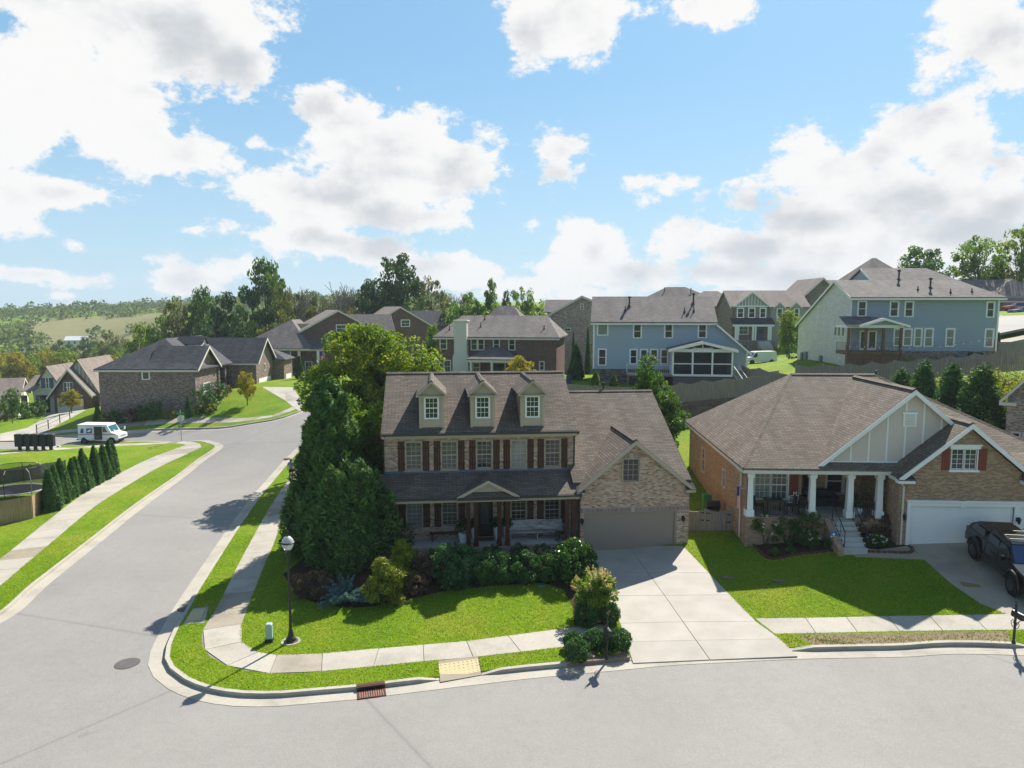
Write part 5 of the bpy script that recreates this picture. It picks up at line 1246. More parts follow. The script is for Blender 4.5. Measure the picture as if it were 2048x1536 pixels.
# ---- brick and cream cottage down the cross street
HA, f = house('brick_cottage', tuple(atD(103, 832, 108)), 8.0, 'brick cottage with arched gable and battened cream upper gable beside hydrants of shrubs'.replace(' beside hydrants of shrubs', ''))
q = lambda x, y, ly=0: f.Y(*c1(x, y), ly)
a, b, pk = q(345, 985), q(572, 985), q(440, 832)
wall(HA, BR_RED, (a[0], 0), (b[0], 0), gable(b[0]-a[0], -2, a[2], pk[2], pk[0]-a[0])); wall(HA, BR_RED, (b[0], 0), (b[0], 10), rect(10, -2, a[2])); wall(HA, BR_RED, (a[0], 10), (a[0], 0), rect(10, -2, a[2]))
m = MB(); m.slab([(a[0]-.9, -.5, a[2]-.5), (pk[0], -.5, pk[2]+.3), (pk[0], 8, pk[2]+.3), (a[0]-.9, 8, a[2]-.5)], .13); m.slab([(b[0]+.6, -.5, a[2]-.3), (b[0]+.6, 8, a[2]-.3), (pk[0], 8, pk[2]+.3), (pk[0], -.5, pk[2]+.3)], .13); m.build('roof', SH_PALE, HA)
rakes(HA, OFFW, [((a[0]-.9, -.53, a[2]-.5), (pk[0], -.53, pk[2]+.3)), ((pk[0], -.53, pk[2]+.3), (b[0]+.6, -.53, a[2]-.3))], .4, .06)
for x in (427, 449): l = q(x, 945); window(HA, (a[0], 0), (b[0], 0), l[0]-a[0]-.4, l[0]-a[0]+.4, l[2]-.7, l[2]+.8, 1, 1, WHITE, .06, GLASSM)
for x in (408, 465): l = q(x, 945); shutter(HA, (a[0], 0), (b[0], 0), l[0]-a[0]-.25, l[0]-a[0]+.25, l[2]-.7, l[2]+.8, SLATEB, 3, False)
l0, l1 = q(372, 1110), q(536, 1062); garage_door(HA, (a[0], 0), (b[0], 0), l0[0]-a[0], l1[0]-a[0], l0[2], max(l1[2], l0[2]+2.2), OFFW, 6, 4, -.03)
a2, b2, pk2 = q(446, 990, 1.5), q(636, 990, 1.5), q(500, 772, 1.5)
g = wall(HA, CREAMB, (a2[0]-2, 1.5), (b2[0], 1.5), [(0, a2[2]-1), (b2[0]-a2[0]+2, a2[2]-1), (b2[0]-a2[0]+2, a2[2]), (pk2[0]-a2[0]+2, pk2[2]), (0, a2[2]+2)], name='upper_gable')
for i in range(9):
    x = a2[0]+i*(b2[0]-a2[0])/8; zt = pk2[2]-abs(x-pk2[0])*(pk2[2]-a2[2])/(b2[0]-pk2[0]); MB().box(x-.05, x+.05, 1.45, 1.495, a2[2], zt).build('batten', WHITE, g)
wall(HA, BR_RED, (b[0], 1.5), (b2[0], 1.5), rect(b2[0]-b[0], -2, a2[2])); shell(HA, BR_RED, a2[0], b2[0]-.1, 1.6, 12, -2, a2[2], skip=('f',))
m = MB(); m.slab([(b2[0]+.4, 1.1, a2[2]-.2), (b2[0]+.4, 13, a2[2]-.2), (pk2[0], 13, pk2[2]+.2), (pk2[0], 1.1, pk2[2]+.2)], .13); m.slab([(a2[0]-3.5, 1.1, a2[2]-.2), (pk2[0], 1.1, pk2[2]+.2), (pk2[0], 13, pk2[2]+.2), (a2[0]-3.5, 13, a2[2]-.2)], .13); m.build('upper_roof', SH_PALE, HA)
a3, b3, pk3 = q(245, 985, .8), q(372, 985, .8), q(300, 815, .8)
wall(HA, WSIDE, (a3[0], .8), (b3[0], .8), gable(b3[0]-a3[0], -2, a3[2]+1.4, pk3[2], pk3[0]-a3[0])); wall(HA, WSIDE, (a3[0], 9), (a3[0], .8), rect(8.2, -2, a3[2]+1.4))
m = MB(); m.slab([(a3[0]-.5, .4, a3[2]+1.0), (pk3[0], .4, pk3[2]+.2), (pk3[0], 9, pk3[2]+.2), (a3[0]-.5, 9, a3[2]+1.0)], .13); m.slab([(b3[0]+1.2, .4, a3[2]+.2), (b3[0]+1.2, 9, a3[2]+.2), (pk3[0], 9, pk3[2]+.2), (pk3[0], .4, pk3[2]+.2)], .13); m.build('side_roof', SH_PALE, HA)
for x in (293, 313): l = q(x, 915, .8); window(HA, (a3[0], .8), (b3[0], .8), l[0]-a3[0]-.4, l[0]-a3[0]+.4, l[2]-.8, l[2]+.8, 1, 1, WHITE, .06, GLASSM)
for x in (275, 331): l = q(x, 915, .8); shutter(HA, (a3[0], .8), (b3[0], .8), l[0]-a3[0]-.25, l[0]-a3[0]+.25, l[2]-.8, l[2]+.8, SLATEB, 3, False)
l = q(293, 1035, .8); MB().box(l[0]-.6, l[0]+.6, .70, .79, l[2]-1.6, l[2]+1.0).build('front_door', DOORBLK, HA)
for x in (150, 245): l = q(x, 1020, -.5); MB().box(l[0]-.3, l[0]+.3, -.6, 0, -2, a3[2]-.1).build('porch_column', STONE, HA)
l = q(135, 965, -.9); MB().slab([(l[0], -1.0, l[2]), (a3[0]+.3, -1.0, l[2]), (a3[0]+.3, 3.5, l[2]+2), (l[0], 3.5, l[2]+2)], .13).build('porch_roof', SH_PALE, HA)
wall(HA, WSIDE, (l[0]+.5, 1.5), (a3[0], 1.5), rect(a3[0]-l[0]-.5, -2, l[2]))
for i in range(5): l = q(300, 1130, -1.5); MB().box(l[0]-1.0, l[0]+1.0, -3.5+i*.4, -.2, -2.5, -.9+i*.22).build('step', PORCHC, HA)

# ---- cream cottage at the far end of the cross street
HF, f = house('cream_cottage', tuple(atD(38, 846, 112)), 25.0, 'cream sided cottage with pale roof at the end of the cross street')
W = 11; shell(HF, WSIDE, -W, 0, 0, 9, -2, 3.9, 'x', 6.6, 4.5)
m = MB(); roof_x(m, -W-.4, .5, -.4, 9.4, 3.9, 6.8, 4.5); m.build('roof', SH_PALE, HF); rakes(HF, OFFW, [((.48, -.4, 3.9), (.48, 4.5, 6.8)), ((.48, 4.5, 6.8), (.48, 9.4, 3.9))], .3)
for s in (2.0, 5.5): window(HF, (-W, 0), (0, 0), s, s+1, 1.0, 2.6, 1, 1, WHITE, .1, GLASSM)
window(HF, (0, 0), (0, 9), 4, 5, 3.4, 4.8, 1, 1, WHITE, .1, GLASSM); window(HF, (0, 0), (0, 9), 2, 3, .8, 2.4, 1, 1, WHITE, .1, GLASSM)

# ---- grey-roofed brick house up the side street
HT, f = house('brick_house', tuple(atD(506, 756, 117)), 4.0, 'brick house with striped grey hip roof and flag on its porch')
q = lambda x, y, ly=0: f.Y(*c1(x, y), ly)
ze = q(1700, 693)[2]; W = 15.0
shell(HT, BR_BROWN, -2.5, 6.3, 0, 14, -2, ze); shell(HT, BR_BROWN, 6.3, W, 3, 14, -2, ze, skip=('l',))
m = MB(); roof_y(m, -3.0, 9.5, -.4, 16, ze, ze+4.6, 5.2, 6.0, 4); m.build('roof', SH_GREY, HT)
m = MB(); roof_x(m, 3.0, 15.2, 2.4, 11, ze-.1, ze+3.9, 6.8); m.build('cross_roof', SH_GREY, HT)
wall(HT, WSIDE, (15.0, 2.6), (15.0, 10.8), gable(8.2, ze-.2, ze, ze+3.7)); rakes(HT, OFFW, [((15.2, 2.4, ze-.1), (15.2, 6.8, ze+3.9)), ((15.2, 6.8, ze+3.9), (15.2, 11, ze-.1))], .3)
MB().box(-3.0, 9.5, -.46, -.36, ze-.34, ze-.12).build('fascia', OFFW, HT); MB().box(6.4, 15, .2, .5, ze-.5, ze-.12).build('porch_beam', OFFW, HT)
MB().slab([(6.2, 0, ze-.1), (15, 0, ze-.1), (15, 3.2, ze+.3), (6.2, 3.2, ze+.3)], .1).build('porch_roof', SH_GREY, HT)
for x in (7.5, 10.6, 14.6): MB().box(x-.2, x+.2, .2, .55, -1, ze-.5).build('porch_column', WHITE, HT)
for s in (1.6, 4.4): window(HT, (6.3, 3), (W, 3), s, s+1.1, .7, 2.4, 2, 1, WHITE, .1, GLASSM)
downspout(HT, [(6.2, -.1, ze-.3), (6.2, -.1, -1)], OFFW, .08)
FLAG_AT = f.wld((11.4, -.2, ze-.9))

# ---- two red brick gables behind the big yellow-green tree
for nm, a, foot, rg, D, lab in (('brick_house', (370, 447), (240, 527), (650, 463), 122, 'red brick gable house with pale roof behind the round tree'), ('brick_house', (768, 425), (690, 470), (1010, 440), 135, 'red brick gable house with small white fronted dormer wing')):
    pk = atD(*c2(*a), D); HG, f = house(nm, (pk[0], pk[1], pk[2]-8.2), 22.0, lab)
    hw = 6.5 if D == 122 else 6.0; zl = 4.6
    shell(HG, BR_RED, -hw, hw, 0, 14, -4, zl, 'y', 8.0, hw)
    m = MB(); roof_y(m, -hw-.4, hw+.5, -.4, 14.4, zl-.2, 8.2, 0); m.build('roof', SH_PALE, HG)
    rakes(HG, OFFW, [((-hw-.4, -.42, zl-.2), (0, -.42, 8.2)), ((0, -.42, 8.2), (hw+.5, -.42, zl-.2))], .3)
    m = MB(); roof_x(m, 2, hw+4.2, 3.5, 10.5, zl-.3, 7.4, 7); m.build('wing_roof', SH_DARK if D > 130 else SH_GREY, HG)
    wall(HG, WHITE if D > 130 else WSIDE, (hw+3.9, 3.7), (hw+3.9, 10.3), gable(6.6, -3, zl-.3, 7.2)); wall(HG, BR_RED, (hw, 3.7), (hw+3.9, 3.7), rect(3.9, -3, zl-.3)); rakes(HG, OFFW, [((hw+4.2, 3.5, zl-.3), (hw+4.2, 7, 7.4)), ((hw+4.2, 7, 7.4), (hw+4.2, 10.5, zl-.3))], .3)
    window(HG, (hw+3.9, 3.7), (hw+3.9, 10.3), 2.8, 3.8, 4.6, 5.8, 2, 2, WHITE, .15, GLASS, 0, False); window(HG, (-hw, 0), (hw, 0), 6.2, 7.8, 4.4, 5.6, 2, 1, WHITE, .1, GLASSM)

# ---- roofs up the hill
HR, f = house('hip_roof_house', tuple(atD(1350, 640, 150)), -8.0, 'dark hip roofed house rising behind the pale blue house')
zt = atD(1345, 574, 155)[2]-f.o[2]
shell(HR, BR_BROWN, -9, 11, 0, 12, -4, zt-4.0); m = MB(); roof_x(m, -9.5, 11.5, -.5, 12.5, zt-4.0, zt, 6, 8.0, 9.0); m.build('roof', SH_GREY, HR)
m = MB(); roof_x(m, 2, 13, -3, 8, zt-4.2, zt-1.0, 2.5, 4, 4); m.build('front_roof', SH_PALE, HR)
for x, y, z in ((-2, 4.5, zt-1.0), (3.5, 3.5, zt-1.2)): vent_pipe(HR, x, y, z, .9, .1)
HQ, f = house('brick_house', tuple(atD(1606, 640, 138)), 0.0, 'brown brick gable wall peeking over the whitewashed brick flank')
pk = f.Y(1646, 556, 0); zl = float(f.Y(1606, 592, 0)[2]); hw = float(pk[0])
shell(HQ, BR_BROWN, 0, 2*hw, 0, 12, -4, zl, 'y', float(pk[2])-.1, hw)
m = MB(); roof_y(m, -.4, 2*hw+.4, -.4, 12.4, zl-.1, float(pk[2])+.1, hw); roof_x(m, hw, hw+12, 2, 12, zl+.3, float(pk[2])-.1, 7); m.build('roof', SH_PALE, HQ)
rakes(HQ, OFFW, [((-.4, -.42, zl-.1), (hw, -.42, pk[2]+.1)), ((hw, -.42, pk[2]+.1), (2*hw+.4, -.42, zl-.1))], .35)
window(HQ, (0, 0), (2*hw, 0), hw-.2, hw+1.0, zl-3.2, zl-1.4, 2, 1, WHITE, .15, GLASSL)
HP, f = house('brick_house', tuple(atD(1985, 622, 132)), -14.0, 'brown brick house with grey garage door beyond the curving street')
ze = f.Y(2000, 601, 0)[2]; zr = f.Y(2010, 557, 5)[2]
shell(HP, BR_BROWN, 0, 16, 0, 12, -3, ze); shell(HP, BR_BROWN, -14, 0, 3, 13, -3, ze)
m = MB(); roof_y(m, -.6, 11, -.6, 14, ze, zr, 4.6, 5.0, 0); roof_x(m, -14.6, 6, 2.4, 13.6, ze, zr-.1, 8, 5, 0); m.build('roof', SH_PALE, HP)
l = f.Y(2018, 620, 0); garage_door(HP, (0, 0), (16, 0), l[0]-1.0, l[0]+4.2, l[2], l[2]+2.6, GREYP, 6, 4, -.03, True)
MB().box(-.6, 16.4, -.66, -.56, ze-.36, ze-.12).build('fascia', OFFW, HP)
# ---- pale brick flank at the right edge, beyond the neighbour
HX, f = house('brick_house', tuple(atD(2008, 900, 46)), -40.0, 'pale brick gable wall of the next house beyond the conifers')
l = f.Y(2006, 792, 0); t_ = f.Y(2048, 755, 0); sl = (t_[2]-l[2])/(t_[0]-l[0]); ze = float(l[2])
shell(HX, BR_PALE, 0, 10, 0, 14, -4, ze, 'y', ze+5*sl, 5)
m = MB(); roof_y(m, -.4, 10.4, -.45, 14.4, ze-.25, ze+5*sl+.15, 5); m.build('roof', SH_NEI, HX); rakes(HX, OFFW, [((-.4, -.47, ze-.25), (5, -.47, ze+5*sl+.15)), ((5, -.47, ze+5*sl+.15), (10.4, -.47, ze-.25))], .24)
for s in (.35, .95, 1.55): window(HX, (0, 0), (10, 0), s, s+.42, ze-3.4, ze-2.3, 1, 1, OFFW, .05, GLASS, 0, False)
MB().box(-.4, .5, -.5, 0, ze-.55, ze-.35).build('eave_return', OFFW, HX)
# ================================================================== plants
LF = {
 'green':   leafy('leaves_green', [(0.05, (.012, .035, .006)), (0.4, (.030, .075, .010)), (0.75, (.065, .125, .016)), (1.0, (.13, .19, .03))], .42, gain=1.6),
 'dark':    leafy('leaves_dark_green', [(0.05, (.008, .024, .006)), (0.45, (.020, .052, .011)), (0.85, (.045, .090, .018)), (1.0, (.09, .14, .03))], .36, gain=1.6),
 'light':   leafy('leaves_light_green', [(0.05, (.035, .075, .010)), (0.45, (.075, .14, .014)), (0.85, (.14, .21, .022)), (1.0, (.24, .28, .05))], .48, gain=1.35),
 'maple':   leafy('leaves_turning_maple', [(0.05, (.025, .060, .007)), (0.36, (.065, .13, .010)), (0.62, (.15, .205, .014)), (0.85, (.27, .265, .022)), (1.0, (.34, .27, .03))], .45, big=.32, gain=1.45),
 'yellow':  leafy('leaves_yellow', [(0.05, (.07, .09, .010)), (0.4, (.19, .19, .016)), (0.8, (.36, .28, .022)), (1.0, (.44, .30, .03))], .45, gain=1.25),
 'olive':   leafy('leaves_olive', [(0.05, (.025, .040, .010)), (0.45, (.070, .090, .020)), (0.8, (.14, .135, .03)), (1.0, (.21, .16, .05))], .42, gain=1.45),
 'autumn':  leafy('leaves_autumn', [(0.05, (.05, .07, .012)), (0.4, (.17, .12, .03)), (0.75, (.30, .15, .05)), (1.0, (.38, .22, .08))], .42, gain=1.2),
 'thuja':   leafy('thuja_sprays', [(0.05, (.010, .024, .005)), (0.45, (.022, .050, .009)), (0.85, (.048, .088, .014)), (1.0, (.09, .13, .022))], .25, .65, .8, gain=2.6),
 'thuja2':  leafy('arborvitae_sprays', [(0.05, (.006, .024, .005)), (0.45, (.018, .058, .010)), (0.85, (.050, .11, .018)), (1.0, (.085, .15, .025))], .28, .65, 1.2, gain=1.9),
 'box':     leafy('boxwood_leaves', [(0.05, (.008, .026, .006)), (0.5, (.022, .062, .012)), (0.85, (.05, .11, .022)), (1.0, (.10, .15, .04))], .28, .45, 2.0, gain=2.1),
 'juniper': leafy('blue_juniper_sprays', [(0.05, (.030, .070, .066)), (0.5, (.075, .140, .130)), (1.0, (.16, .24, .22))], .2, .65, 2.0, gain=1.4),
 'gold':    leafy('golden_cypress_sprays', [(0.05, (.05, .07, .006)), (0.45, (.14, .17, .010)), (0.85, (.27, .27, .018)), (1.0, (.38, .34, .04))], .35, .6, 1.6, gain=1.35),
 'russet':  leafy('russet_shrub_leaves', [(0.05, (.025, .030, .014)), (0.4, (.075, .055, .030)), (0.75, (.15, .085, .060)), (1.0, (.24, .15, .11))], .35, .55, 2.0, gain=1.5),
 'bigleaf': leafy('big_oval_leaves', [(0.05, (.012, .040, .014)), (0.5, (.030, .085, .026)), (0.9, (.065, .13, .040)), (1.0, (.11, .18, .06))], .35, .4, 2.0, gain=1.5),
 'camellia': leafy('glossy_shrub_leaves', [(0.05, (.010, .036, .008)), (0.5, (.030, .085, .014)), (0.9, (.080, .15, .022)), (1.0, (.13, .20, .03))], .30, .25, 2.0, gain=1.5),
 'hydr':    leafy('hydrangea_leaves', [(0.05, (.05, .11, .010)), (0.5, (.12, .20, .014)), (0.9, (.24, .30, .03)), (1.0, (.33, .32, .06))], .45, gain=1.2),
 'bloom':   leafy('hydrangea_blooms', [(0.1, (.46, .43, .20)), (0.6, (.58, .49, .27)), (1.0, (.62, .47, .32))], .35, .7, 2.0, gain=1.0),
 'rosew':   leafy('white_rose_petals', [(0.1, (.70, .68, .62)), (1.0, (.80, .78, .74))], .3, gain=1.0),
 'roser':   leafy('red_rose_petals', [(0.1, (.45, .02, .03)), (1.0, (.60, .06, .06))], .3, gain=1.0),
 'scrub':   leafy('hillside_scrub', [(0.05, (.05, .075, .012)), (0.45, (.12, .15, .02)), (0.85, (.22, .22, .04)), (1.0, (.32, .25, .08))], .42, big=.6, gain=1.4),
}
BARK = wood('bark', (.045, .036, .030), (.115, .095, .080), 0.9, (6, 6, 1.2))
BARKP = wood('pale_bark', (.12, .105, .095), (.24, .215, .19), 0.9, (6, 6, 1.2))
def leaf_mesh(name, cen_, nrm_, size, mat, rs, elong=1.0, updir=None, jit=0.7):
    """one small rhombic leaf (or spray) per point"""
    n = len(cen_); d = rs.normal(size=(n, 3))
    nn = nrm_*(1-jit)+d*jit*0.6; nn /= np.linalg.norm(nn, axis=1)[:, None]+1e-9
    ref = rs.normal(size=(n, 3)) if updir is None else updir+rs.normal(size=(n, 3))*0.35
    t = ref-nn*(ref*nn).sum(1)[:, None]; t /= np.linalg.norm(t, axis=1)[:, None]+1e-9
    b = np.cross(nn, t); s = size*rs.uniform(.65, 1.3, n)[:, None] if np.ndim(size) == 0 else size[:, None]
    V = np.empty((n*4, 3)); V[0::4] = cen_-t*s*elong; V[1::4] = cen_+b*s*.62; V[2::4] = cen_+t*s*elong; V[3::4] = cen_-b*s*.62
    me = bpy.data.meshes.new(name); me.vertices.add(n*4); me.vertices.foreach_set('co', V.ravel().astype(np.float32))
    me.loops.add(n*4); me.loops.foreach_set('vertex_index', np.arange(n*4, dtype=np.int32))
    me.polygons.add(n); me.polygons.foreach_set('loop_start', np.arange(0, n*4, 4, dtype=np.int32)); me.update()
    if mat: me.materials.append(mat)
    return me
def ball(rs, n, shell=0.5):
    d = rs.normal(size=(n, 3)); d /= np.linalg.norm(d, axis=1)[:, None]; r = rs.uniform(shell**3, 1, n)**(1/3)
    return d*r[:, None], d
def clumped(rs, lobes, nclump, csize, perclump, flat=0.75, shell=0.45):
    """clumps spread through the lobes (x, y, z, rx, ry, rz); leaves on each clump"""
    lob = np.array(lobes, float); vol = (lob[:, 3]*lob[:, 4]*lob[:, 5])**(2/3); k = rs.choice(len(lob), nclump, p=vol/vol.sum())
    p, d = ball(rs, nclump, shell); cc = lob[k, :3]+p*lob[k, 3:]
    cs = csize*rs.uniform(.55, 1.35, nclump)
    i = np.repeat(np.arange(nclump), perclump); q, dn = ball(rs, len(i), .55)
    q[:, 2] *= flat
    pts = cc[i]+q*cs[i][:, None]
    out = d[i]*.5+dn*.8+(0, 0, .25)
    return pts, out/np.linalg.norm(out, axis=1)[:, None], cc
def trunk_mesh(rs, h, r, targets, mat, n0=7, lean=0.03, fork=.35):
    m = MB(); pts = []; x = y = 0.0
    for i in range(n0+1):
        t = i/n0; pts.append((x, y, h*t-.25*(i == 0))); x += rs.normal(0, lean*h/n0); y += rs.normal(0, lean*h/n0)
    m.tube(pts, [r*(1.25 if i == 0 else 1)*(1-.72*i/n0) for i in range(n0+1)], 8)
    for tg in targets:
        tg = np.array(tg, float); f = rs.uniform(fork, .95); s = np.array(pts[min(n0, int(f*n0))], float)
        if tg[2] < s[2]: s = np.array(pts[max(1, int(fork*n0*.8))], float)
        mid = (s+tg)/2+(rs.normal(0, .06*h*.4), rs.normal(0, .06*h*.4), .04*h); rr = r*.42*(1.1-f)+.012*h*.25
        m.tube([s, mid, tg], [rr, rr*.6, rr*.2], 5, False)
    return m.mesh('trunk', mat, True)
def plant(name, label, cat, loc, crown, trunk=None, group=None, rz=0.0, scale=None, mat=None):
    e = empty(name, loc, rz, label, cat, group)
    if scale: e.scale = scale
    c = link('crown', crown, e)
    if mat and crown.materials[0] is not mat:
        c.material_slots[0].link = 'OBJECT'; c.material_slots[0].material = mat
    if trunk: link('trunk', trunk, e)
    return e
def spot(px, top, D, base=None):
    """foot on the ground along the ray, and the height that reaches the pixel row top"""
    p = atD(px, top, D); z = T(p[0], p[1])+.1 if base is None else base
    return (float(p[0]), float(p[1]), float(z)), float(p[2]-z)

# ---- the big trees of the corner lot
rs = np.random.RandomState(5)
loc, h = spot(742, 643, 57); W = 285/1420*57/2
lob = [(-.6, 0, h*.66, W*.62, W*.6, h*.30), (W*.48, -.5, h*.60, W*.55, W*.55, h*.27), (-W*.55, .3, h*.50, W*.5, W*.55, h*.27), (0, -.8, h*.42, W*.75, W*.7, h*.25), (-.3, 0, h*.82, W*.42, W*.42, h*.17), (W*.5, 0, h*.36, W*.5, W*.5, h*.22)]
p, n, cc = clumped(rs, lob, 290, .9, 200, shell=.55)
plant('maple_tree', 'large rounded tree with yellowing green leaves behind the corner house', 'tree', loc, leaf_mesh('crown', p, n, .13, LF['maple'], rs), trunk_mesh(rs, h*.75, .24, cc[:26], BARK))
loc, h = spot(708, 796, 42.5); W = 135/1420*42.5/2
lob = [(0, 0, h*.72, W*.6, W*.6, h*.26), (-.3, 0, h*.5, W*.8, W*.8, h*.26), (.8, -.2, h*.42, W*.6, W*.6, h*.25), (0, 0, h*.3, W*.8, W*.8, h*.2)]
p, n, cc = clumped(rs, lob, 110, .6, 170); plant('leafy_tree', 'light green leafy tree tucked between tall evergreen and corner house', 'tree', loc, leaf_mesh('crown', p, n, .10, LF['light'], rs), trunk_mesh(rs, h*.8, .13, cc[:16], BARK))
loc, h = spot(748, 862, 44.5); W = 60/1420*44.5/2
p, n, cc = clumped(rs, [(0, 0, h*.7, W*.8, W*.8, h*.28), (.2, 0, h*.42, W, W, h*.3)], 60, .45, 120); plant('crape_myrtle', 'small tree with orange autumn leaves beside the corner house wall', 'tree', loc, leaf_mesh('crown', p, n, .085, LF['autumn'], rs), trunk_mesh(rs, h*.8, .07, cc[:12], BARK))

def conifer(rs, h, r, n, lsize, mat, top=0.9, ragged=.16, lay=0, elong=2.0, pw=.9, up=.55):
    """evergreen: leafy sprays on a rough cone down to the ground"""
    t = rs.uniform(0, 1, n)**.72; z = h*(1-t); a = rs.uniform(0, 2*math.pi, n)
    lump = 1+ragged*np.sin(a*3+z*2.1)+ragged*np.sin(a*7-z*4.3+1)*.6+ragged*np.sin(z*7+a*2)*.5
    rad = r*(t**pw)*np.minimum(1, (1-t)*7+.55)*lump*rs.uniform(.55, 1.05, n)**.5
    P = np.stack([rad*np.cos(a), rad*np.sin(a), z], 1); N_ = np.stack([np.cos(a), np.sin(a), np.full(n, .35)], 1)
    U = np.stack([np.cos(a)*(1-up), np.sin(a)*(1-up), np.full(n, up)], 1)
    return leaf_mesh('crown', P, N_, lsize, mat, rs, elong, U, .55)
def stick(h, r): return MB().tube([(0, 0, -.2), (0, 0, h)], [r, r*.3], 7).mesh('trunk', BARK)
def tufted(rs, h, W, nt, per, ls, mat, pw=.6, prof=None):
    """evergreen of many drooping tufts: uneven outline, dark gaps between the boughs"""
    t = (np.arange(nt)+rs.rand(nt))/nt; t = t**.62; a = np.arange(nt)*2.399+rs.normal(0, .3, nt); z = h*(1-t)*.97+.25
    side_ = 1+.22*np.sin(a*2+1.0)+.16*np.sin(a*3+z*.8)
    rad = W*t**pw*side_*rs.uniform(.60, 1.06, nt)*np.minimum(1, .5+z/2.2)
    cs = .30+.42*t*rs.uniform(.7, 1.3, nt)
    if prof is not None:
        cs *= .8; rad = np.maximum(.05, np.interp(t, *prof)*(1+.10*np.sin(a*3+z))-cs*.75)*rs.uniform(.55, 1.08, nt)
    c_ = np.stack([rad*np.cos(a), rad*np.sin(a), z], 1)
    i = np.repeat(np.arange(nt), per); q, dn = ball(rs, len(i), .45); q *= (1.0, 1.0, 1.25)
    P = c_[i]+q*cs[i][:, None]; P[:, 2] = np.maximum(P[:, 2]-.12*np.linalg.norm(q[:, :2], axis=1), .03)
    O_ = np.stack([np.cos(a), np.sin(a), np.full(nt, .25)], 1)[i]*.6+dn*.6; O_ /= np.linalg.norm(O_, axis=1)[:, None]
    U_ = np.stack([np.cos(a), np.sin(a), np.full(nt, .55)], 1)[i]+dn*.5
    return leaf_mesh('crown', P, O_, ls, mat, rs, 1.9, U_, .55)
loc, h = spot(654, 750, 39.0); plant('evergreen_tree', 'tall dark feathery evergreen reaching the ground at the corner lot', 'tree', loc, tufted(rs, h, 2.35, 400, 190, .085, LF['thuja'], .74, ([0, .06, .15, .42, .6, .78, .9, 1], [.1, .8, 1.15, 1.6, 1.95, 2.65, 2.8, 2.5])), stick(h*.9, .22))
loc, h = spot(706, 925, 37.2); plant('evergreen_tree', 'broad dark evergreen crowding the left end of the porch', 'tree', loc, tufted(rs, h, 2.1, 170, 180, .085, LF['thuja'], .42), stick(h*.9, .16))
loc, h = spot(1298, 722, 57.5); W = 142/1420*57.5/2
lob = [(0, 0, h*f_, W*w_, W*w_, h*.15) for f_, w_ in ((.14, .78), (.26, .98), (.40, .95), (.54, .74), (.68, .50), (.80, .30), (.88, .16))]
p, n, cc = clumped(rs, lob, 130, .7, 210, shell=.6); plant('pear_tree', 'dense egg shaped green tree between the two front houses', 'tree', loc, leaf_mesh('crown', p, n, .115, LF['green'], rs), trunk_mesh(rs, h*.8, .17, cc[:14], BARK))

# ---- tree shapes used again and again further off (unit height and half-width)
def arche(seed, lobes, nc, cs, per, ls, tr=.022, nlimb=22):
    r_ = np.random.RandomState(seed); p, n, cc = clumped(r_, lobes, nc, cs, per, shell=.35)
    return leaf_mesh('crown', p, n, ls, LF['green'], r_), trunk_mesh(r_, .82, tr, cc[:nlimb], BARK)
ROUND = [arche(s, [(0, 0, .66, .36, .36, .28), (-.18, .1, .52, .30, .3, .22), (.2, -.1, .50, .3, .3, .22), (0, 0, .36, .34, .34, .16), (.05, .1, .82, .22, .22, .15)], 95, .085, 70, .021) for s in (1, 2)]
TALL = [arche(s, [(0, 0, .78, .20, .20, .20), (-.12, 0, .60, .22, .22, .18), (.12, 0, .52, .24, .24, .18), (0, 0, .36, .26, .26, .16), (.16, 0, .70, .14, .14, .12)], 95, .075, 66, .019) for s in (3, 4)]
OPEN = [arche(s, [(0, 0, .70, .38, .38, .26), (-.24, .1, .56, .22, .22, .2), (.24, -.1, .56, .22, .22, .2), (0, 0, .42, .34, .34, .16)], 90, .080, 52, .019, .020, 40) for s in (5, 6)]
LOW = [arche(s, [(0, 0, .55, .46, .46, .40), (-.3, .1, .36, .26, .26, .3), (.3, -.1, .34, .26, .26, .3), (0, 0, .2, .45, .45, .18)], 90, .12, 60, .030, .03, 14) for s in (8, 9)]
SHAPES = {'round': ROUND, 'tall': TALL, 'open': OPEN, 'low': LOW}
HALF = {'round': .50, 'tall': .33, 'open': .52, 'low': .62}
_k = [0]
def far_tree(name, label, px, top, D, wpx, shape, mat, group=None, base=None, cat='tree'):
    loc, h = spot(px, top, D, base); w = wpx/1420*D/2/HALF[shape]; _k[0] += 1
    c, t_ = SHAPES[shape][_k[0] % 2]
    return plant(name, label, cat, loc, c, t_, group, _k[0]*1.7, (w, w, h), LF[mat])
WOOD = 'trees of the wood behind the houses'
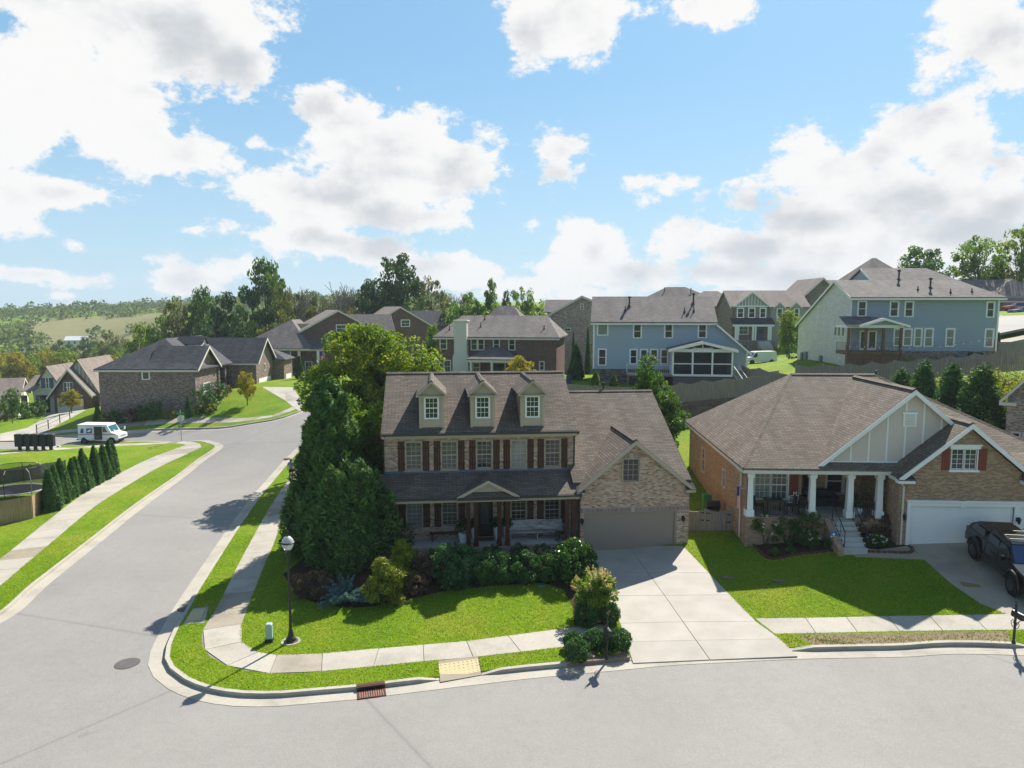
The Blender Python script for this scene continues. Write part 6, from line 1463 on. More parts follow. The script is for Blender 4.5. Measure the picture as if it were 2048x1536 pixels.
for q_ in [(352, 586, 150, 78, 'open', 'olive', 'thin olive tree at the left end of the wood'), (404, 570, 152, 80, 'round', 'green', 'mid green tree beside the thin olive tree'), (446, 576, 146, 74, 'round', 'dark', 'dark green tree filling the wood behind charcoal roof'),
 (528, 512, 152, 120, 'round', 'green', 'tallest green tree left of the bare trees'), (566, 556, 144, 72, 'open', 'olive', 'olive tree leaning on the tallest green tree'), (484, 606, 140, 96, 'low', 'dark', 'dark understorey tree below the tallest green tree'),
 (425, 628, 138, 110, 'low', 'dark', 'low dark tree behind the charcoal roof ridge'), (560, 615, 136, 110, 'low', 'olive', 'olive understorey tree behind grey hip roof'), (640, 594, 146, 90, 'low', 'olive', 'olive bushy tree under the bare trees'), (700, 612, 150, 80, 'low', 'yellow', 'yellowing bush below the bare trees'),
 (790, 499, 158, 128, 'round', 'dark', 'large dark oak towering over the red brick gables'), (742, 556, 150, 84, 'round', 'dark', 'smaller dark tree left of the large oak'), (862, 546, 156, 78, 'open', 'olive', 'open olive tree right of the large oak'), (838, 590, 150, 90, 'low', 'green', 'green understorey tree right of the large oak'),
 (936, 580, 152, 74, 'round', 'light', 'bright green tree above the cream chimney'), (980, 556, 156, 38, 'tall', 'light', 'slender light green tree behind the cream chimney house'), (1012, 574, 156, 22, 'tall', 'dark', 'slender dark tree beside the slender light green tree'),
 (1044, 570, 150, 76, 'open', 'light', 'open light green tree left of the pale brick gable'), (1078, 598, 146, 66, 'low', 'light', 'low bright tree touching the pale brick gable'), (1006, 604, 145, 130, 'low', 'light', 'broad bright thicket behind the cream chimney house'), (915, 602, 146, 100, 'low', 'green', 'green thicket behind the cream chimney house'), (770, 600, 152, 110, 'low', 'green', 'green understorey below the large oak'),
 (610, 572, 156, 84, 'open', 'olive', 'thin olive tree among the bare trees'), (690, 578, 158, 84, 'open', 'olive', 'second thin olive tree among the bare trees'), (322, 622, 165, 74, 'round', 'light', 'light green tree at the edge of the hill meadow'), (278, 645, 172, 70, 'round', 'maple', 'yellowing tree at the edge of the hill meadow'),
 (1850, 487, 152, 118, 'round', 'green', 'round green tree behind the slate blue roof'), (1962, 466, 142, 124, 'open', 'light', 'airy yellow green tree beyond the slate blue house'), (2048, 438, 140, 120, 'open', 'maple', 'yellowing tree at the edge of the hilltop'), (2010, 520, 146, 130, 'low', 'olive', 'olive understorey below the airy yellow green tree'), (1900, 530, 150, 70, 'low', 'green', 'low green tree behind the slate blue ridge'), (2100, 450, 145, 120, 'round', 'olive', 'olive tree past the yellowing hilltop tree')]:
    far_tree('broadleaf_tree', q_[6], *q_[:6], WOOD)
# single trees among the houses
for q_ in [(864, 644, 100, 42, 'round', 'light', 'small bright tree beside the cream chimney house'), (1042, 710, 76, 74, 'round', 'yellow', 'yellow tree in front of the covered patio'), (492, 740, 87, 48, 'round', 'yellow', 'yellow green sapling on the lawn before charcoal roofed house'),
 (140, 778, 97, 50, 'round', 'yellow', 'yellow green sapling before the brick cottage'), (20, 772, 92, 46, 'open', 'green', 'green sapling before the cream cottage'), (1582, 618, 112, 66, 'round', 'maple', 'green tree with orange tipped top beside white van')]:
    far_tree('young_tree', q_[6], *q_[:6])
# yellowing trees down in the valley
VAL = 'yellowing trees in the valley behind the cottages'
r_ = np.random.RandomState(21)
for i in range(34):
    x = -40+i*12.5+r_.uniform(-6, 6); D = r_.uniform(150, 235)
    far_tree('valley_tree', 'yellowing broadleaf tree in the valley behind the cottages', x, r_.uniform(690, 722)-(14 if x > 230 else 0), D, r_.uniform(50, 85)*170/D, ['round', 'low', 'open'][i % 3], ['yellow', 'maple', 'yellow', 'olive', 'light'][r_.randint(5)], VAL)
for x_, top_, D_, w_ in ((118, 676, 285, 34), (168, 672, 288, 36), (140, 684, 282, 30), (190, 680, 280, 36)): far_tree('valley_tree', 'green broadleaf tree beside the white farm building', x_, top_, D_, w_, 'round', 'green', 'green trees beside the white farm building')
for i in range(12):
    x = 200+i*16; far_tree('valley_tree', 'green broadleaf tree further down the valley slope', x, r_.uniform(655, 690), r_.uniform(230, 290), r_.uniform(36, 52), ['round', 'open'][i % 2], ['green', 'light', 'olive', 'maple'][r_.randint(4)], 'green trees further down the valley slope')
# bare trees
def bare(rs, h):
    m = MB()
    def grow(p, d, L_, r, k):
        q = p+d*L_; mid = (p+q)/2+rs.normal(0, .05*L_, 3); m.tube([p, mid, q], [r, r*.85, r*.66], 5 if k < 2 else 4, False)
        if k >= 4: return
        for _ in range(3):
            nd_ = d+rs.normal(0, .36, 3); nd_[2] = abs(nd_[2])+.25; nd_ /= np.linalg.norm(nd_); grow(q, nd_, L_*rs.uniform(.60, .84), r*.70, k+1)
    grow(np.array([0, 0, -.03]), np.array([0, 0, 1.0]), h*.28, h*.0135, 0)
    return m.mesh('branches', BARKP)
BARE = [bare(np.random.RandomState(s), 1.0) for s in (3, 4, 5)]
for i, (x, top, D) in enumerate([(598, 528, 150), (622, 545, 155), (655, 535, 150), (678, 520, 148), (700, 540, 153), (716, 560, 150), (900, 556, 158), (925, 562, 160), (1112, 588, 158), (640, 560, 158)]):
    loc, h = spot(x, top, D); e = empty('bare_tree', loc, i*2.1, 'leafless grey tree with upright branches in the wood', 'tree', 'leafless trees in the wood'); e.scale = (h*.85, h*.85, h*.95); link('trunk', BARE[i % 3], e)
# columnar and cone shaped evergreens
CONE2 = [tufted(np.random.RandomState(s), 1.0*6, .27*6, 120, 60, .085, LF['thuja2'], .55) for s in (41, 42)]
CONE = [conifer(np.random.RandomState(s), 1.0, .24, 5200, .020, LF['thuja2'], pw=.75) for s in (31, 32)]
COL = [conifer(np.random.RandomState(s), 1.0, .165, 5200, .018, LF['thuja2'], pw=.62, ragged=.10) for s in (33, 34, 35)]
STK = stick(.9, .015); STK6 = stick(5.4, .09)
def cone(label, px, top, D, wpx, mesh, group=None, half=.24, base=None, name='evergreen', mat=None):
    loc, h = spot(px, top, D, base); w = wpx/1420*D/2/half; k6 = 6.0 if mesh in CONE2 else 1.0; e = plant(name, label, 'tree', loc, mesh, STK6 if k6 > 1 else STK, group, px*.7, (w/k6, w/k6, h/k6), mat); return e
YOUNG = 'young cone shaped conifers along the hillside fence'
for i, (x, top, D, w, b) in enumerate([(1804, 738, 61, 44, 5.2), (1850, 722, 59, 54, 4.9), (1908, 728, 57, 58, 4.7), (1966, 730, 54, 76, 4.4)]):
    cone(['smallest young conifer below the hillside fence', 'young conifer next to the smallest one below the hillside fence', 'young conifer beside the widest one below the hillside fence', 'widest young conifer below the hillside fence'][i], x, top, D, w*1.15, CONE2[i % 2], YOUNG, base=b)
cone('dark cone shaped evergreen beside the red brick house corner', 1152, 688, 88, 36, CONE[0]); cone('slim dark column evergreen by the pale brick wall', 1147, 664, 100, 9, COL[0], half=.165); cone('slim evergreen column nearer the blue house by pale brick wall', 1176, 654, 100, 11, COL[1], half=.165)
cone('dark column evergreen beside the flag porch', 598, 712, 104, 19, COL[2], half=.165); cone('dark cone shrub at the left corner of the ranch house', 194, 805, 86, 18, CONE[1]); cone('dark cone shrub at the right corner of the ranch house', 374, 792, 85, 15, CONE[0])
cone('young evergreen beside the stone foundation of the blue house', 1192, 742, 76, 28, CONE[1], mat=LF['light']); cone('second young evergreen before the stone foundation', 1228, 748, 76, 24, CONE[0], mat=LF['green'])
cone('small dark evergreen by the street beyond the slate house', 1998, 664, 84, 10, COL[0], half=.165)
# the row of arborvitae on the opposite corner
AR = 'row of arborvitae along the opposite corner lawn'
for i in range(13):
    t = i/12; bx, by, D = 104+(228-104)*t, 1024+(954-1024)*t, 50+(62.5-50)*t
    p = atD(bx+rs.uniform(-3, 3), by, D); hgt_ = rs.uniform(2.55, 3.45); w = rs.uniform(.95, 1.15)*3.3
    e = plant('arborvitae', 'narrow pointed arborvitae in the dense row beside the trampoline fence', 'tree', (float(p[0]), float(p[1]), T(p[0], p[1])+.1), COL[i % 3], STK, AR, i*1.3, (w, w, hgt_)); e.rotation_euler = (rs.normal(0, .025), rs.normal(0, .025), i*1.3)

# ---- shrubs
def shrub(name, label, px, py, D, w, h, mat, n=5000, ls=.045, rs=rs, lobes=None, nc=40, elong=1.0, group=None, shell=.75, base=None, flat=.85, cs=.16):
    p = atD(px, py, D); z = T(p[0], p[1])+.12 if base is None else base
    lb = lobes or [(0, 0, h*.5, w*.5, w*.5, h*.5)]
    pts, nn, _ = clumped(rs, lb, nc, min(w, h)*cs, max(8, n//nc), flat, shell); pts[:, 2] = np.maximum(pts[:, 2], .02)
    e = empty(name, (float(p[0]), float(p[1]), float(z)), 0, label, 'shrub', group)
    link('foliage', leaf_mesh('foliage', pts, nn, ls, LF[mat], rs, elong), e)
    m = MB()
    for k in range(5):
        a = k*1.26; m.tube([(0, 0, -.15), (math.cos(a)*w*.15, math.sin(a)*w*.15, h*.3), (math.cos(a)*w*.28, math.sin(a)*w*.28, h*.65)], [.03, .02, .008], 5, False)
    m.build('stems', BARK, e)
    return e
def GD(px, py):
    p = GT(px, py, .13); return np.array([p[0], p[1]])
def gshrub(name, label, px, py, w, h, mat, **kw):
    """shrub whose foot is seen (or guessed) at a ground pixel"""
    q = GT(px, py, .13); d = q[1]*math.cos(PITCH)+(CAMZ-T(*q))*math.sin(PITCH)
    return shrub(name, label, px, py, d, w, h, mat, **kw)
gshrub('russet_shrub', 'dull russet shrub at the left end of the front bed', 625, 1192, 1.9, 1.15, 'russet', n=5000, ls=.05)
gshrub('russet_shrub', 'pinkish russet shrub between golden cypress and broad leaf climber', 846, 1165, 1.35, 1.3, 'russet', n=5000, ls=.045)
gshrub('russet_shrub', 'low russet shrub in front of the pinkish one', 832, 1190, 1.0, .95, 'russet', n=3500, ls=.045)
for lab, px, py, w, h in (('round golden cypress shrub at the middle of the front bed', 772, 1204, 1.75, 1.95), ('taller golden cypress shrub behind the round one', 805, 1160, 1.5, 2.0)):
    gshrub('golden_cypress', lab, px, py, w, h, 'gold', n=11000, ls=.05, nc=70, elong=2.2, lobes=[(0, 0, h*.36, w*.52, w*.5, h*.36), (.1, 0, h*.62, w*.36, w*.36, h*.3), (-.1, 0, h*.82, w*.2, w*.2, h*.18)])
# blue juniper: arching sprays
q = GT(692, 1203, .13); e = empty('blue_juniper', (q[0], q[1], T(*q)+.13), 0, 'spreading blue green juniper with arching sprays in the front bed', 'shrub')
P_, N_, U_ = [], [], []; wm = MB()
for k in range(46):
    a = rs.uniform(0, 2*math.pi); L_ = rs.uniform(.7, 1.75); el_ = rs.uniform(.15, .75); s_ = np.linspace(.15, 1, 42); cr = rs.normal(0, .02, (42, 3))
    x = np.stack([np.cos(a)*L_*s_*math.cos(el_), np.sin(a)*L_*s_*math.cos(el_), L_*s_*math.sin(el_)*(1.35-.55*s_)+.05], 1)
    for j in range(6):
        off = rs.normal(0, .045, (42, 3))*(1.25-s_)[:, None]*1.2; P_.append(x+off+cr); N_.append(rs.normal(size=(42, 3))+(0, 0, .6)); U_.append(np.tile([np.cos(a), np.sin(a), .35], (42, 1)))
    wm.tube([x[0], x[20], x[-1]], [.014, .01, .004], 4, False)
P_, N_, U_ = map(np.concatenate, (P_, N_, U_)); N_ /= np.linalg.norm(N_, axis=1)[:, None]
link('foliage', leaf_mesh('foliage', P_, N_, .036, LF['juniper'], rs, 2.0, U_), e); wm.build('stems', BARK, e)
gshrub('climber_mound', 'mound of large oval leaves climbing at the porch front', 908, 1172, 2.0, 2.1, 'bigleaf', n=3600, ls=.115, nc=60, shell=.85, lobes=[(0, 0, 1.0, .95, .9, 1.05), (.75, .1, .8, .6, .6, .85)])
for i, (x, w, lab) in enumerate([(962, 1.6, 'dark hedge shrub beside the large leaf mound'), (1008, 1.6, 'dark hedge shrub at the middle of the porch hedge'), (1052, 1.5, 'dark hedge shrub beside the small bright hedge shrub')]):
    gshrub('hedge_shrub', lab, x, 1164, w, 1.45, 'box', n=6500, ls=.045, nc=60, shell=.8)
gshrub('hedge_shrub', 'small bright hedge shrub next to the big glossy shrub', 1094, 1162, 1.15, 1.35, 'camellia', n=5000, ls=.05)
gshrub('glossy_shrub', 'big round glossy green shrub at the driveway corner of porch', 1147, 1163, 2.05, 1.95, 'camellia', n=8000, ls=.065, nc=70, shell=.8)
for i, (x, y, w, h) in enumerate([(870, 1118, .9, .7), (925, 1114, 1.0, .7), (985, 1112, 1.0, .75), (1040, 1112, 1.0, .8), (1085, 1112, .9, .8), (1125, 1110, .9, .8)]):
    gshrub('low_shrub', 'low dark shrub against the brick porch base', x, y+6, w, h, 'box', n=2200, ls=.045, group='low shrubs against the porch base')
# hydrangea with cream panicles
q = GT(1190, 1236, .13); e = empty('panicle_hydrangea', (q[0], q[1], T(*q)+.13), 0, 'yellow green hydrangea with cream pink flower panicles beside driveway', 'shrub')
hz_ = 2.15; pts, nn, cc = clumped(rs, [(0, 0, hz_*.58, .95, .9, hz_*.38), (-.1, 0, hz_*.36, .75, .75, hz_*.3)], 120, .22, 70); link('foliage', leaf_mesh('foliage', pts, nn, .062, LF['hydr'], rs), e)
for k in range(34):
    a = rs.uniform(0, 2*math.pi); el_ = rs.uniform(.1, 1.45); d_ = np.array([math.cos(a)*math.cos(el_), math.sin(a)*math.cos(el_), math.sin(el_)]); b_ = np.array([0, 0, hz_*.54])+d_*(.88, .84, hz_*.42)
    s_ = rs.uniform(0, 1, 46); pos = b_+np.outer(s_-.4, d_*.34+(0, 0, .10))+rs.normal(0, .042, (46, 3))*(1.15-s_)[:, None]
    o_ = link('bloom', leaf_mesh('bloom', pos, rs.normal(size=(46, 3)), .042, LF['bloom'], rs), e)
m = MB()
for k in range(9): a = k*.7; m.tube([(0, 0, -.1), (math.cos(a)*.2, math.sin(a)*.2, .7), (math.cos(a)*.5, math.sin(a)*.5, 1.5)], [.025, .018, .008], 5, False)
m.build('stems', BARK, e)
for lab, px, py, s_, hh in (('clipped boxwood ball left of hydrangea foot', 1173, 1252, 1.15, 1.05), ('clipped boxwood ball with orange side by driveway edge', 1219, 1248, 1.0, 1.0),
      ('round clipped boxwood closest to the kerb by mailbox', 1155, 1322, 1.05, .95), ('low loose boxwood behind the round one by mailbox', 1148, 1296, .95, .7), ('boxwood left of the mailbox post', 1190, 1297, 1.0, .85), ('boxwood right of the mailbox post at driveway', 1240, 1299, 1.0, .9), ('small boxwood behind the mailbox post', 1216, 1298, .8, .8)):
    gshrub('boxwood_ball', lab, px, py, s_*.86, hh*.92, 'box', n=9000, ls=.026, nc=220, shell=.93, flat=1.0, cs=.10)
for lab, px, py in (('small lime green perennial left in the mailbox gravel', 1202, 1312), ('small lime green perennial right in the mailbox gravel', 1226, 1309)): gshrub('perennial', lab, px, py, .38, .28, 'hydr', n=500, ls=.04, nc=14)
# neighbour's beds
for lab, px, py, w, h, fl in (('rose bush with white blooms by the left porch column', 1530, 1090, 1.4, 1.75, 'rosew'), ('green shrub between the white and red rose bushes', 1572, 1088, 1.2, 1.5, None), ('tall rose bush with red blooms beside the porch steps', 1610, 1086, 1.6, 1.8, 'roser'), ('low rose bush with white blooms before the red one', 1617, 1093, 1.1, .95, 'rosew'), ('white flowering plant right of the porch steps', 1752, 1094, 1.0, .7, 'rosew'), ('tuft of green leaves beside the steps path', 1668, 1098, .9, .5, None), ('brownish shrub against the porch right of steps', 1735, 1078, 1.1, 1.3, 'x'), ('brownish shrub in the garage corner', 1768, 1076, 1.1, 1.3, 'x'), ('low plant in the left corner of the edged bed', 1548, 1110, .6, .35, None), ('low lime plant at the front of the edged bed', 1582, 1106, .5, .3, None)):
    e = gshrub('rose_bush' if fl in ('rosew', 'roser') else 'garden_shrub', lab, px, py, w, h, 'russet' if fl == 'x' else 'green', n=2400, ls=.05, nc=34, shell=.5)
    if fl in ('rosew', 'roser'):
        k = 16; b_, d_ = ball(rs, k, .9); b_[:, 2] = np.abs(b_[:, 2]); c_ = b_*(w*.52, w*.52, h*.55)+(0, 0, h*.45)
        if h < .8: k = 26
        i_ = np.repeat(np.arange(len(c_)), 7); link('blooms', leaf_mesh('blooms', c_[i_]+rs.normal(0, .03, (len(i_), 3)), rs.normal(size=(len(i_), 3)), .045, LF[fl], rs), e)['kind'] = 'stuff'
# shrubs along the ranch house and cottage
for i, (px, py, D, w, h, mt) in enumerate([(213, 822, 86, 1.8, 1.3, 'gold'), (228, 822, 86, 1.7, 1.4, 'green'), (245, 824, 86, 1.5, 1.1, 'box'), (262, 826, 86, 1.6, 1.6, 'russet'), (287, 826, 86, 1.5, 2.0, 'thuja2'), (308, 824, 86, 2.4, 2.1, 'box'), (340, 822, 85.5, 1.6, 1.2, 'scrub'), (402, 814, 86, 2.2, 3.2, 'thuja2'), (415, 806, 87, 2.0, 2.2, 'box'), (432, 800, 90, 2.6, 2.4, 'box'), (420, 812, 86, 1.8, 1.1, 'scrub'), (447, 793, 92, 2.0, 1.4, 'russet')]):
    shrub('foundation_shrub', ['golden low shrub', 'green low shrub', 'small dark shrub', 'reddish shrub', 'upright dark shrub', 'large dark rounded shrub', 'pale low shrub', 'tall upright evergreen shrub', 'round dark shrub', 'wide dark shrub', 'pale spreading shrub', 'rusty shrub'][i]+' planted against the charcoal roofed ranch house', px, py, D, w, h, mt, n=1400, ls=.10, nc=30)
for i, (px, py, D, w, h, mt) in enumerate([(38, 838, 100, 3.5, 2.0, 'box'), (62, 836, 100, 3.5, 2.4, 'green'), (80, 832, 102, 2.0, 2.6, 'thuja2'), (10, 842, 100, 2.4, 2.6, 'olive')]):
    shrub('foundation_shrub', ['wide dark shrub', 'tall green shrub', 'upright evergreen shrub', 'olive shrub'][i]+' in front of the cottages on the cross street', px, py, D, w, h, mt, n=1300, ls=.12, nc=30)
for i, (px, py, D, w, h, mt) in enumerate([(1478, 690, 122, 3.0, 3.4, 'green'), (1500, 700, 121, 3.0, 1.4, 'roser'), (1590, 728, 108, 3.6, 2.4, 'green'), (1520, 700, 122, 2.5, 1.6, 'green')]):
    shrub('garden_shrub', ['green shrub at the left of the craftsman porch', 'magenta flowering shrub before the craftsman porch', 'dark shrub below the orange tipped tree', 'low green shrub by the craftsman steps'][i], px, py, D, w, h, mt, n=1200, ls=.12, nc=30)
# scrub on the slope below the hillside fence
pts, nn = [], []
for i in range(1100):
    px = rs.uniform(1690, 2040); D = rs.uniform(51, 63.5); p = atD(px, 800, D); z = T(p[0], p[1])+.1; h_ = rs.uniform(.5, 2.4)
    if px > 1985 and D < 54: continue
    a, b = ball(rs, 55, .4); a[:, 2] = np.abs(a[:, 2])*1.3; pts.append(a*(.55, .55, h_*.75)+(p[0], p[1], z)); nn.append(b)
sc = link('slope_scrub', leaf_mesh('slope_scrub', np.concatenate(pts), np.concatenate(nn), .10, LF['scrub'], rs)); tag(sc, 'tangled yellow green scrub on the bank below the hillside fence', 'scrub', kind='stuff')

# ---- far hills: wood that reads as one mass, and a dry meadow
pts, nn, sz = [], [], []
r_ = np.random.RandomState(77); cnt = 0
def meadow(x, y):
    """is this spot on the open hillside?"""
    d = Vector((x, y, 0)); zc = y*math.cos(PITCH)-(T(x, y)-CAMZ)*math.sin(PITCH); px = 1024+FPX*x/zc
    return 95 < px < 345 and 330 < zc < 470 and not (px < 150 and zc < 380)
XY = np.stack([r_.uniform(-780, 30, 5200), r_.uniform(250, 900, 5200)], 1); ZT = TN(XY)
for (x, y), z in zip(XY, ZT):
    zc = y*_c-(z-CAMZ)*_s; px = 1024+FPX*x/zc
    if px < -120 or px > 900 or (px > 560 and y < 420): continue
    if 90 < px < 350 and 325 < zc < 470 and r_.rand() > .07: continue
    h_ = r_.uniform(5, 9)*(1.5 if r_.rand() < .18 else 1.0); k = 46 if y < 450 else 30; a, b = ball(r_, k, .5); a[:, 2] *= .8
    pts.append(a*(h_*.44, h_*.44, h_*.5)+(x, y, z+h_*.50)); nn.append(b+(0, 0, .3)); sz.append(np.full(k, .115*h_)*r_.uniform(.7, 1.3, k))
FORE = leafy('far_wood_leaves', [(0.05, (.020, .045, .012)), (0.4, (.045, .080, .016)), (0.7, (.095, .125, .022)), (1.0, (.20, .17, .04))], .3, .7, .035, 1.6)
fo_ = link('far_wood', leaf_mesh('far_wood', np.concatenate(pts), np.concatenate(nn), np.concatenate(sz), FORE, r_)); tag(fo_, 'wooded far hills across the valley', 'wood', kind='stuff')
gx = [atD(x, 700, D)[:2] for D in np.linspace(300, 500, 26) for x in np.linspace(60, 370, 26)]
gz = TN(gx); V = [(a[0], a[1], z+2.6) for a, z in zip(gx, gz)]
me = bpy.data.meshes.new('hill_meadow'); me.from_pydata(V, [], [(j*26+i, j*26+i+1, (j+1)*26+i+1, (j+1)*26+i) for j in range(25) for i in range(25)]); me.update()
t = NT('dry_meadow'); p_ = t.pos(); t.col(t.mix(t.noise(p_, .12, 6, .7), (.13, .145, .05), (.25, .225, .11))); me.materials.append(t.done(.95, .1))
tag(link('hill_meadow', me), kind='structure')
# ================================================================== fences and walls
_pk = {}
def picket_mesh(h, w, mat, dog=True):
    k = (round(h, 2), w, mat.name)
    if k not in _pk:
        c = .03 if dog else 0
        _pk[k] = MB().prism([(-w/2, 0), (w/2, 0), (w/2, h-c), (w/2-c, h), (-w/2+c, h), (-w/2, h-c)], lambda p, t: (p[0], -.009+.018*t, p[1])).mesh('picket', mat)
    return _pk[k]
def fence(label, pts, h, mat, pw=.14, gap=.006, scallop=0.0, bay=2.4, name='wood_fence', group=None, face=-1):
    """pts: (x, y, z of the foot); pickets nailed to rails between posts"""
    pts = [np.array(p, float) for p in pts]; e = empty(name, tuple(pts[0]), 0, label, 'fence', group); o = pts[0]
    rr = random.Random(len(label))
    hs = [picket_mesh(h*(1-scallop*q), pw-gap, mat) for q in (0, .25, .5, .75, 1.0)]
    for a, b in zip(pts[:-1], pts[1:]):
        L_ = np.linalg.norm((b-a)[:2]); u = (b-a)/L_; ang = math.atan2(u[1], u[0]); n = np.array([-u[1], u[0], 0])
        nb = max(1, round(L_/bay))
        for i in range(nb+1):
            p = a+u*L_*i/nb-o+n*.05*-face; MB().box(-.05, .05, -.05, .05, -.6, h+.06).build('post', mat, e, tuple(p), ang)
        for z in (.25, h-.35):
            q0, q1 = a-o+n*.03*-face+(0, 0, z), b-o+n*.03*-face+(0, 0, z); MB().bar(q0, q1, .04, .09).build('rail', mat, e)
        k = int(L_/pw)
        for i in range(k):
            s = (i+.5)/k*L_; p = a+u*s-o+n*.012*face; ph = (s/(L_/nb)) % 1.0; q = 1-abs(2*ph-1)
            link('picket', hs[min(4, int(q*4.999))], e, (p[0], p[1], p[2]+rr.uniform(-.015, .01)), ang+rr.uniform(-.01, .01))
    return e
def top_pt(px, py, D, h):
    p = atD(px, py, D); return (p[0], p[1], p[2]-h)
FA = [top_pt(1325, 770, 66, 1.85), top_pt(1360, 766, 66.2, 1.85), top_pt(1450, 758, 67.5, 1.85), top_pt(1560, 747, 69, 1.85), top_pt(1640, 742, 70, 1.85)]
fence('weathered scalloped wood fence standing on the block retaining wall', FA, 1.85, FENCEW, scallop=.09)
fence('weathered scalloped wood fence climbing below the slate blue house', [top_pt(1592, 730, 70, 1.9), top_pt(1700, 727, 68, 1.9), top_pt(1790, 721, 66.5, 1.9), top_pt(1900, 713, 65, 1.9), top_pt(2000, 703, 64, 1.9), top_pt(2080, 696, 63, 1.9)], 1.9, FENCEW, pw=.17, scallop=.13)
fence('short weathered fence beside the white porch stair', [top_pt(1484, 731, 79, 1.8), top_pt(1556, 742, 75, 1.8)], 1.8, FENCEW, scallop=.12)
fence('low weathered fence behind the corner house back lawn', [top_pt(1130, 768, 72, 1.6), top_pt(1190, 772, 71, 1.6), top_pt(1330, 778, 68, 1.6)], 1.6, FENCEW)
fence('far fence piece by the street beyond slate house', [top_pt(1998, 684, 78, 1.6), top_pt(2070, 683, 78, 1.6)], 1.6, FENCEW, pw=.2)
fence('new honey coloured wood fence below the trampoline', [top_pt(-60, 1012, 45.5, 1.8), top_pt(62, 992, 48, 1.8), top_pt(94, 974, 51, 1.8)], 1.8, FENCEN)
fence('brown wood fence behind the trampoline', [top_pt(-60, 948, 57, 1.8), top_pt(60, 930, 60, 1.8), top_pt(130, 921, 62, 1.8)], 1.8, FENCEW)
# block retaining wall below the fence
rw = empty('retaining_wall', tuple(FA[0]), 0, 'stepped block retaining wall under the weathered fence', 'wall')
for a, b in zip(FA[:-1], FA[1:]):
    a, b = np.array(a)-np.array(FA[0]), np.array(b)-np.array(FA[0]); u = (b-a)/np.linalg.norm(b-a); n = np.array([-u[1], u[0], 0])
    for k, (dz, dn) in enumerate(((0.02, -.10), (-.50, -.45))):
        q = [a+n*dn, b+n*dn, b+n*.3, a+n*.3]; MB().slab([(p[0], p[1], p[2]+dz) for p in q], 1.4).build('wall_course', BLOCK, rw)
# garden gate between the two front houses
ga, gb = fn_.wld((-.05, 2.4, 0)), fm_.wld((6.2, 1.9, 0)); g0 = np.array([gb[0], gb[1], 0.75]); g1 = np.array([ga[0], ga[1], 1.15]); gl_ = np.linalg.norm((g1-g0)[:2]); ang = math.atan2(g1[1]-g0[1], g1[0]-g0[0])
gate = empty('garden_gate', tuple(g0), ang, 'double wooden garden gate with black strap hinges between the houses', 'gate')
nb = int(gl_/.155)
for i in range(nb):
    x = (i+.5)*gl_/nb; t_ = x/gl_; hh = 1.75-.22*math.sin(math.pi*min(1, max(0, (t_*2) % 1.0))); link('board', picket_mesh(hh, gl_/nb-.008, FENCEW), gate, (x, -.02, t_*.35-.3))
for z in (.2, .85, 1.3): MB().box(.05, gl_-.05, .0, .05, z, z+.09).build('rail', FENCEW, gate)
for z in (.22, .88, 1.32):
    for x, s_ in ((gl_*.5-.06, -1), (gl_*.5+.06, 1), (.12, 1), (gl_-.12, -1)):
        MB().add([(x, -.035, z), (x+s_*.32, -.035, z+.045), (x, -.035, z+.09), (x, -.045, z), (x+s_*.32, -.045, z+.045), (x, -.045, z+.09)], [(0, 1, 2), (3, 5, 4), (0, 3, 4, 1), (1, 4, 5, 2)]).build('hinge', BLACKM, gate)

# ================================================================== street furniture
def place(px, py, off=.13):
    q = GT(px, py, off); return (q[0], q[1], T(*q)+off)
GLOBE = NT('frosted_globe'); GLOBE.col((.80, .80, .78)); GLOBE.b.inputs['Transmission Weight'].default_value = .55; GLOBE = GLOBE.done(.28, .5)
sl = empty('street_lamp', place(582, 1283), 0, 'black cast street lamp with white acorn globe on the corner lawn', 'street lamp')
MB().lathe([(.30, -.05), (.30, .03), (.21, .05), (.19, .16), (.13, .24), (.10, .40), (.085, .46), (.062, .55)], 14).build('base', BLACKM, sl, smooth=False)
MB().lathe([(.40, -.06), (.40, .028)], 14).build('footing', CONC, sl)
MB().lathe([(.062, .5), (.055, 1.6), (.043, 3.55), (.06, 3.58), (.06, 3.63), (.045, 3.66)], 12).build('pole', BLACKM, sl)
MB().lathe([(.055, 3.64), (.085, 3.70), (.07, 3.75), (.14, 3.86), (.165, 3.90)], 14).build('globe_holder', BLACKM, sl)
gl = MB().lathe([(.13, 3.90), (.21, 4.02), (.245, 4.16), (.25, 4.22), (.21, 4.34), (.12, 4.44), (.05, 4.48)], 18).build('globe', GLOBE, sl, smooth=True)
MB().lathe([(.256, 4.17), (.272, 4.18), (.272, 4.23), (.256, 4.24)], 18).build('band', BLACKM, gl)
MB().lathe([(.06, 4.46), (.04, 4.52), (.02, 4.56), (.03, 4.60), (.008, 4.68)], 10).build('finial', BLACKM, sl)
PEDG = plain('pedestal_green', (.30, .42, .36), .5, .4)
up_ = empty('utility_pedestal', place(539, 1283), R(8), 'pale green utility pedestal box beside the street lamp', 'utility box')
MB().rbox(-.13, .13, -.13, .13, .14, .78, .03).build('cabinet', PEDG, up_); MB().box(-.15, .15, -.15, .15, -.1, .16).build('base', BLACKM, up_)
tag(MB().rbox(-.2, .2, -.14, .14, 0, .05, .02).build('valve_lid', plain('valve_green', (.05, .20, .15)), None, place(1083, 1172, .15)), 'small green irrigation valve lid at the lawn edge', 'valve lid')
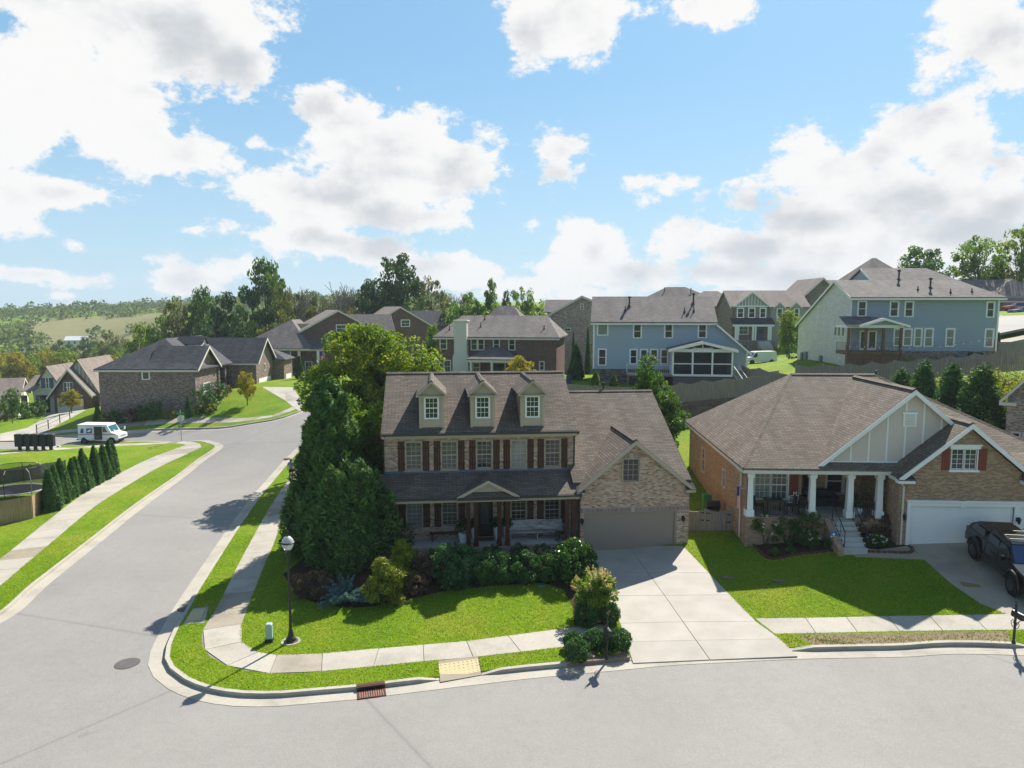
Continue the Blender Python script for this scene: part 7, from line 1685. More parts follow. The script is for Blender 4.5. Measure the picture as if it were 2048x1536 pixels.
# storm drain
RUST = plain('rusty_cast_iron', (.085, .040, .028), .85, .3, .2, vary=.5, scale=9)
RUSTB = plain('worn_rust_bar', (.26, .12, .08), .8, .3, .1, vary=.3)
q = [np.array(GT(*p)) for p in ((717, 1398), (768, 1391), (768, 1378), (719, 1385))]; c = sum(q)/4; u = (q[1]-q[0]); L_ = np.linalg.norm(u); ang = math.atan2(u[1], u[0])
sd_ = empty('storm_drain', (c[0], c[1], T(*c)+.015), ang, 'rusty storm drain grate with kerb hood on the front street', 'storm drain')
MB().box(-L_/2-.06, L_/2+.06, -.27, -.22, -.1, .02).box(-L_/2-.06, L_/2+.06, .22, .27, -.1, .02).box(-L_/2-.06, -L_/2, -.22, .22, -.1, .02).box(L_/2, L_/2+.06, -.22, .22, -.1, .02).build('frame', RUST, sd_)
MB().box(-L_/2, L_/2, -.22, .22, .0015, .004).build('shaft_dark_sheet', plain('drain_dark', (.004, .004, .004)), sd_)  # near-black sheet stands in for the darkness below the bars
for i in range(11): x = -L_/2+(i+.5)*L_/11; MB().box(x-.022, x+.022, -.22, .22, .004, .018).build('bar', RUSTB, sd_)
MB().box(-L_/2-.06, L_/2+.06, .27, .33, -.05, .150).box(-L_/2-.06, L_/2+.06, .33, .50, .12, .162).build('hood', RUST, sd_); MB().box(-L_/2+.02, L_/2-.02, .262, .268, .02, .11).build('inlet_dark_plate', MATS['drain_dark'], sd_)  # black plate on the hood face painted as the shaded opening
IRON = plain('manhole_iron', (.10, .095, .09), .75, .3, .2, vary=.25)
for lab, px, py, r_m in (('dark round manhole cover in the side street mouth', 255, 1327, .46), ('round manhole cover in the gutter beside yellow plate', 371, 1217, .36)):
    l = place(px, py, .004 if r_m > .4 else .016); mh = empty('manhole_cover', l, 0, lab, 'manhole')
    MB().lathe([(r_m, -.03), (r_m, .006), (r_m-.05, .008)], 22).build('rim', IRON, mh); MB().lathe([(r_m-.06, -.03), (r_m-.06, .012), (r_m-.16, .014)], 22).build('lid', IRON, mh)
l = place(578, 917, .02); tag(MB().box(-.4, .4, -.25, .25, -.02, .012).build('storm_drain', RUST, None, l, R(40)), 'distant rusty drain grate in the side street gutter', 'storm drain')
tag(MB().box(-.36, .36, -.26, .26, -.03, .008).build('access_lid', plain('lid_ochre', (.26, .17, .05), .7), None, place(1940, 1168, .145), R(-12)), 'ochre rectangular access lid set in the neighbour driveway', 'access lid')
for lab, px, py in (('brown square meter lid in the neighbour lawn', 1556, 1162), ('small meter lid at the driveway lawn edge', 1455, 1156)):
    tag(MB().box(-.25, .25, -.16, .16, -.05, .03).build('meter_lid', plain('lid_brown', (.20, .13, .09), .8) if 'lid_brown' not in MATS else MATS['lid_brown'], None, place(px, py, .15), R(-10)), lab, 'meter lid')
# stop sign seen from behind, with street blades
ss = empty('stop_sign', place(363, 880), R(18), 'grey backed octagonal stop sign with green street name blades on top', 'sign')
GALV = plain('galvanised_steel', (.35, .36, .36), .5, .5, .6); SIGNG = plain('sign_green', (.02, .20, .09), .5, .4); SBACK = plain('sign_back', (.55, .57, .57), .5, .5, .3)
MB().tube([(0, 0, -.3), (0, 0, 3.25)], .04, 8).build('post', GALV, ss)
MB().prism([(.38*math.cos(R(22.5+45*k)), 2.35+.38*math.sin(R(22.5+45*k))) for k in range(8)], lambda p, t: (p[0], .05+.02*t, p[1])).build('stop_plate', SBACK, ss)
MB().box(-.42, .42, -.012, .012, 2.85, 3.05).build('name_blade', SIGNG, ss); MB().box(-.012, .012, -.38, .38, 3.08, 3.28).build('name_blade', SIGNG, ss)
# cluster of black mailbox cabinets
CBX = plain('black_cabinet', (.016, .018, .021), .45, .4, vary=.3)
a, b = atD(40, 899, 70.5), atD(102, 895, 71.5)
MBG = 'row of black mailbox cabinets'
for i in range(5):
    p = a+(b-a)*i/4; e = empty('mailbox_cabinet', (p[0], p[1], T(p[0], p[1])+.12), R(3), ['first', 'second', 'third', 'fourth', 'last'][i]+' black mailbox cabinet on a pedestal counted towards the mail van', 'mailbox', MBG)
    MB().rbox(-.36, .36, -.24, .24, .38, 1.62, .03).build('cabinet', CBX, e); MB().box(-.12, .12, -.12, .12, -.2, .38).box(-.2, .2, -.18, .18, -.05, .03).build('pedestal', CBX, e)
    for r in range(4): MB().box(-.30, .30, -.255, -.24, .46+r*.28, .70+r*.28).build('door', CBX, e)
# two kerbside mailboxes with scrolled brackets
def mailbox(label, loc, rz):
    e = empty('mailbox', loc, rz, label, 'mailbox'); 
    MB().tube([(0, 0, -.2), (0, 0, 1.55)], .045, 8).lathe([(.075, 0), (.07, .08), (.05, .12)], 8).lathe([(.05, 1.5), (.065, 1.55), (.02, 1.60), (.035, 1.66), (.006, 1.74)], 8).build('post', BLACKM, e)
    prof = [(-.10, 0), (.10, 0), (.10, .14)]+[(.10*math.cos(t), .14+.10*math.sin(t)) for t in np.linspace(.3, math.pi-.3, 7)]+[(-.10, .14)]
    bx = MB().prism(prof, lambda p, t: (p[0], -.16-.50*t+.28, 1.10+p[1])).build('box', BLACKM, e)
    MB().prism([(q[0]*1.06, q[1]*1.04) for q in prof], lambda p, t: (p[0], -.385-.02*t, 1.095+p[1])).build('door', BLACKM, bx); MB().box(.105, .115, -.1, .1, 1.2, 1.24).build('flag', plain('mail_flag', (.4, .03, .02)) if 'mail_flag' not in MATS else MATS['mail_flag'], bx)
    m = MB()
    for s in (1, -1): m.tube([(0, s*.04, .62), (0, s*.16, .70), (0, s*.20, .84), (0, s*.13, .93), (0, s*.07, .87), (0, s*.10, .80)], .014, 6)
    m.bar((0, -.30, 1.085), (0, .18, 1.085), .03); m.bar((0, 0, .66), (0, -.26, 1.08), .02); m.build('scroll_bracket', BLACKM, e)
    MB().tube([(0, 0, 1.55), (0, .10, 1.72), (0, .02, 1.86)], .012, 6).build('scroll_top', BLACKM, e)
mailbox('black scrolled mailbox standing among the boxwoods', place(1213, 1319), R(10)); mailbox('black scrolled mailbox at the kerb by the neighbour driveway', place(2027, 1287), R(6))

# ================================================================== vehicles
def pbr(name, c, rough=.25, coat=.6, metal=0.0):
    t = NT(name); t.col(c); t.b.inputs['Coat Weight'].default_value = coat; t.b.inputs['Coat Roughness'].default_value = .05; return t.done(rough, .5, metal)
CWHITE = pbr('van_white', (.74, .75, .76), .35, .3); CBLACK = pbr('truck_black', (.003, .0033, .004), .16, .12); CRED = pbr('car_red', (.42, .012, .02)); CPURP = pbr('car_purple', (.05, .035, .17)); CDARK = pbr('car_charcoal', (.02, .022, .026))
TYRE = plain('tyre_rubber', (.014, .014, .015), .85, .2); RIM = plain('wheel_grey', (.10, .105, .11), .4, .5, .6); TGLASS = pbr('tinted_glass', (.012, .018, .022), .04, .4); CGLASS = pbr('windshield_teal', (.035, .13, .16), .05, .3); LAMP = pbr('lamp_clear', (.6, .6, .58), .15, .5); TAIL = pbr('lamp_red', (.35, .015, .01), .2, .5)
def wheel(parent, x, y, r, w=.24, rim=.58):
    s = 1 if y > 0 else -1; e = link('wheel', MB().tube([(0, -w/2, 0), (0, -w/2+.03, 0), (0, w/2-.03, 0), (0, w/2, 0)], [r*.90, r, r, r*.90], 20).mesh('tyre', TYRE), parent, (x, y, r))
    f = s*w/2
    m = MB().tube([(0, f-.02*s, 0), (0, f+.008*s, 0)], [r*rim, r*rim], 16); m.tube([(0, f, 0), (0, f+.03*s, 0)], [r*.18, r*.15], 10)
    for k in range(6): t = k*math.pi/3; m.bar((math.cos(t)*r*.15, f+.012*s, math.sin(t)*r*.15), (math.cos(t)*r*rim*.92, f+.012*s, math.sin(t)*r*rim*.92), .05*r/.4, .02)
    m.build('rim', RIM, e); return e
def arch(parent, x, y, r, mat=None):
    s = 1 if y > 0 else -1; MB().tube([(x, y-.02*s, r*.98), (x, y+.006*s, r*.98)], [r*1.16, r*1.16], 22).build('wheel_arch', mat or BLACKM, parent)
def side(parent, poly, y, th, mat, name):
    """flat piece on a flank: poly in (x, z)"""
    s = 1 if y > 0 else -1; return MB().prism(poly, lambda p, t: (p[0], y+s*th*(t-.5), p[1])).build(name, mat, parent)
def loft(profile, hw, top_in, z_in):
    """body from a side profile (x, z): flanks lean in above z_in"""
    m = MB(); n = len(profile); zt = max(p[1] for p in profile)
    k = lambda z: hw-(top_in*max(0, (z-z_in))/(zt-z_in) if zt > z_in else 0)
    V = [(x, -k(z), z) for x, z in profile]+[(x, k(z), z) for x, z in profile]
    return m.add(V, [tuple(range(n)), tuple(range(2*n-1, n-1, -1))]+[(i, n+i, n+(i+1)%n, (i+1)%n) for i in range(n)])
# mail delivery van with its side door slid open
p = atD(207, 885, 79.5); vz = T(p[0], p[1])+.0
MV = empty('delivery_van', (p[0], p[1], vz), R(1), 'white mail delivery van with open sliding side door on the cross street', 'van')
loft([(-2.22, .42), (2.15, .42), (2.22, .62), (2.18, 1.02), (1.42, 1.28), (.98, 2.05), (.90, 2.12), (-2.22, 2.16)], .95, .07, 1.25).build('body', CWHITE, MV)
MB().slab([(-2.26, -.95, 2.19), (.98, -.92, 2.15), (.98, .92, 2.15), (-2.26, .95, 2.19)], .05).build('roof', CWHITE, MV)
MB().add([(1.36, -.80, 1.34), (1.36, .80, 1.34), (1.02, .78, 2.0), (1.02, -.78, 2.0), (1.385, -.80, 1.345), (1.385, .80, 1.345), (1.045, .78, 2.005), (1.045, -.78, 2.005)], [(0, 1, 2, 3), (4, 7, 6, 5), (0, 4, 5, 1), (1, 5, 6, 2), (2, 6, 7, 3), (3, 7, 4, 0)]).build('windshield', CGLASS, MV)
op = side(MV, [(-.42, .50), (.42, .50), (.42, 1.95), (-.42, 1.95)], -.945, .05, plain('van_inside_shade', (.03, .028, .026)), 'opening_dark_panel'); MB().box(-.3, .2, -.985, -.95, .62, .95).build('seat', plain('van_seat', (.10, .085, .07)), op)  # solid panel, its dark colour stands in for the shaded van inside
sdr = side(MV, [(-1.45, .48), (-.44, .48), (-.44, 1.97), (-1.45, 1.97)], -.985, .04, CWHITE, 'sliding_door')
PBLUE = plain('postal_blue', (.015, .085, .24), .5); PRED = plain('postal_red', (.45, .03, .04), .5)
em = side(sdr, [(-1.28, 1.22), (-.62, 1.22), (-.58, 1.78), (-1.24, 1.78)], -1.012, .008, PBLUE, 'emblem_panel')
side(sdr, [(-1.20, 1.45), (-.95, 1.60), (-.66, 1.68), (-.72, 1.56), (-.90, 1.48), (-.74, 1.44), (-.98, 1.36)], -1.022, .006, WHITE, 'emblem')
side(sdr, [(-1.45, 1.12), (-.44, 1.12), (-.44, 1.16), (-1.45, 1.16)], -1.008, .006, PBLUE, 'stripe'); side(sdr, [(-1.45, 1.06), (-.44, 1.06), (-.44, 1.10), (-1.45, 1.10)], -1.008, .006, PRED, 'stripe')
side(MV, [(-1.95, 1.25), (-1.6, 1.25), (-1.6, 1.72), (-1.85, 1.72)], -.945, .03, PBLUE, 'emblem_panel'); 
for x0, x1 in ((-2.2, -1.47), (.45, 1.9)): side(MV, [(x0, 1.10), (x1, 1.10), (x1, 1.14), (x0, 1.14)], -.958, .02, PBLUE, 'stripe'); side(MV, [(x0, 1.05), (x1, 1.05), (x1, 1.08), (x0, 1.08)], -.958, .02, PRED, 'stripe')
side(MV, [(.50, 1.32), (1.05, 1.32), (.72, 1.90), (.50, 1.90)], -.93, .03, TGLASS, 'side_window')
for x in (-1.52, 1.42):
    for y in (-.90, .90): arch(MV, x, y*1.055, .36); wheel(MV, x, y*1.0, .36, .22)
MB().box(2.16, 2.34, -.93, .93, .44, .60).build('front_bumper', BLACKM, MV); MB().box(-2.42, -2.2, -.9, .9, .44, .56).build('rear_bumper', BLACKM, MV)
for y in (-.7, .7): MB().box(2.17, 2.215, y-.11, y+.11, .74, .92).build('headlight', LAMP, MV)
MB().box(2.18, 2.212, -.5, .5, .72, .95).build('grille', plain('van_grille', (.3, .3, .31)), MV)
for y in (-1, 1): m = MB().bar((1.6, y*.9, 1.2), (1.85, y*1.12, 1.45), .025); m.rbox(1.80, 1.90, y*1.12-.09, y*1.12+.09, 1.35, 1.65, .03); m.build('mirror', CWHITE, MV)
# white cargo van by the craftsman house
p = atD(1517, 730, 116); CV = empty('cargo_van', (p[0], p[1], T(p[0], p[1])+.12), R(192), 'white cargo van parked on the drive beside craftsman house', 'van')
loft([(-2.7, .40), (2.65, .40), (2.72, .75), (2.60, 1.08), (1.75, 1.25), (1.10, 1.95), (.85, 2.08), (-2.6, 2.10), (-2.72, 1.2)], 1.0, .16, 1.1).build('body', CWHITE, CV)
for y in (-1, 1): side(CV, [(.85, 1.20), (1.65, 1.20), (1.12, 1.85), (.85, 1.85)], y*.945, .08, TGLASS, 'side_window')
MB().add([(1.74, -.82, 1.29), (1.74, .82, 1.29), (1.16, .76, 1.94), (1.16, -.76, 1.94)], [(0, 1, 2, 3)]).build('windshield', TGLASS, CV)
for x in (-1.75, 1.75):
    for y in (-.95, .95): arch(CV, x, y*1.06, .37); wheel(CV, x, y, .37)
MB().box(2.66, 2.78, -.95, .95, .42, .62).build('front_bumper', BLACKM, CV); MB().box(-2.82, -2.68, -.95, .95, .42, .60).build('rear_bumper', BLACKM, CV)
for y in (-.75, .75): MB().box(2.66, 2.72, y-.14, y+.14, .80, 1.0).build('headlight', LAMP, CV)
# black pickup truck on the neighbour's drive
a, b = np.array(GT(1950, 1116, .14)), np.array(GT(2034, 1196, .14)); hd = (b-a)/np.linalg.norm(b-a); rt = np.array([hd[1], -hd[0]]); wb = 3.65
c = a-rt*.88+hd*wb/2; za, zb_ = T(*a)+.14, T(*(a+hd*wb))+.14
PT = empty('pickup_truck', (c[0], c[1], (za+zb_)/2+.0), math.atan2(hd[1], hd[0]), 'black lifted pickup truck with roof rack on the neighbour driveway', 'pickup truck')
PT.rotation_euler = (0, math.atan2(za-zb_, wb), math.atan2(hd[1], hd[0]))
loft([(-2.85, .62), (2.85, .60), (2.92, .85), (2.88, 1.18), (1.45, 1.32), (-2.85, 1.30), (-2.92, .9)], .97, .05, .9).build('body', CBLACK, PT)
loft([(-1.05, 1.28), (1.50, 1.28), (.72, 1.93), (.55, 1.97), (-.72, 1.97), (-.88, 1.92)], .92, .20, 1.28).build('cab', CBLACK, PT)
loft([(-2.82, 1.28), (-1.08, 1.28), (-1.08, 1.84), (-2.2, 1.80), (-2.72, 1.50)], .90, .22, 1.28).build('bed_cap', CBLACK, PT)
MB().add([(1.44, -.80, 1.345), (1.44, .80, 1.345), (.78, .70, 1.90), (.78, -.70, 1.90)], [(0, 1, 2, 3)]).build('windshield', pbr('truck_windshield', (.03, .06, .13), .05, .5), PT)
for y in (-1, 1):
    side(PT, [(.22, 1.34), (1.22, 1.34), (.70, 1.80), (.22, 1.80)], y*.845, .06, TGLASS, 'side_window'); side(PT, [(-.85, 1.34), (.14, 1.34), (.14, 1.80), (-.72, 1.80)], y*.845, .06, TGLASS, 'side_window'); side(PT, [(-2.5, 1.36), (-1.2, 1.36), (-1.2, 1.72), (-2.2, 1.68)], y*.845, .06, TGLASS, 'cap_window')
    for x0 in (.18, -.92): MB().box(x0-.012, x0+.012, y*.975-.006, y*.975+.006, .70, 1.28).build('door_seam', BLACKM, PT)
    MB().tube([(-1.5, y*.98, .52), (1.4, y*.98, .52)], .05, 8).build('side_step', BLACKM, PT)
    MB().tube([(-1.0, y*.66, 1.96), (-.8, y*.66, 2.06), (.5, y*.66, 2.06), (.75, y*.66, 1.92)], .03, 7).build('roof_rail', BLACKM, PT)
    m = MB().bar((1.05, y*.88, 1.32), (1.05, y*1.05, 1.36), .04); m.rbox(.98, 1.12, y*1.12-.10, y*1.12+.10, 1.28, 1.50, .03); m.build('mirror', CBLACK, PT)
    MB().box(-2.94, -2.84, y*.86-.08, y*.86+.08, .92, 1.26).build('tail_light', TAIL, PT); MB().box(2.80, 2.93, y*.75-.18, y*.75+.18, .95, 1.15).build('headlight', LAMP, PT)
    for x in (-wb/2, wb/2):
        arch(PT, x, y*.99, .50); MB().tube([(x+.60*math.cos(t), y*1.03, .50+.60*math.sin(t)) for t in np.linspace(.05, math.pi-.05, 12)], .055, 7).build('fender_flare', BLACKM, PT); wheel(PT, x, y*.93, .45, .30, .56)
for x in (-.5, 0, .45): MB().bar((x, -.66, 2.06), (x, .66, 2.06), .05, .03).build('rack_bar', BLACKM, PT)
MB().box(2.86, 3.06, -.92, .92, .55, .80).build('front_bumper', BLACKM, PT); MB().box(-3.05, -2.88, -.9, .9, .55, .74).build('rear_bumper', BLACKM, PT); MB().box(2.90, 2.945, -.5, .5, .88, 1.16).build('grille', BLACKM, PT); MB().box(-2.945, -2.91, -.72, .72, .80, 1.26).build('tailgate', CBLACK, PT)
# small parked cars further off
def car(label, px, py, D, deg, mat, off=.1):
    p = atD(px, py, D); e = empty('parked_car', (p[0], p[1], p[2]), R(deg), label, 'car')
    loft([(-2.2, .30), (2.15, .30), (2.25, .55), (2.1, .78), (1.0, .92), (-1.9, .95), (-2.25, .8)], .88, .06, .5).build('body', mat, e); loft([(-1.75, .92), (1.0, .90), (.25, 1.38), (-1.0, 1.42)], .80, .18, .92).build('cabin', TGLASS, e); MB().slab([(-1.05, -.60, 1.445), (.25, -.60, 1.41), (.25, .60, 1.41), (-1.05, .60, 1.445)], .04).build('roof', mat, e)
    for x in (-1.35, 1.35):
        for y in (-.8, .8): wheel(e, x, y*1.02, .32, .2)
    for y in (-.6, .6): MB().box(2.14, 2.24, y-.16, y+.16, .58, .72).build('headlight', LAMP, e); MB().box(-2.27, -2.18, y-.16, y+.16, .64, .78).build('tail_light', TAIL, e)
car('red car parked at the brown brick house beyond the street', 2034, 621, 128, 178, CRED); car('dark purple car parked beside the red one', 2046, 629, 122, 185, CPURP); car('charcoal car parked left of the red brick chimney house', 866, 704, 106, 170, CDARK)
# street beyond the slate house
for nm, mt, pts, dz in (('road', ASPHALT, [(1990, 668, 92), (2080, 650, 92), (2100, 628, 112), (2000, 632, 112), (1985, 648, 100)], .25), ('sidewalk', CONC, [(1990, 690, 84), (2080, 672, 84), (2080, 664, 88), (1990, 682, 88)], .24), ('sidewalk', CONC, [(1985, 645, 103), (2025, 646, 100), (2030, 638, 106), (2000, 634, 110), (2000, 630, 113), (2045, 638, 106), (2035, 652, 98), (1985, 652, 100)], .33)):
    v = [atD(*q) for q in pts]; tag(MB().slab([(p[0], p[1], p[2]) for p in v], .3).build(nm, mt), kind='structure')

# ================================================================== trampoline
p = atD(30, 990, 53.5); TRP = empty('trampoline', (p[0], p[1], T(p[0], p[1])+.13), R(5), 'round trampoline with dark safety net behind the honey coloured fence', 'trampoline'); r_t = 2.15
t = NT('safety_net'); t.col((.015, .016, .018)); t.b.inputs['Alpha'].default_value = .42; NETM = t.done(.9, .1)
ringp = lambda r, z, n=28: [(r*math.cos(2*math.pi*k/n), r*.92*math.sin(2*math.pi*k/n), z) for k in range(n+1)]
MB().tube(ringp(r_t, .82), .035, 7, False).build('frame_ring', GALV, TRP); MB().add([(0, 0, .80)]+ringp(r_t-.28, .80)[:-1], [(0, k+1, (k+1) % 28+1) for k in range(28)]).build('jump_mat', plain('jump_mat', (.012, .012, .014), .8), TRP)
a_, b_ = ringp(r_t+.05, .84)[:-1], ringp(r_t-.28, .83)[:-1]; MB().add(a_+b_, [(k, (k+1) % 28, 28+(k+1) % 28, 28+k) for k in range(28)]).build('edge_pad', plain('edge_pad', (.28, .31, .34), .6), TRP)
lo_, hi_ = ringp(r_t-.05, .86)[:-1], ringp(r_t-.45, 2.55)[:-1]; MB().add(lo_+hi_, [(k, (k+1) % 28, 28+(k+1) % 28, 28+k) for k in range(28)]).build('net', NETM, TRP); MB().tube(ringp(r_t-.45, 2.55), .02, 6, False).build('top_hoop', BLACKM, TRP)
for k in range(8):
    a = 2*math.pi*k/8+.2; x, y = math.cos(a), .92*math.sin(a); MB().tube([(x*r_t, y*r_t, .0), (x*(r_t+.05), y*(r_t+.05), .9), (x*(r_t+.08), y*(r_t+.08), 1.7), (x*(r_t-.10), y*(r_t-.10), 2.35), (x*(r_t-.45), y*(r_t-.45), 2.57)], .024, 7).build('net_pole', GALV if k % 2 else BLACKM, TRP)
for k in range(4): a = 2*math.pi*k/4+.6; x, y = math.cos(a), .92*math.sin(a); MB().tube([(x*r_t, y*r_t, .8), (x*(r_t-.1), y*(r_t-.1), .03), (x*(r_t-.7), y*(r_t-.7), .03)], .03, 7).build('leg', GALV, TRP)

# ================================================================== walker on the sidewalk
SKIN = plain('skin', (.36, .20, .135), .6, .3, vary=.05); SHIRT = plain('shirt_grey_blue', (.22, .27, .34), .8, .2); SHORTS = plain('shorts_black', (.012, .012, .016), .8, .2); CAPM = plain('cap_pale', (.42, .47, .48), .7, .2); SHOE = plain('shoe_white', (.5, .5, .5), .7, .2)
p = atD(583, 964, 57.8); PE = empty('person', (p[0], p[1], zsl((p[0], p[1]))), R(15), 'person in pale cap, grey blue shirt and black shorts walking away on sidewalk', 'person')
def skin_obj(name, verts, edges, radii, mat, parent, root=0, sub=2):
    me = bpy.data.meshes.new(name); me.from_pydata(verts, edges, []); me.update(); o = link(name, me, parent); me.materials.append(mat)
    sk = o.modifiers.new('Skin', 'SKIN'); sk.use_smooth_shade = True
    for i, r in enumerate(radii): me.skin_vertices[0].data[i].radius = (r, r) if np.ndim(r) == 0 else r
    for v in me.skin_vertices[0].data: v.use_root = False
    me.skin_vertices[0].data[root].use_root = True
    s = o.modifiers.new('Subdivision', 'SUBSURF'); s.levels = s.render_levels = sub; return o
V = [(0, 0, .95), (0, 0, 1.12), (0, .01, 1.32), (0, .01, 1.45), (0, .01, 1.53), (0, .02, 1.62), (0, .02, 1.72)]; E_ = [(i, i+1) for i in range(6)]; Rr = [(.15, .11), (.14, .10), (.17, .11), (.10, .08), (.055, .055), (.085, .10), (.065, .08)]
def chain(start, pts, rad):
    k = start
    for q, r in zip(pts, rad): V.append(q); E_.append((k, len(V)-1)); Rr.append(r); k = len(V)-1
    return k
for s, sw in ((1, .12), (-1, -.12)):
    k = chain(3, [(s*.19, 0, 1.42), (s*.24, -sw*.5, 1.16), (s*.25, -sw*.2+.05, .93), (s*.25, -sw*.1+.09, .86)], [.06, .047, .036, .03])
    hx, hy, hz_ = V[k]
    for fk in range(4): chain(k, [(hx+(fk-1.5)*.012*s, hy+.012+(fk-1.5)*.018, hz_-.05), (hx+(fk-1.5)*.012*s, hy+.018+(fk-1.5)*.018, hz_-.085+abs(fk-1.5)*.01)], [.010, .008])
    chain(k, [(hx-.02*s, hy+.045, hz_-.02), (hx-.022*s, hy+.06, hz_-.05)], [.010, .008])
    f = chain(0, [(s*.095, sw*.1, .88), (s*.10, sw*.9+.03, .50), (s*.10, sw*1.4-.06, .10), (s*.10, sw*1.4+.06, .04)], [.095, .058, .042, .04])
body = skin_obj('body', V, E_, Rr, SKIN, PE)
skin_obj('shirt', [(0, 0, .98), (0, 0, 1.15), (0, .01, 1.33), (0, .01, 1.455), (.20, 0, 1.42), (.23, -.04, 1.27), (-.20, 0, 1.42), (-.23, .04, 1.27)], [(0, 1), (1, 2), (2, 3), (3, 4), (4, 5), (3, 6), (6, 7)], [(.175, .13), (.165, .12), (.185, .125), (.11, .09), .075, .072, .075, .072], SHIRT, PE)
skin_obj('shorts', [(0, 0, 1.0), (0, 0, .90), (.105, .03, .78), (.11, .08, .60), (-.105, -.03, .78), (-.11, -.06, .60)], [(0, 1), (1, 2), (2, 3), (1, 4), (4, 5)], [(.165, .12), (.15, .12), .105, .095, .105, .095], SHORTS, PE)
cp = MB().lathe([(.108, 1.66), (.112, 1.70), (.10, 1.76), (.06, 1.80), (.01, 1.81)], 14).build('cap', CAPM, PE, (0, .02, 0), smooth=True); MB().slab([(-.07, .11, 1.672), (.07, .11, 1.672), (.05, .21, 1.655), (-.05, .21, 1.655)], .012).build('peak', CAPM, cp)
MB().lathe([(.09, 1.56), (.104, 1.62), (.106, 1.665)], 12).build('hair', BLACKM, PE, (0, .005, 0), smooth=True)
for s, sw in ((1, .12), (-1, -.12)): MB().rbox(s*.10-.045, s*.10+.045, sw*1.4-.12, sw*1.4+.15, .0, .09, .02).build('shoe', SHOE, PE)
fc = MB(); fc.lathe([(.012, 0), (.014, .02), (.004, .035)], 6); fc.build('nose', SKIN, PE, (0, .125, 1.63))

# ================================================================== porch things of the corner house
def on(f, l): return tuple(float(x) for x in f.wld(l))
PEW = wood('worn_white_wood', (.20, .13, .10), (.62, .60, .57), .75, (1.2, 1.2, 5))
BN = empty('porch_bench', on(fm_, (-2.25, 1.0, .50)), fm_.rz, 'long worn white wooden pew bench on the corner house porch', 'bench')
MB().box(-1.5, 1.5, -.22, .24, .42, .47).build('seat', PEW, BN); MB().add([(-1.5, .24, .44), (1.5, .24, .44), (1.5, .38, 1.0), (-1.5, .38, 1.0), (-1.5, .28, .44), (1.5, .28, .44), (1.5, .42, 1.0), (-1.5, .42, 1.0)], [(0, 1, 2, 3), (4, 7, 6, 5), (3, 2, 6, 7), (0, 4, 5, 1), (1, 5, 6, 2), (0, 3, 7, 4)]).build('backrest', PEW, BN)
for x in (-1.5, 0, 1.45): MB().prism([(-.2, 0), (.36, 0), (.30, .44), (-.2, .44)], lambda p, t: (x+.05*t, p[0], p[1]-.02)).build('leg', PEW, BN)
B2 = empty('porch_bench', on(fm_, (-7.2, 1.25, .50)), fm_.rz, 'low dark wooden bench under the left porch windows', 'bench')
MB().box(-1.0, 1.0, -.17, .17, .40, .46).build('seat', CEDAR, B2)
for x in (-.85, .85): MB().box(x-.05, x+.05, -.15, .15, -.02, .40).build('leg', CEDAR, B2)
for lab, x, y in (('black wire cube side table beside the low dark bench', -9.35, .75), ('black wire cube side table at the right end of white pew', -.95, .55)):
    e = empty('wire_table', on(fm_, (x, y, .50)), fm_.rz+R(20), lab, 'side table'); s = .24; m = MB()
    for z in (.0, .45):
        for a, b in (((-s, -s), (s, -s)), ((s, -s), (s, s)), ((s, s), (-s, s)), ((-s, s), (-s, -s))): m.bar((*a, z+.01), (*b, z+.01), .022)
    m.build('frame', BLACKM, e)
    for a in ((-s, -s), (s, -s), (s, s), (-s, s)): MB().bar((*a, -.01), (*a, .46), .022).build('leg', BLACKM, e)
    MB().box(-s, s, -s, s, .452, .47).build('top', BLACKM, e)
def planter(label, f, x, y, z, r, h, ph, mat):
    e = empty('planter', on(f, (x, y, z)), 0, label, 'planter'); MB().lathe([(r*.62, -.01), (r, h*.6), (r*1.02, h), (r*.9, h), (r*.86, h-.06)], 14).build('pot', WHITE, e, smooth=False)
    pts, nn, _ = clumped(rs, [(0, 0, h+ph*.45, r*1.5, r*1.5, ph*.5)], 24, .13, 34); pts[:, 2] = np.maximum(pts[:, 2], h-.04); link('foliage', leaf_mesh('foliage', pts, nn, .05, LF[mat], rs), e)
planter('white planter with spreading fern left of the corner house door', fm_, -6.35, .85, .5, .26, .55, .8, 'green'); planter('slim white planter at the left side of the black door', fm_, -5.72, 1.3, .5, .17, .7, .5, 'dark'); planter('slim white planter at the right side of the black door', fm_, -4.45, 1.3, .5, .17, .7, .5, 'dark'); planter('slim white planter next to the white pew bench', fm_, -3.9, 1.25, .5, .17, .7, .5, 'dark')
MAT_ = plain('door_mat', (.10, .075, .055), .95, .1); tag(MB().box(-.5, .5, -.3, .3, 0, .02).build('door_mat', MAT_, None, on(fm_, (-5.1, 1.2, .502)), fm_.rz), 'brown door mat before the black front door', 'door mat')
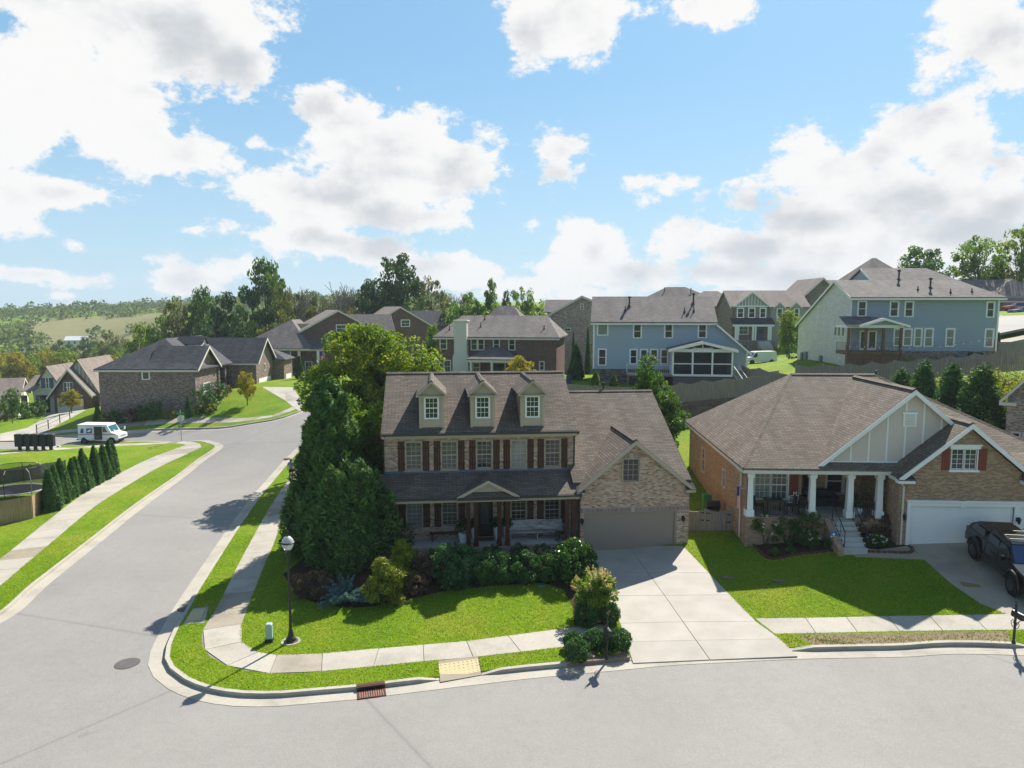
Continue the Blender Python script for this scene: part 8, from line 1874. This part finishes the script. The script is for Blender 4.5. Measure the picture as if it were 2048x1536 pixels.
# ================================================================== porch things of the neighbour
WICK = plain('brown_wicker', (.05, .032, .022), .8, .2)
def chair(label, l, rz):
    e = empty('patio_chair', on(fn_, l), fn_.rz+rz, label, 'chair', 'chairs round the porch table'); MB().box(-.24, .24, -.24, .24, .40, .46).build('seat', WICK, e); MB().add([(-.24, .22, .46), (.24, .22, .46), (.24, .30, .95), (-.24, .30, .95), (-.24, .26, .46), (.24, .26, .46), (.24, .34, .95), (-.24, .34, .95)], [(0, 1, 2, 3), (4, 7, 6, 5), (3, 2, 6, 7), (0, 4, 5, 1), (1, 5, 6, 2), (0, 3, 7, 4)]).build('backrest', WICK, e)
    for x in (-.21, .21):
        for y in (-.21, .23): MB().box(x-.02, x+.02, y-.02, y+.02, -.01, .40).build('leg', BLACKM, e)
e = empty('patio_table', on(fn_, (1.75, .95, 1.46)), fn_.rz, 'dark square patio table on the neighbour porch', 'table'); MB().box(-.5, .5, -.42, .42, .70, .74).build('table_top', BLACKM, e)
for x in (-.45, .45):
    for y in (-.37, .37): MB().box(x-.025, x+.025, y-.025, y+.025, -.01, .70).build('leg', BLACKM, e)
chair('brown patio chair at the left side of the porch table', (.95, .95, 1.46), R(90)); chair('brown patio chair at the right side of the porch table', (2.6, .95, 1.46), R(-90)); chair('brown patio chair by the porch railing end', (3.05, .85, 1.46), R(-60))
e = empty('patio_sofa', on(fn_, (4.9, 2.75, 1.46)), fn_.rz, 'dark covered patio sofa under the recessed porch window', 'sofa'); MB().rbox(-.9, .9, -.4, .4, -.01, .45, .06).build('seat', BLACKM, e); MB().rbox(-.9, .9, .25, .45, .40, .85, .06).build('backrest', BLACKM, e)
for x in (-.95, .8): MB().rbox(x, x+.15, -.4, .4, -.01, .6, .04).build('arm', BLACKM, e)
planter('potted fern between the right porch columns', fn_, 6.2, .8, 1.46, .24, .4, .75, 'green'); planter('potted orange flowering plant by the neighbour porch rail', fn_, 5.95, 1.3, 1.46, .2, .35, .6, 'maple')
e = empty('plant_stand', on(fn_, (3.0, 1.35, 1.46)), fn_.rz, 'white scrolled two tier stand with a letter M on top', 'plant stand')
for z in (.55, .80): MB().tube([(.36*math.cos(t), -.02, z+.07*math.sin(t)) for t in np.linspace(0, 2*math.pi, 17)], .022, 6, False).build('scroll_tier', WHITE, e)
for x in (-.3, .3): MB().bar((x, 0, -.01), (x, 0, .85), .03).build('leg', WHITE, e)
cu = bpy.data.curves.new('letter', 'FONT'); cu.body = 'M'; cu.size = .3; cu.extrude = .015; cu.align_x = 'CENTER'
tmp = bpy.data.objects.new('letter', cu); C.objects.link(tmp); dg = bpy.context.evaluated_depsgraph_get(); lm = bpy.data.meshes.new_from_object(tmp.evaluated_get(dg)); bpy.data.objects.remove(tmp); lm.materials.clear(); lm.materials.append(WHITE)
lo2 = link('letter', lm, e, (0, -.03, .88)); lo2.rotation_euler = (R(90), 0, 0)
tag(MB().box(-.55, .55, -.28, .28, 0, .02).build('door_mat', DARKIN, None, (lambda q: (q[0], q[1], q[2]+.02))(place(1690, 1091, .15)), fn_.rz), 'black mat at the foot of the porch steps', 'door mat')
e = empty('yard_sign', place(1666, 1098, .15), fn_.rz, 'small blue security sign on a stake beside the porch steps', 'sign'); MB().bar((0, 0, -.1), (0, 0, .75), .025).build('stake', GALV, e); sp_ = MB().rbox(-.17, .17, -.012, .012, .62, .90, .008).build('sign_plate', plain('security_blue', (.03, .16, .42), .5), e); MB().box(-.14, .14, -.016, -.013, .64, .70).build('white_band', WHITE, sp_); MB().prism([(-.05, .74), (.05, .74), (.06, .82), (0, .86), (-.06, .82)], lambda p, t: (p[0], -.016+.003*t, p[1])).build('shield', WHITE, sp_)
# brick edging round the neighbour's beds
EDG = plain('edging_brick', (.13, .055, .038), .85, .2, vary=.3, scale=9)
for lab, px in (('red brick edging round the rose bed', [(1506, 1084), (1510, 1094), (1541, 1118), (1590, 1110), (1640, 1105), (1688, 1099)]), ('dark brick edging of the bed right of the steps', [(1708, 1093), (1732, 1103), (1775, 1105), (1822, 1105), (1822, 1094)])):
    ps = smoothline([GT(x, y, .15) for x, y in px], .22); e = empty('bed_edging', (ps[0][0], ps[0][1], T(*ps[0])+.14), 0, lab, 'edging')
    bm_ = MB().rbox(-.10, .10, -.06, .06, -.10, .10, .01).mesh('brick', EDG)
    for i in range(len(ps)-1): d = ps[i+1]-ps[i]; c_ = (ps[i]+ps[i+1])/2; link('brick', bm_, e, (c_[0]-ps[0][0], c_[1]-ps[0][1], T(*c_)-T(*ps[0])), math.atan2(d[1], d[0])+random.uniform(-.08, .08))
# flags
FRED, FWH, FBL = plain('flag_red', (.42, .02, .03), .8), plain('flag_white', (.7, .68, .66), .8), plain('flag_blue', (.02, .03, .16), .8)
def flag(label, base, tip, h=1.5, w=.62):
    e = empty('flag', tuple(base), 0, label, 'flag'); d = np.array(tip)-np.array(base); MB().bar((0, 0, 0), d, .035).build('pole', WHITE, e)
    for i in range(7):
        m = MB(); x0, x1 = w*i/7, w*(i+1)/7; f = lambda x: .06*math.sin(x*14)
        m.slab([(d[0]+x0-w*.3, d[1]+f(x0), d[2]), (d[0]+x1-w*.3, d[1]+f(x1), d[2]), (d[0]+x1-w*.3, d[1]+f(x1)+.012, d[2]), (d[0]+x0-w*.3, d[1]+f(x0)+.012, d[2])], h); m.build('stripe', FRED if i % 2 == 0 else FWH, e)
    MB().box(d[0]-w*.3-.01, d[0]+w*.22, d[1]-.09, d[1]-.075, d[2]-h*.42, d[2]).build('canton', FBL, e)
fb = np.array(FLAG_AT); flag('red white and blue flag hanging at the grey roofed porch', fb+(.5, .3, -.2), fb+(0, -.5, .3), 1.6, .8)
nb_ = fn_.wld((-.10, .35, 2.9)); flag('furled red white and blue flag on the neighbour left wall', nb_, nb_+np.array((-.35, -.25, .25)), 1.25, .22)
# bins and odds behind the gate
BING, BINB = plain('bin_green', (.03, .22, .05), .5), plain('bin_black', (.02, .02, .022), .5)
for lab, x, y, mt, s in (('green lidded bin behind the garden gate', -.75, 6.0, BING, .5), ('black barrel grill behind the garden gate', -.7, 4.6, BINB, .55)):
    l = on(fn_, (x, y, 0)); z = T(l[0], l[1])+.1; e = empty('wheeled_bin' if mt is BING else 'barrel_grill', (l[0], l[1], z), fn_.rz, lab, 'bin' if mt is BING else 'grill')
    if mt is BING: MB().rbox(-s/2, s/2, -s/2, s/2, .05, 1.0, .05).build('tub', mt, e); MB().rbox(-s/2-.03, s/2+.03, -s/2-.03, s/2+.03, 1.0, 1.08, .03).build('lid', mt, e); MB().tube([(-.2, s/2, .1), (.2, s/2, .1)], .1, 10).build('axle_wheel', BLACKM, e)
    else:
        MB().tube([(-.4, 0, .85), (.4, 0, .85)], .28, 14).build('drum', mt, e)
        for a in (-.3, .3): MB().bar((a, -.2, -.02), (a, 0, .8), .04).build('leg', mt, e); MB().bar((a, .2, -.02), (a, 0, .8), .04).build('leg', mt, e)
tag(MB().rbox(-.3, .3, -.35, .35, 0, 1.0, .05).build('wheeled_bin', plain('bin_blue', (.03, .05, .12), .5), None, (lambda p: (p[0], p[1], T(p[0], p[1])+.12))(atD(1138, 760, 84))), 'dark blue wheeled bin beside the cone evergreen', 'bin')
e = empty('air_conditioner', (lambda p: (p[0], p[1], T(p[0], p[1])+.1))(atD(258, 826, 86.2)), 0, 'grey air conditioner unit by the ranch house wall', 'air conditioner'); MB().rbox(-.45, .45, -.4, .4, 0, .95, .04).build('casing', MATS['grey_meter'], e); MB().lathe([(.34, .95), (.36, .985), (.1, .99)], 14).build('fan_grille', BLACKM, e)
# string lights across the slate house yard
e = empty('string_lights', tuple(atD(1692, 690, 76)), 0, 'sagging string of white patio bulbs before the slate blue house', 'string lights'); a, b = np.zeros(3), atD(1990, 676, 74)-atD(1692, 690, 76); pts = [a+(b-a)*s+np.array([0, 0, -.55*math.sin(math.pi*s)]) for s in np.linspace(0, 1, 40)]
MB().tube(pts, .012, 4).build('wire', BLACKM, e); m = MB()
for q in pts[1::2]: m.lathe([(.02, q[2]-.02), (.055, q[2]-.07), (.045, q[2]-.13), (.01, q[2]-.16)], 6, q[0], q[1])
tag(m.build('bulbs', plain('bulb_white', (.75, .73, .68), .3), e), kind='stuff')
for q in (a, b): MB().bar(q+(0, 0, -3.2), q, .06).build('pole', CEDAR2, e)
# covered things by the slate house wall
for lab, px, py, D, s, mt in (('black covered grill by the slate house wall', 1952, 702, 77, (1.5, .7, 1.1), BINB), ('grey storage chest by the slate house wall', 1922, 706, 77, (1.1, .7, .8), SLATEB), ('dark patio heater table by the far fence', 2022, 698, 76, (1.2, .8, .9), BINB)):
    p = atD(px, py, D); e = empty('patio_cover' if mt is BINB else 'storage_chest', (p[0], p[1], T(p[0], p[1])+.1), 0, lab, 'grill' if 'grill' in lab else ('chest' if 'chest' in lab else 'table')); MB().rbox(-s[0]/2, s[0]/2, -s[1]/2, s[1]/2, -.02, s[2]*.75, .08).build('lower_body', mt, e); MB().rbox(-s[0]/2+.05, s[0]/2-.05, -s[1]/2+.05, s[1]/2-.05, s[2]*.74, s[2], .07).build('lid', mt, e)
# white farm building and mast across the valley
HV, f = house('white_farmhouse', tuple(atD(150, 686, 310)), 15.0, 'white farm building with low roof in the far valley', 'house'); shell(HV, OFFW, -4, 4, 0, 6, -3, 1.2, 'x', 2.7, 3); m = MB(); roof_x(m, -4.3, 4.3, -.3, 6.3, 1.2, 2.9, 3); m.build('roof', plain('metal_roof_white', (.6, .6, .6), .5), HV)
for s in (1.2, 3.4, 5.6): window(HV, (-4, 0), (4, 0), s, s+1.0, -.4, .8, 1, 1, WHITE, .1, GLASS)
# driveway railing by the cottage
e = empty('drive_railing', tuple(place(74, 868)), 0, 'low black post and wire railing along the cottage driveway', 'railing'); o_ = np.array(place(74, 868)); pr = None
for x, y in ((74, 868), (97, 858), (120, 846), (140, 838)):
    q = np.array(place(x, y))-o_; MB().bar(q, q+(0, 0, 1.1), .08).build('post', BLACKM, e)
    if pr is not None: MB().bar(pr+(0, 0, 1.0), q+(0, 0, 1.0), .03).build('wire', BLACKM, e); MB().bar(pr+(0, 0, .55), q+(0, 0, .55), .03).build('wire', BLACKM, e)
    pr = q
# ================================================================== summer haze over the valley
t = NT('valley_haze'); t.t.nodes.remove(t.b); pv_ = t.n('ShaderNodeVolumePrincipled')
pv_.inputs['Color'].default_value = (.80, .88, .97, 1); pv_.inputs['Density'].default_value = 0.00024; pv_.inputs['Anisotropy'].default_value = 0.0
t.l(pv_.outputs[0], t.o.inputs['Volume'])
hzb = MB().box(-1600, 1600, -650, 1600, -60, 75).build('haze', t.m); tag(hzb, 'thin pale haze hanging over the whole valley', 'haze', kind='stuff')
print('TRIS', sum(len(o.data.polygons) for o in bpy.data.objects if o.type == 'MESH'))
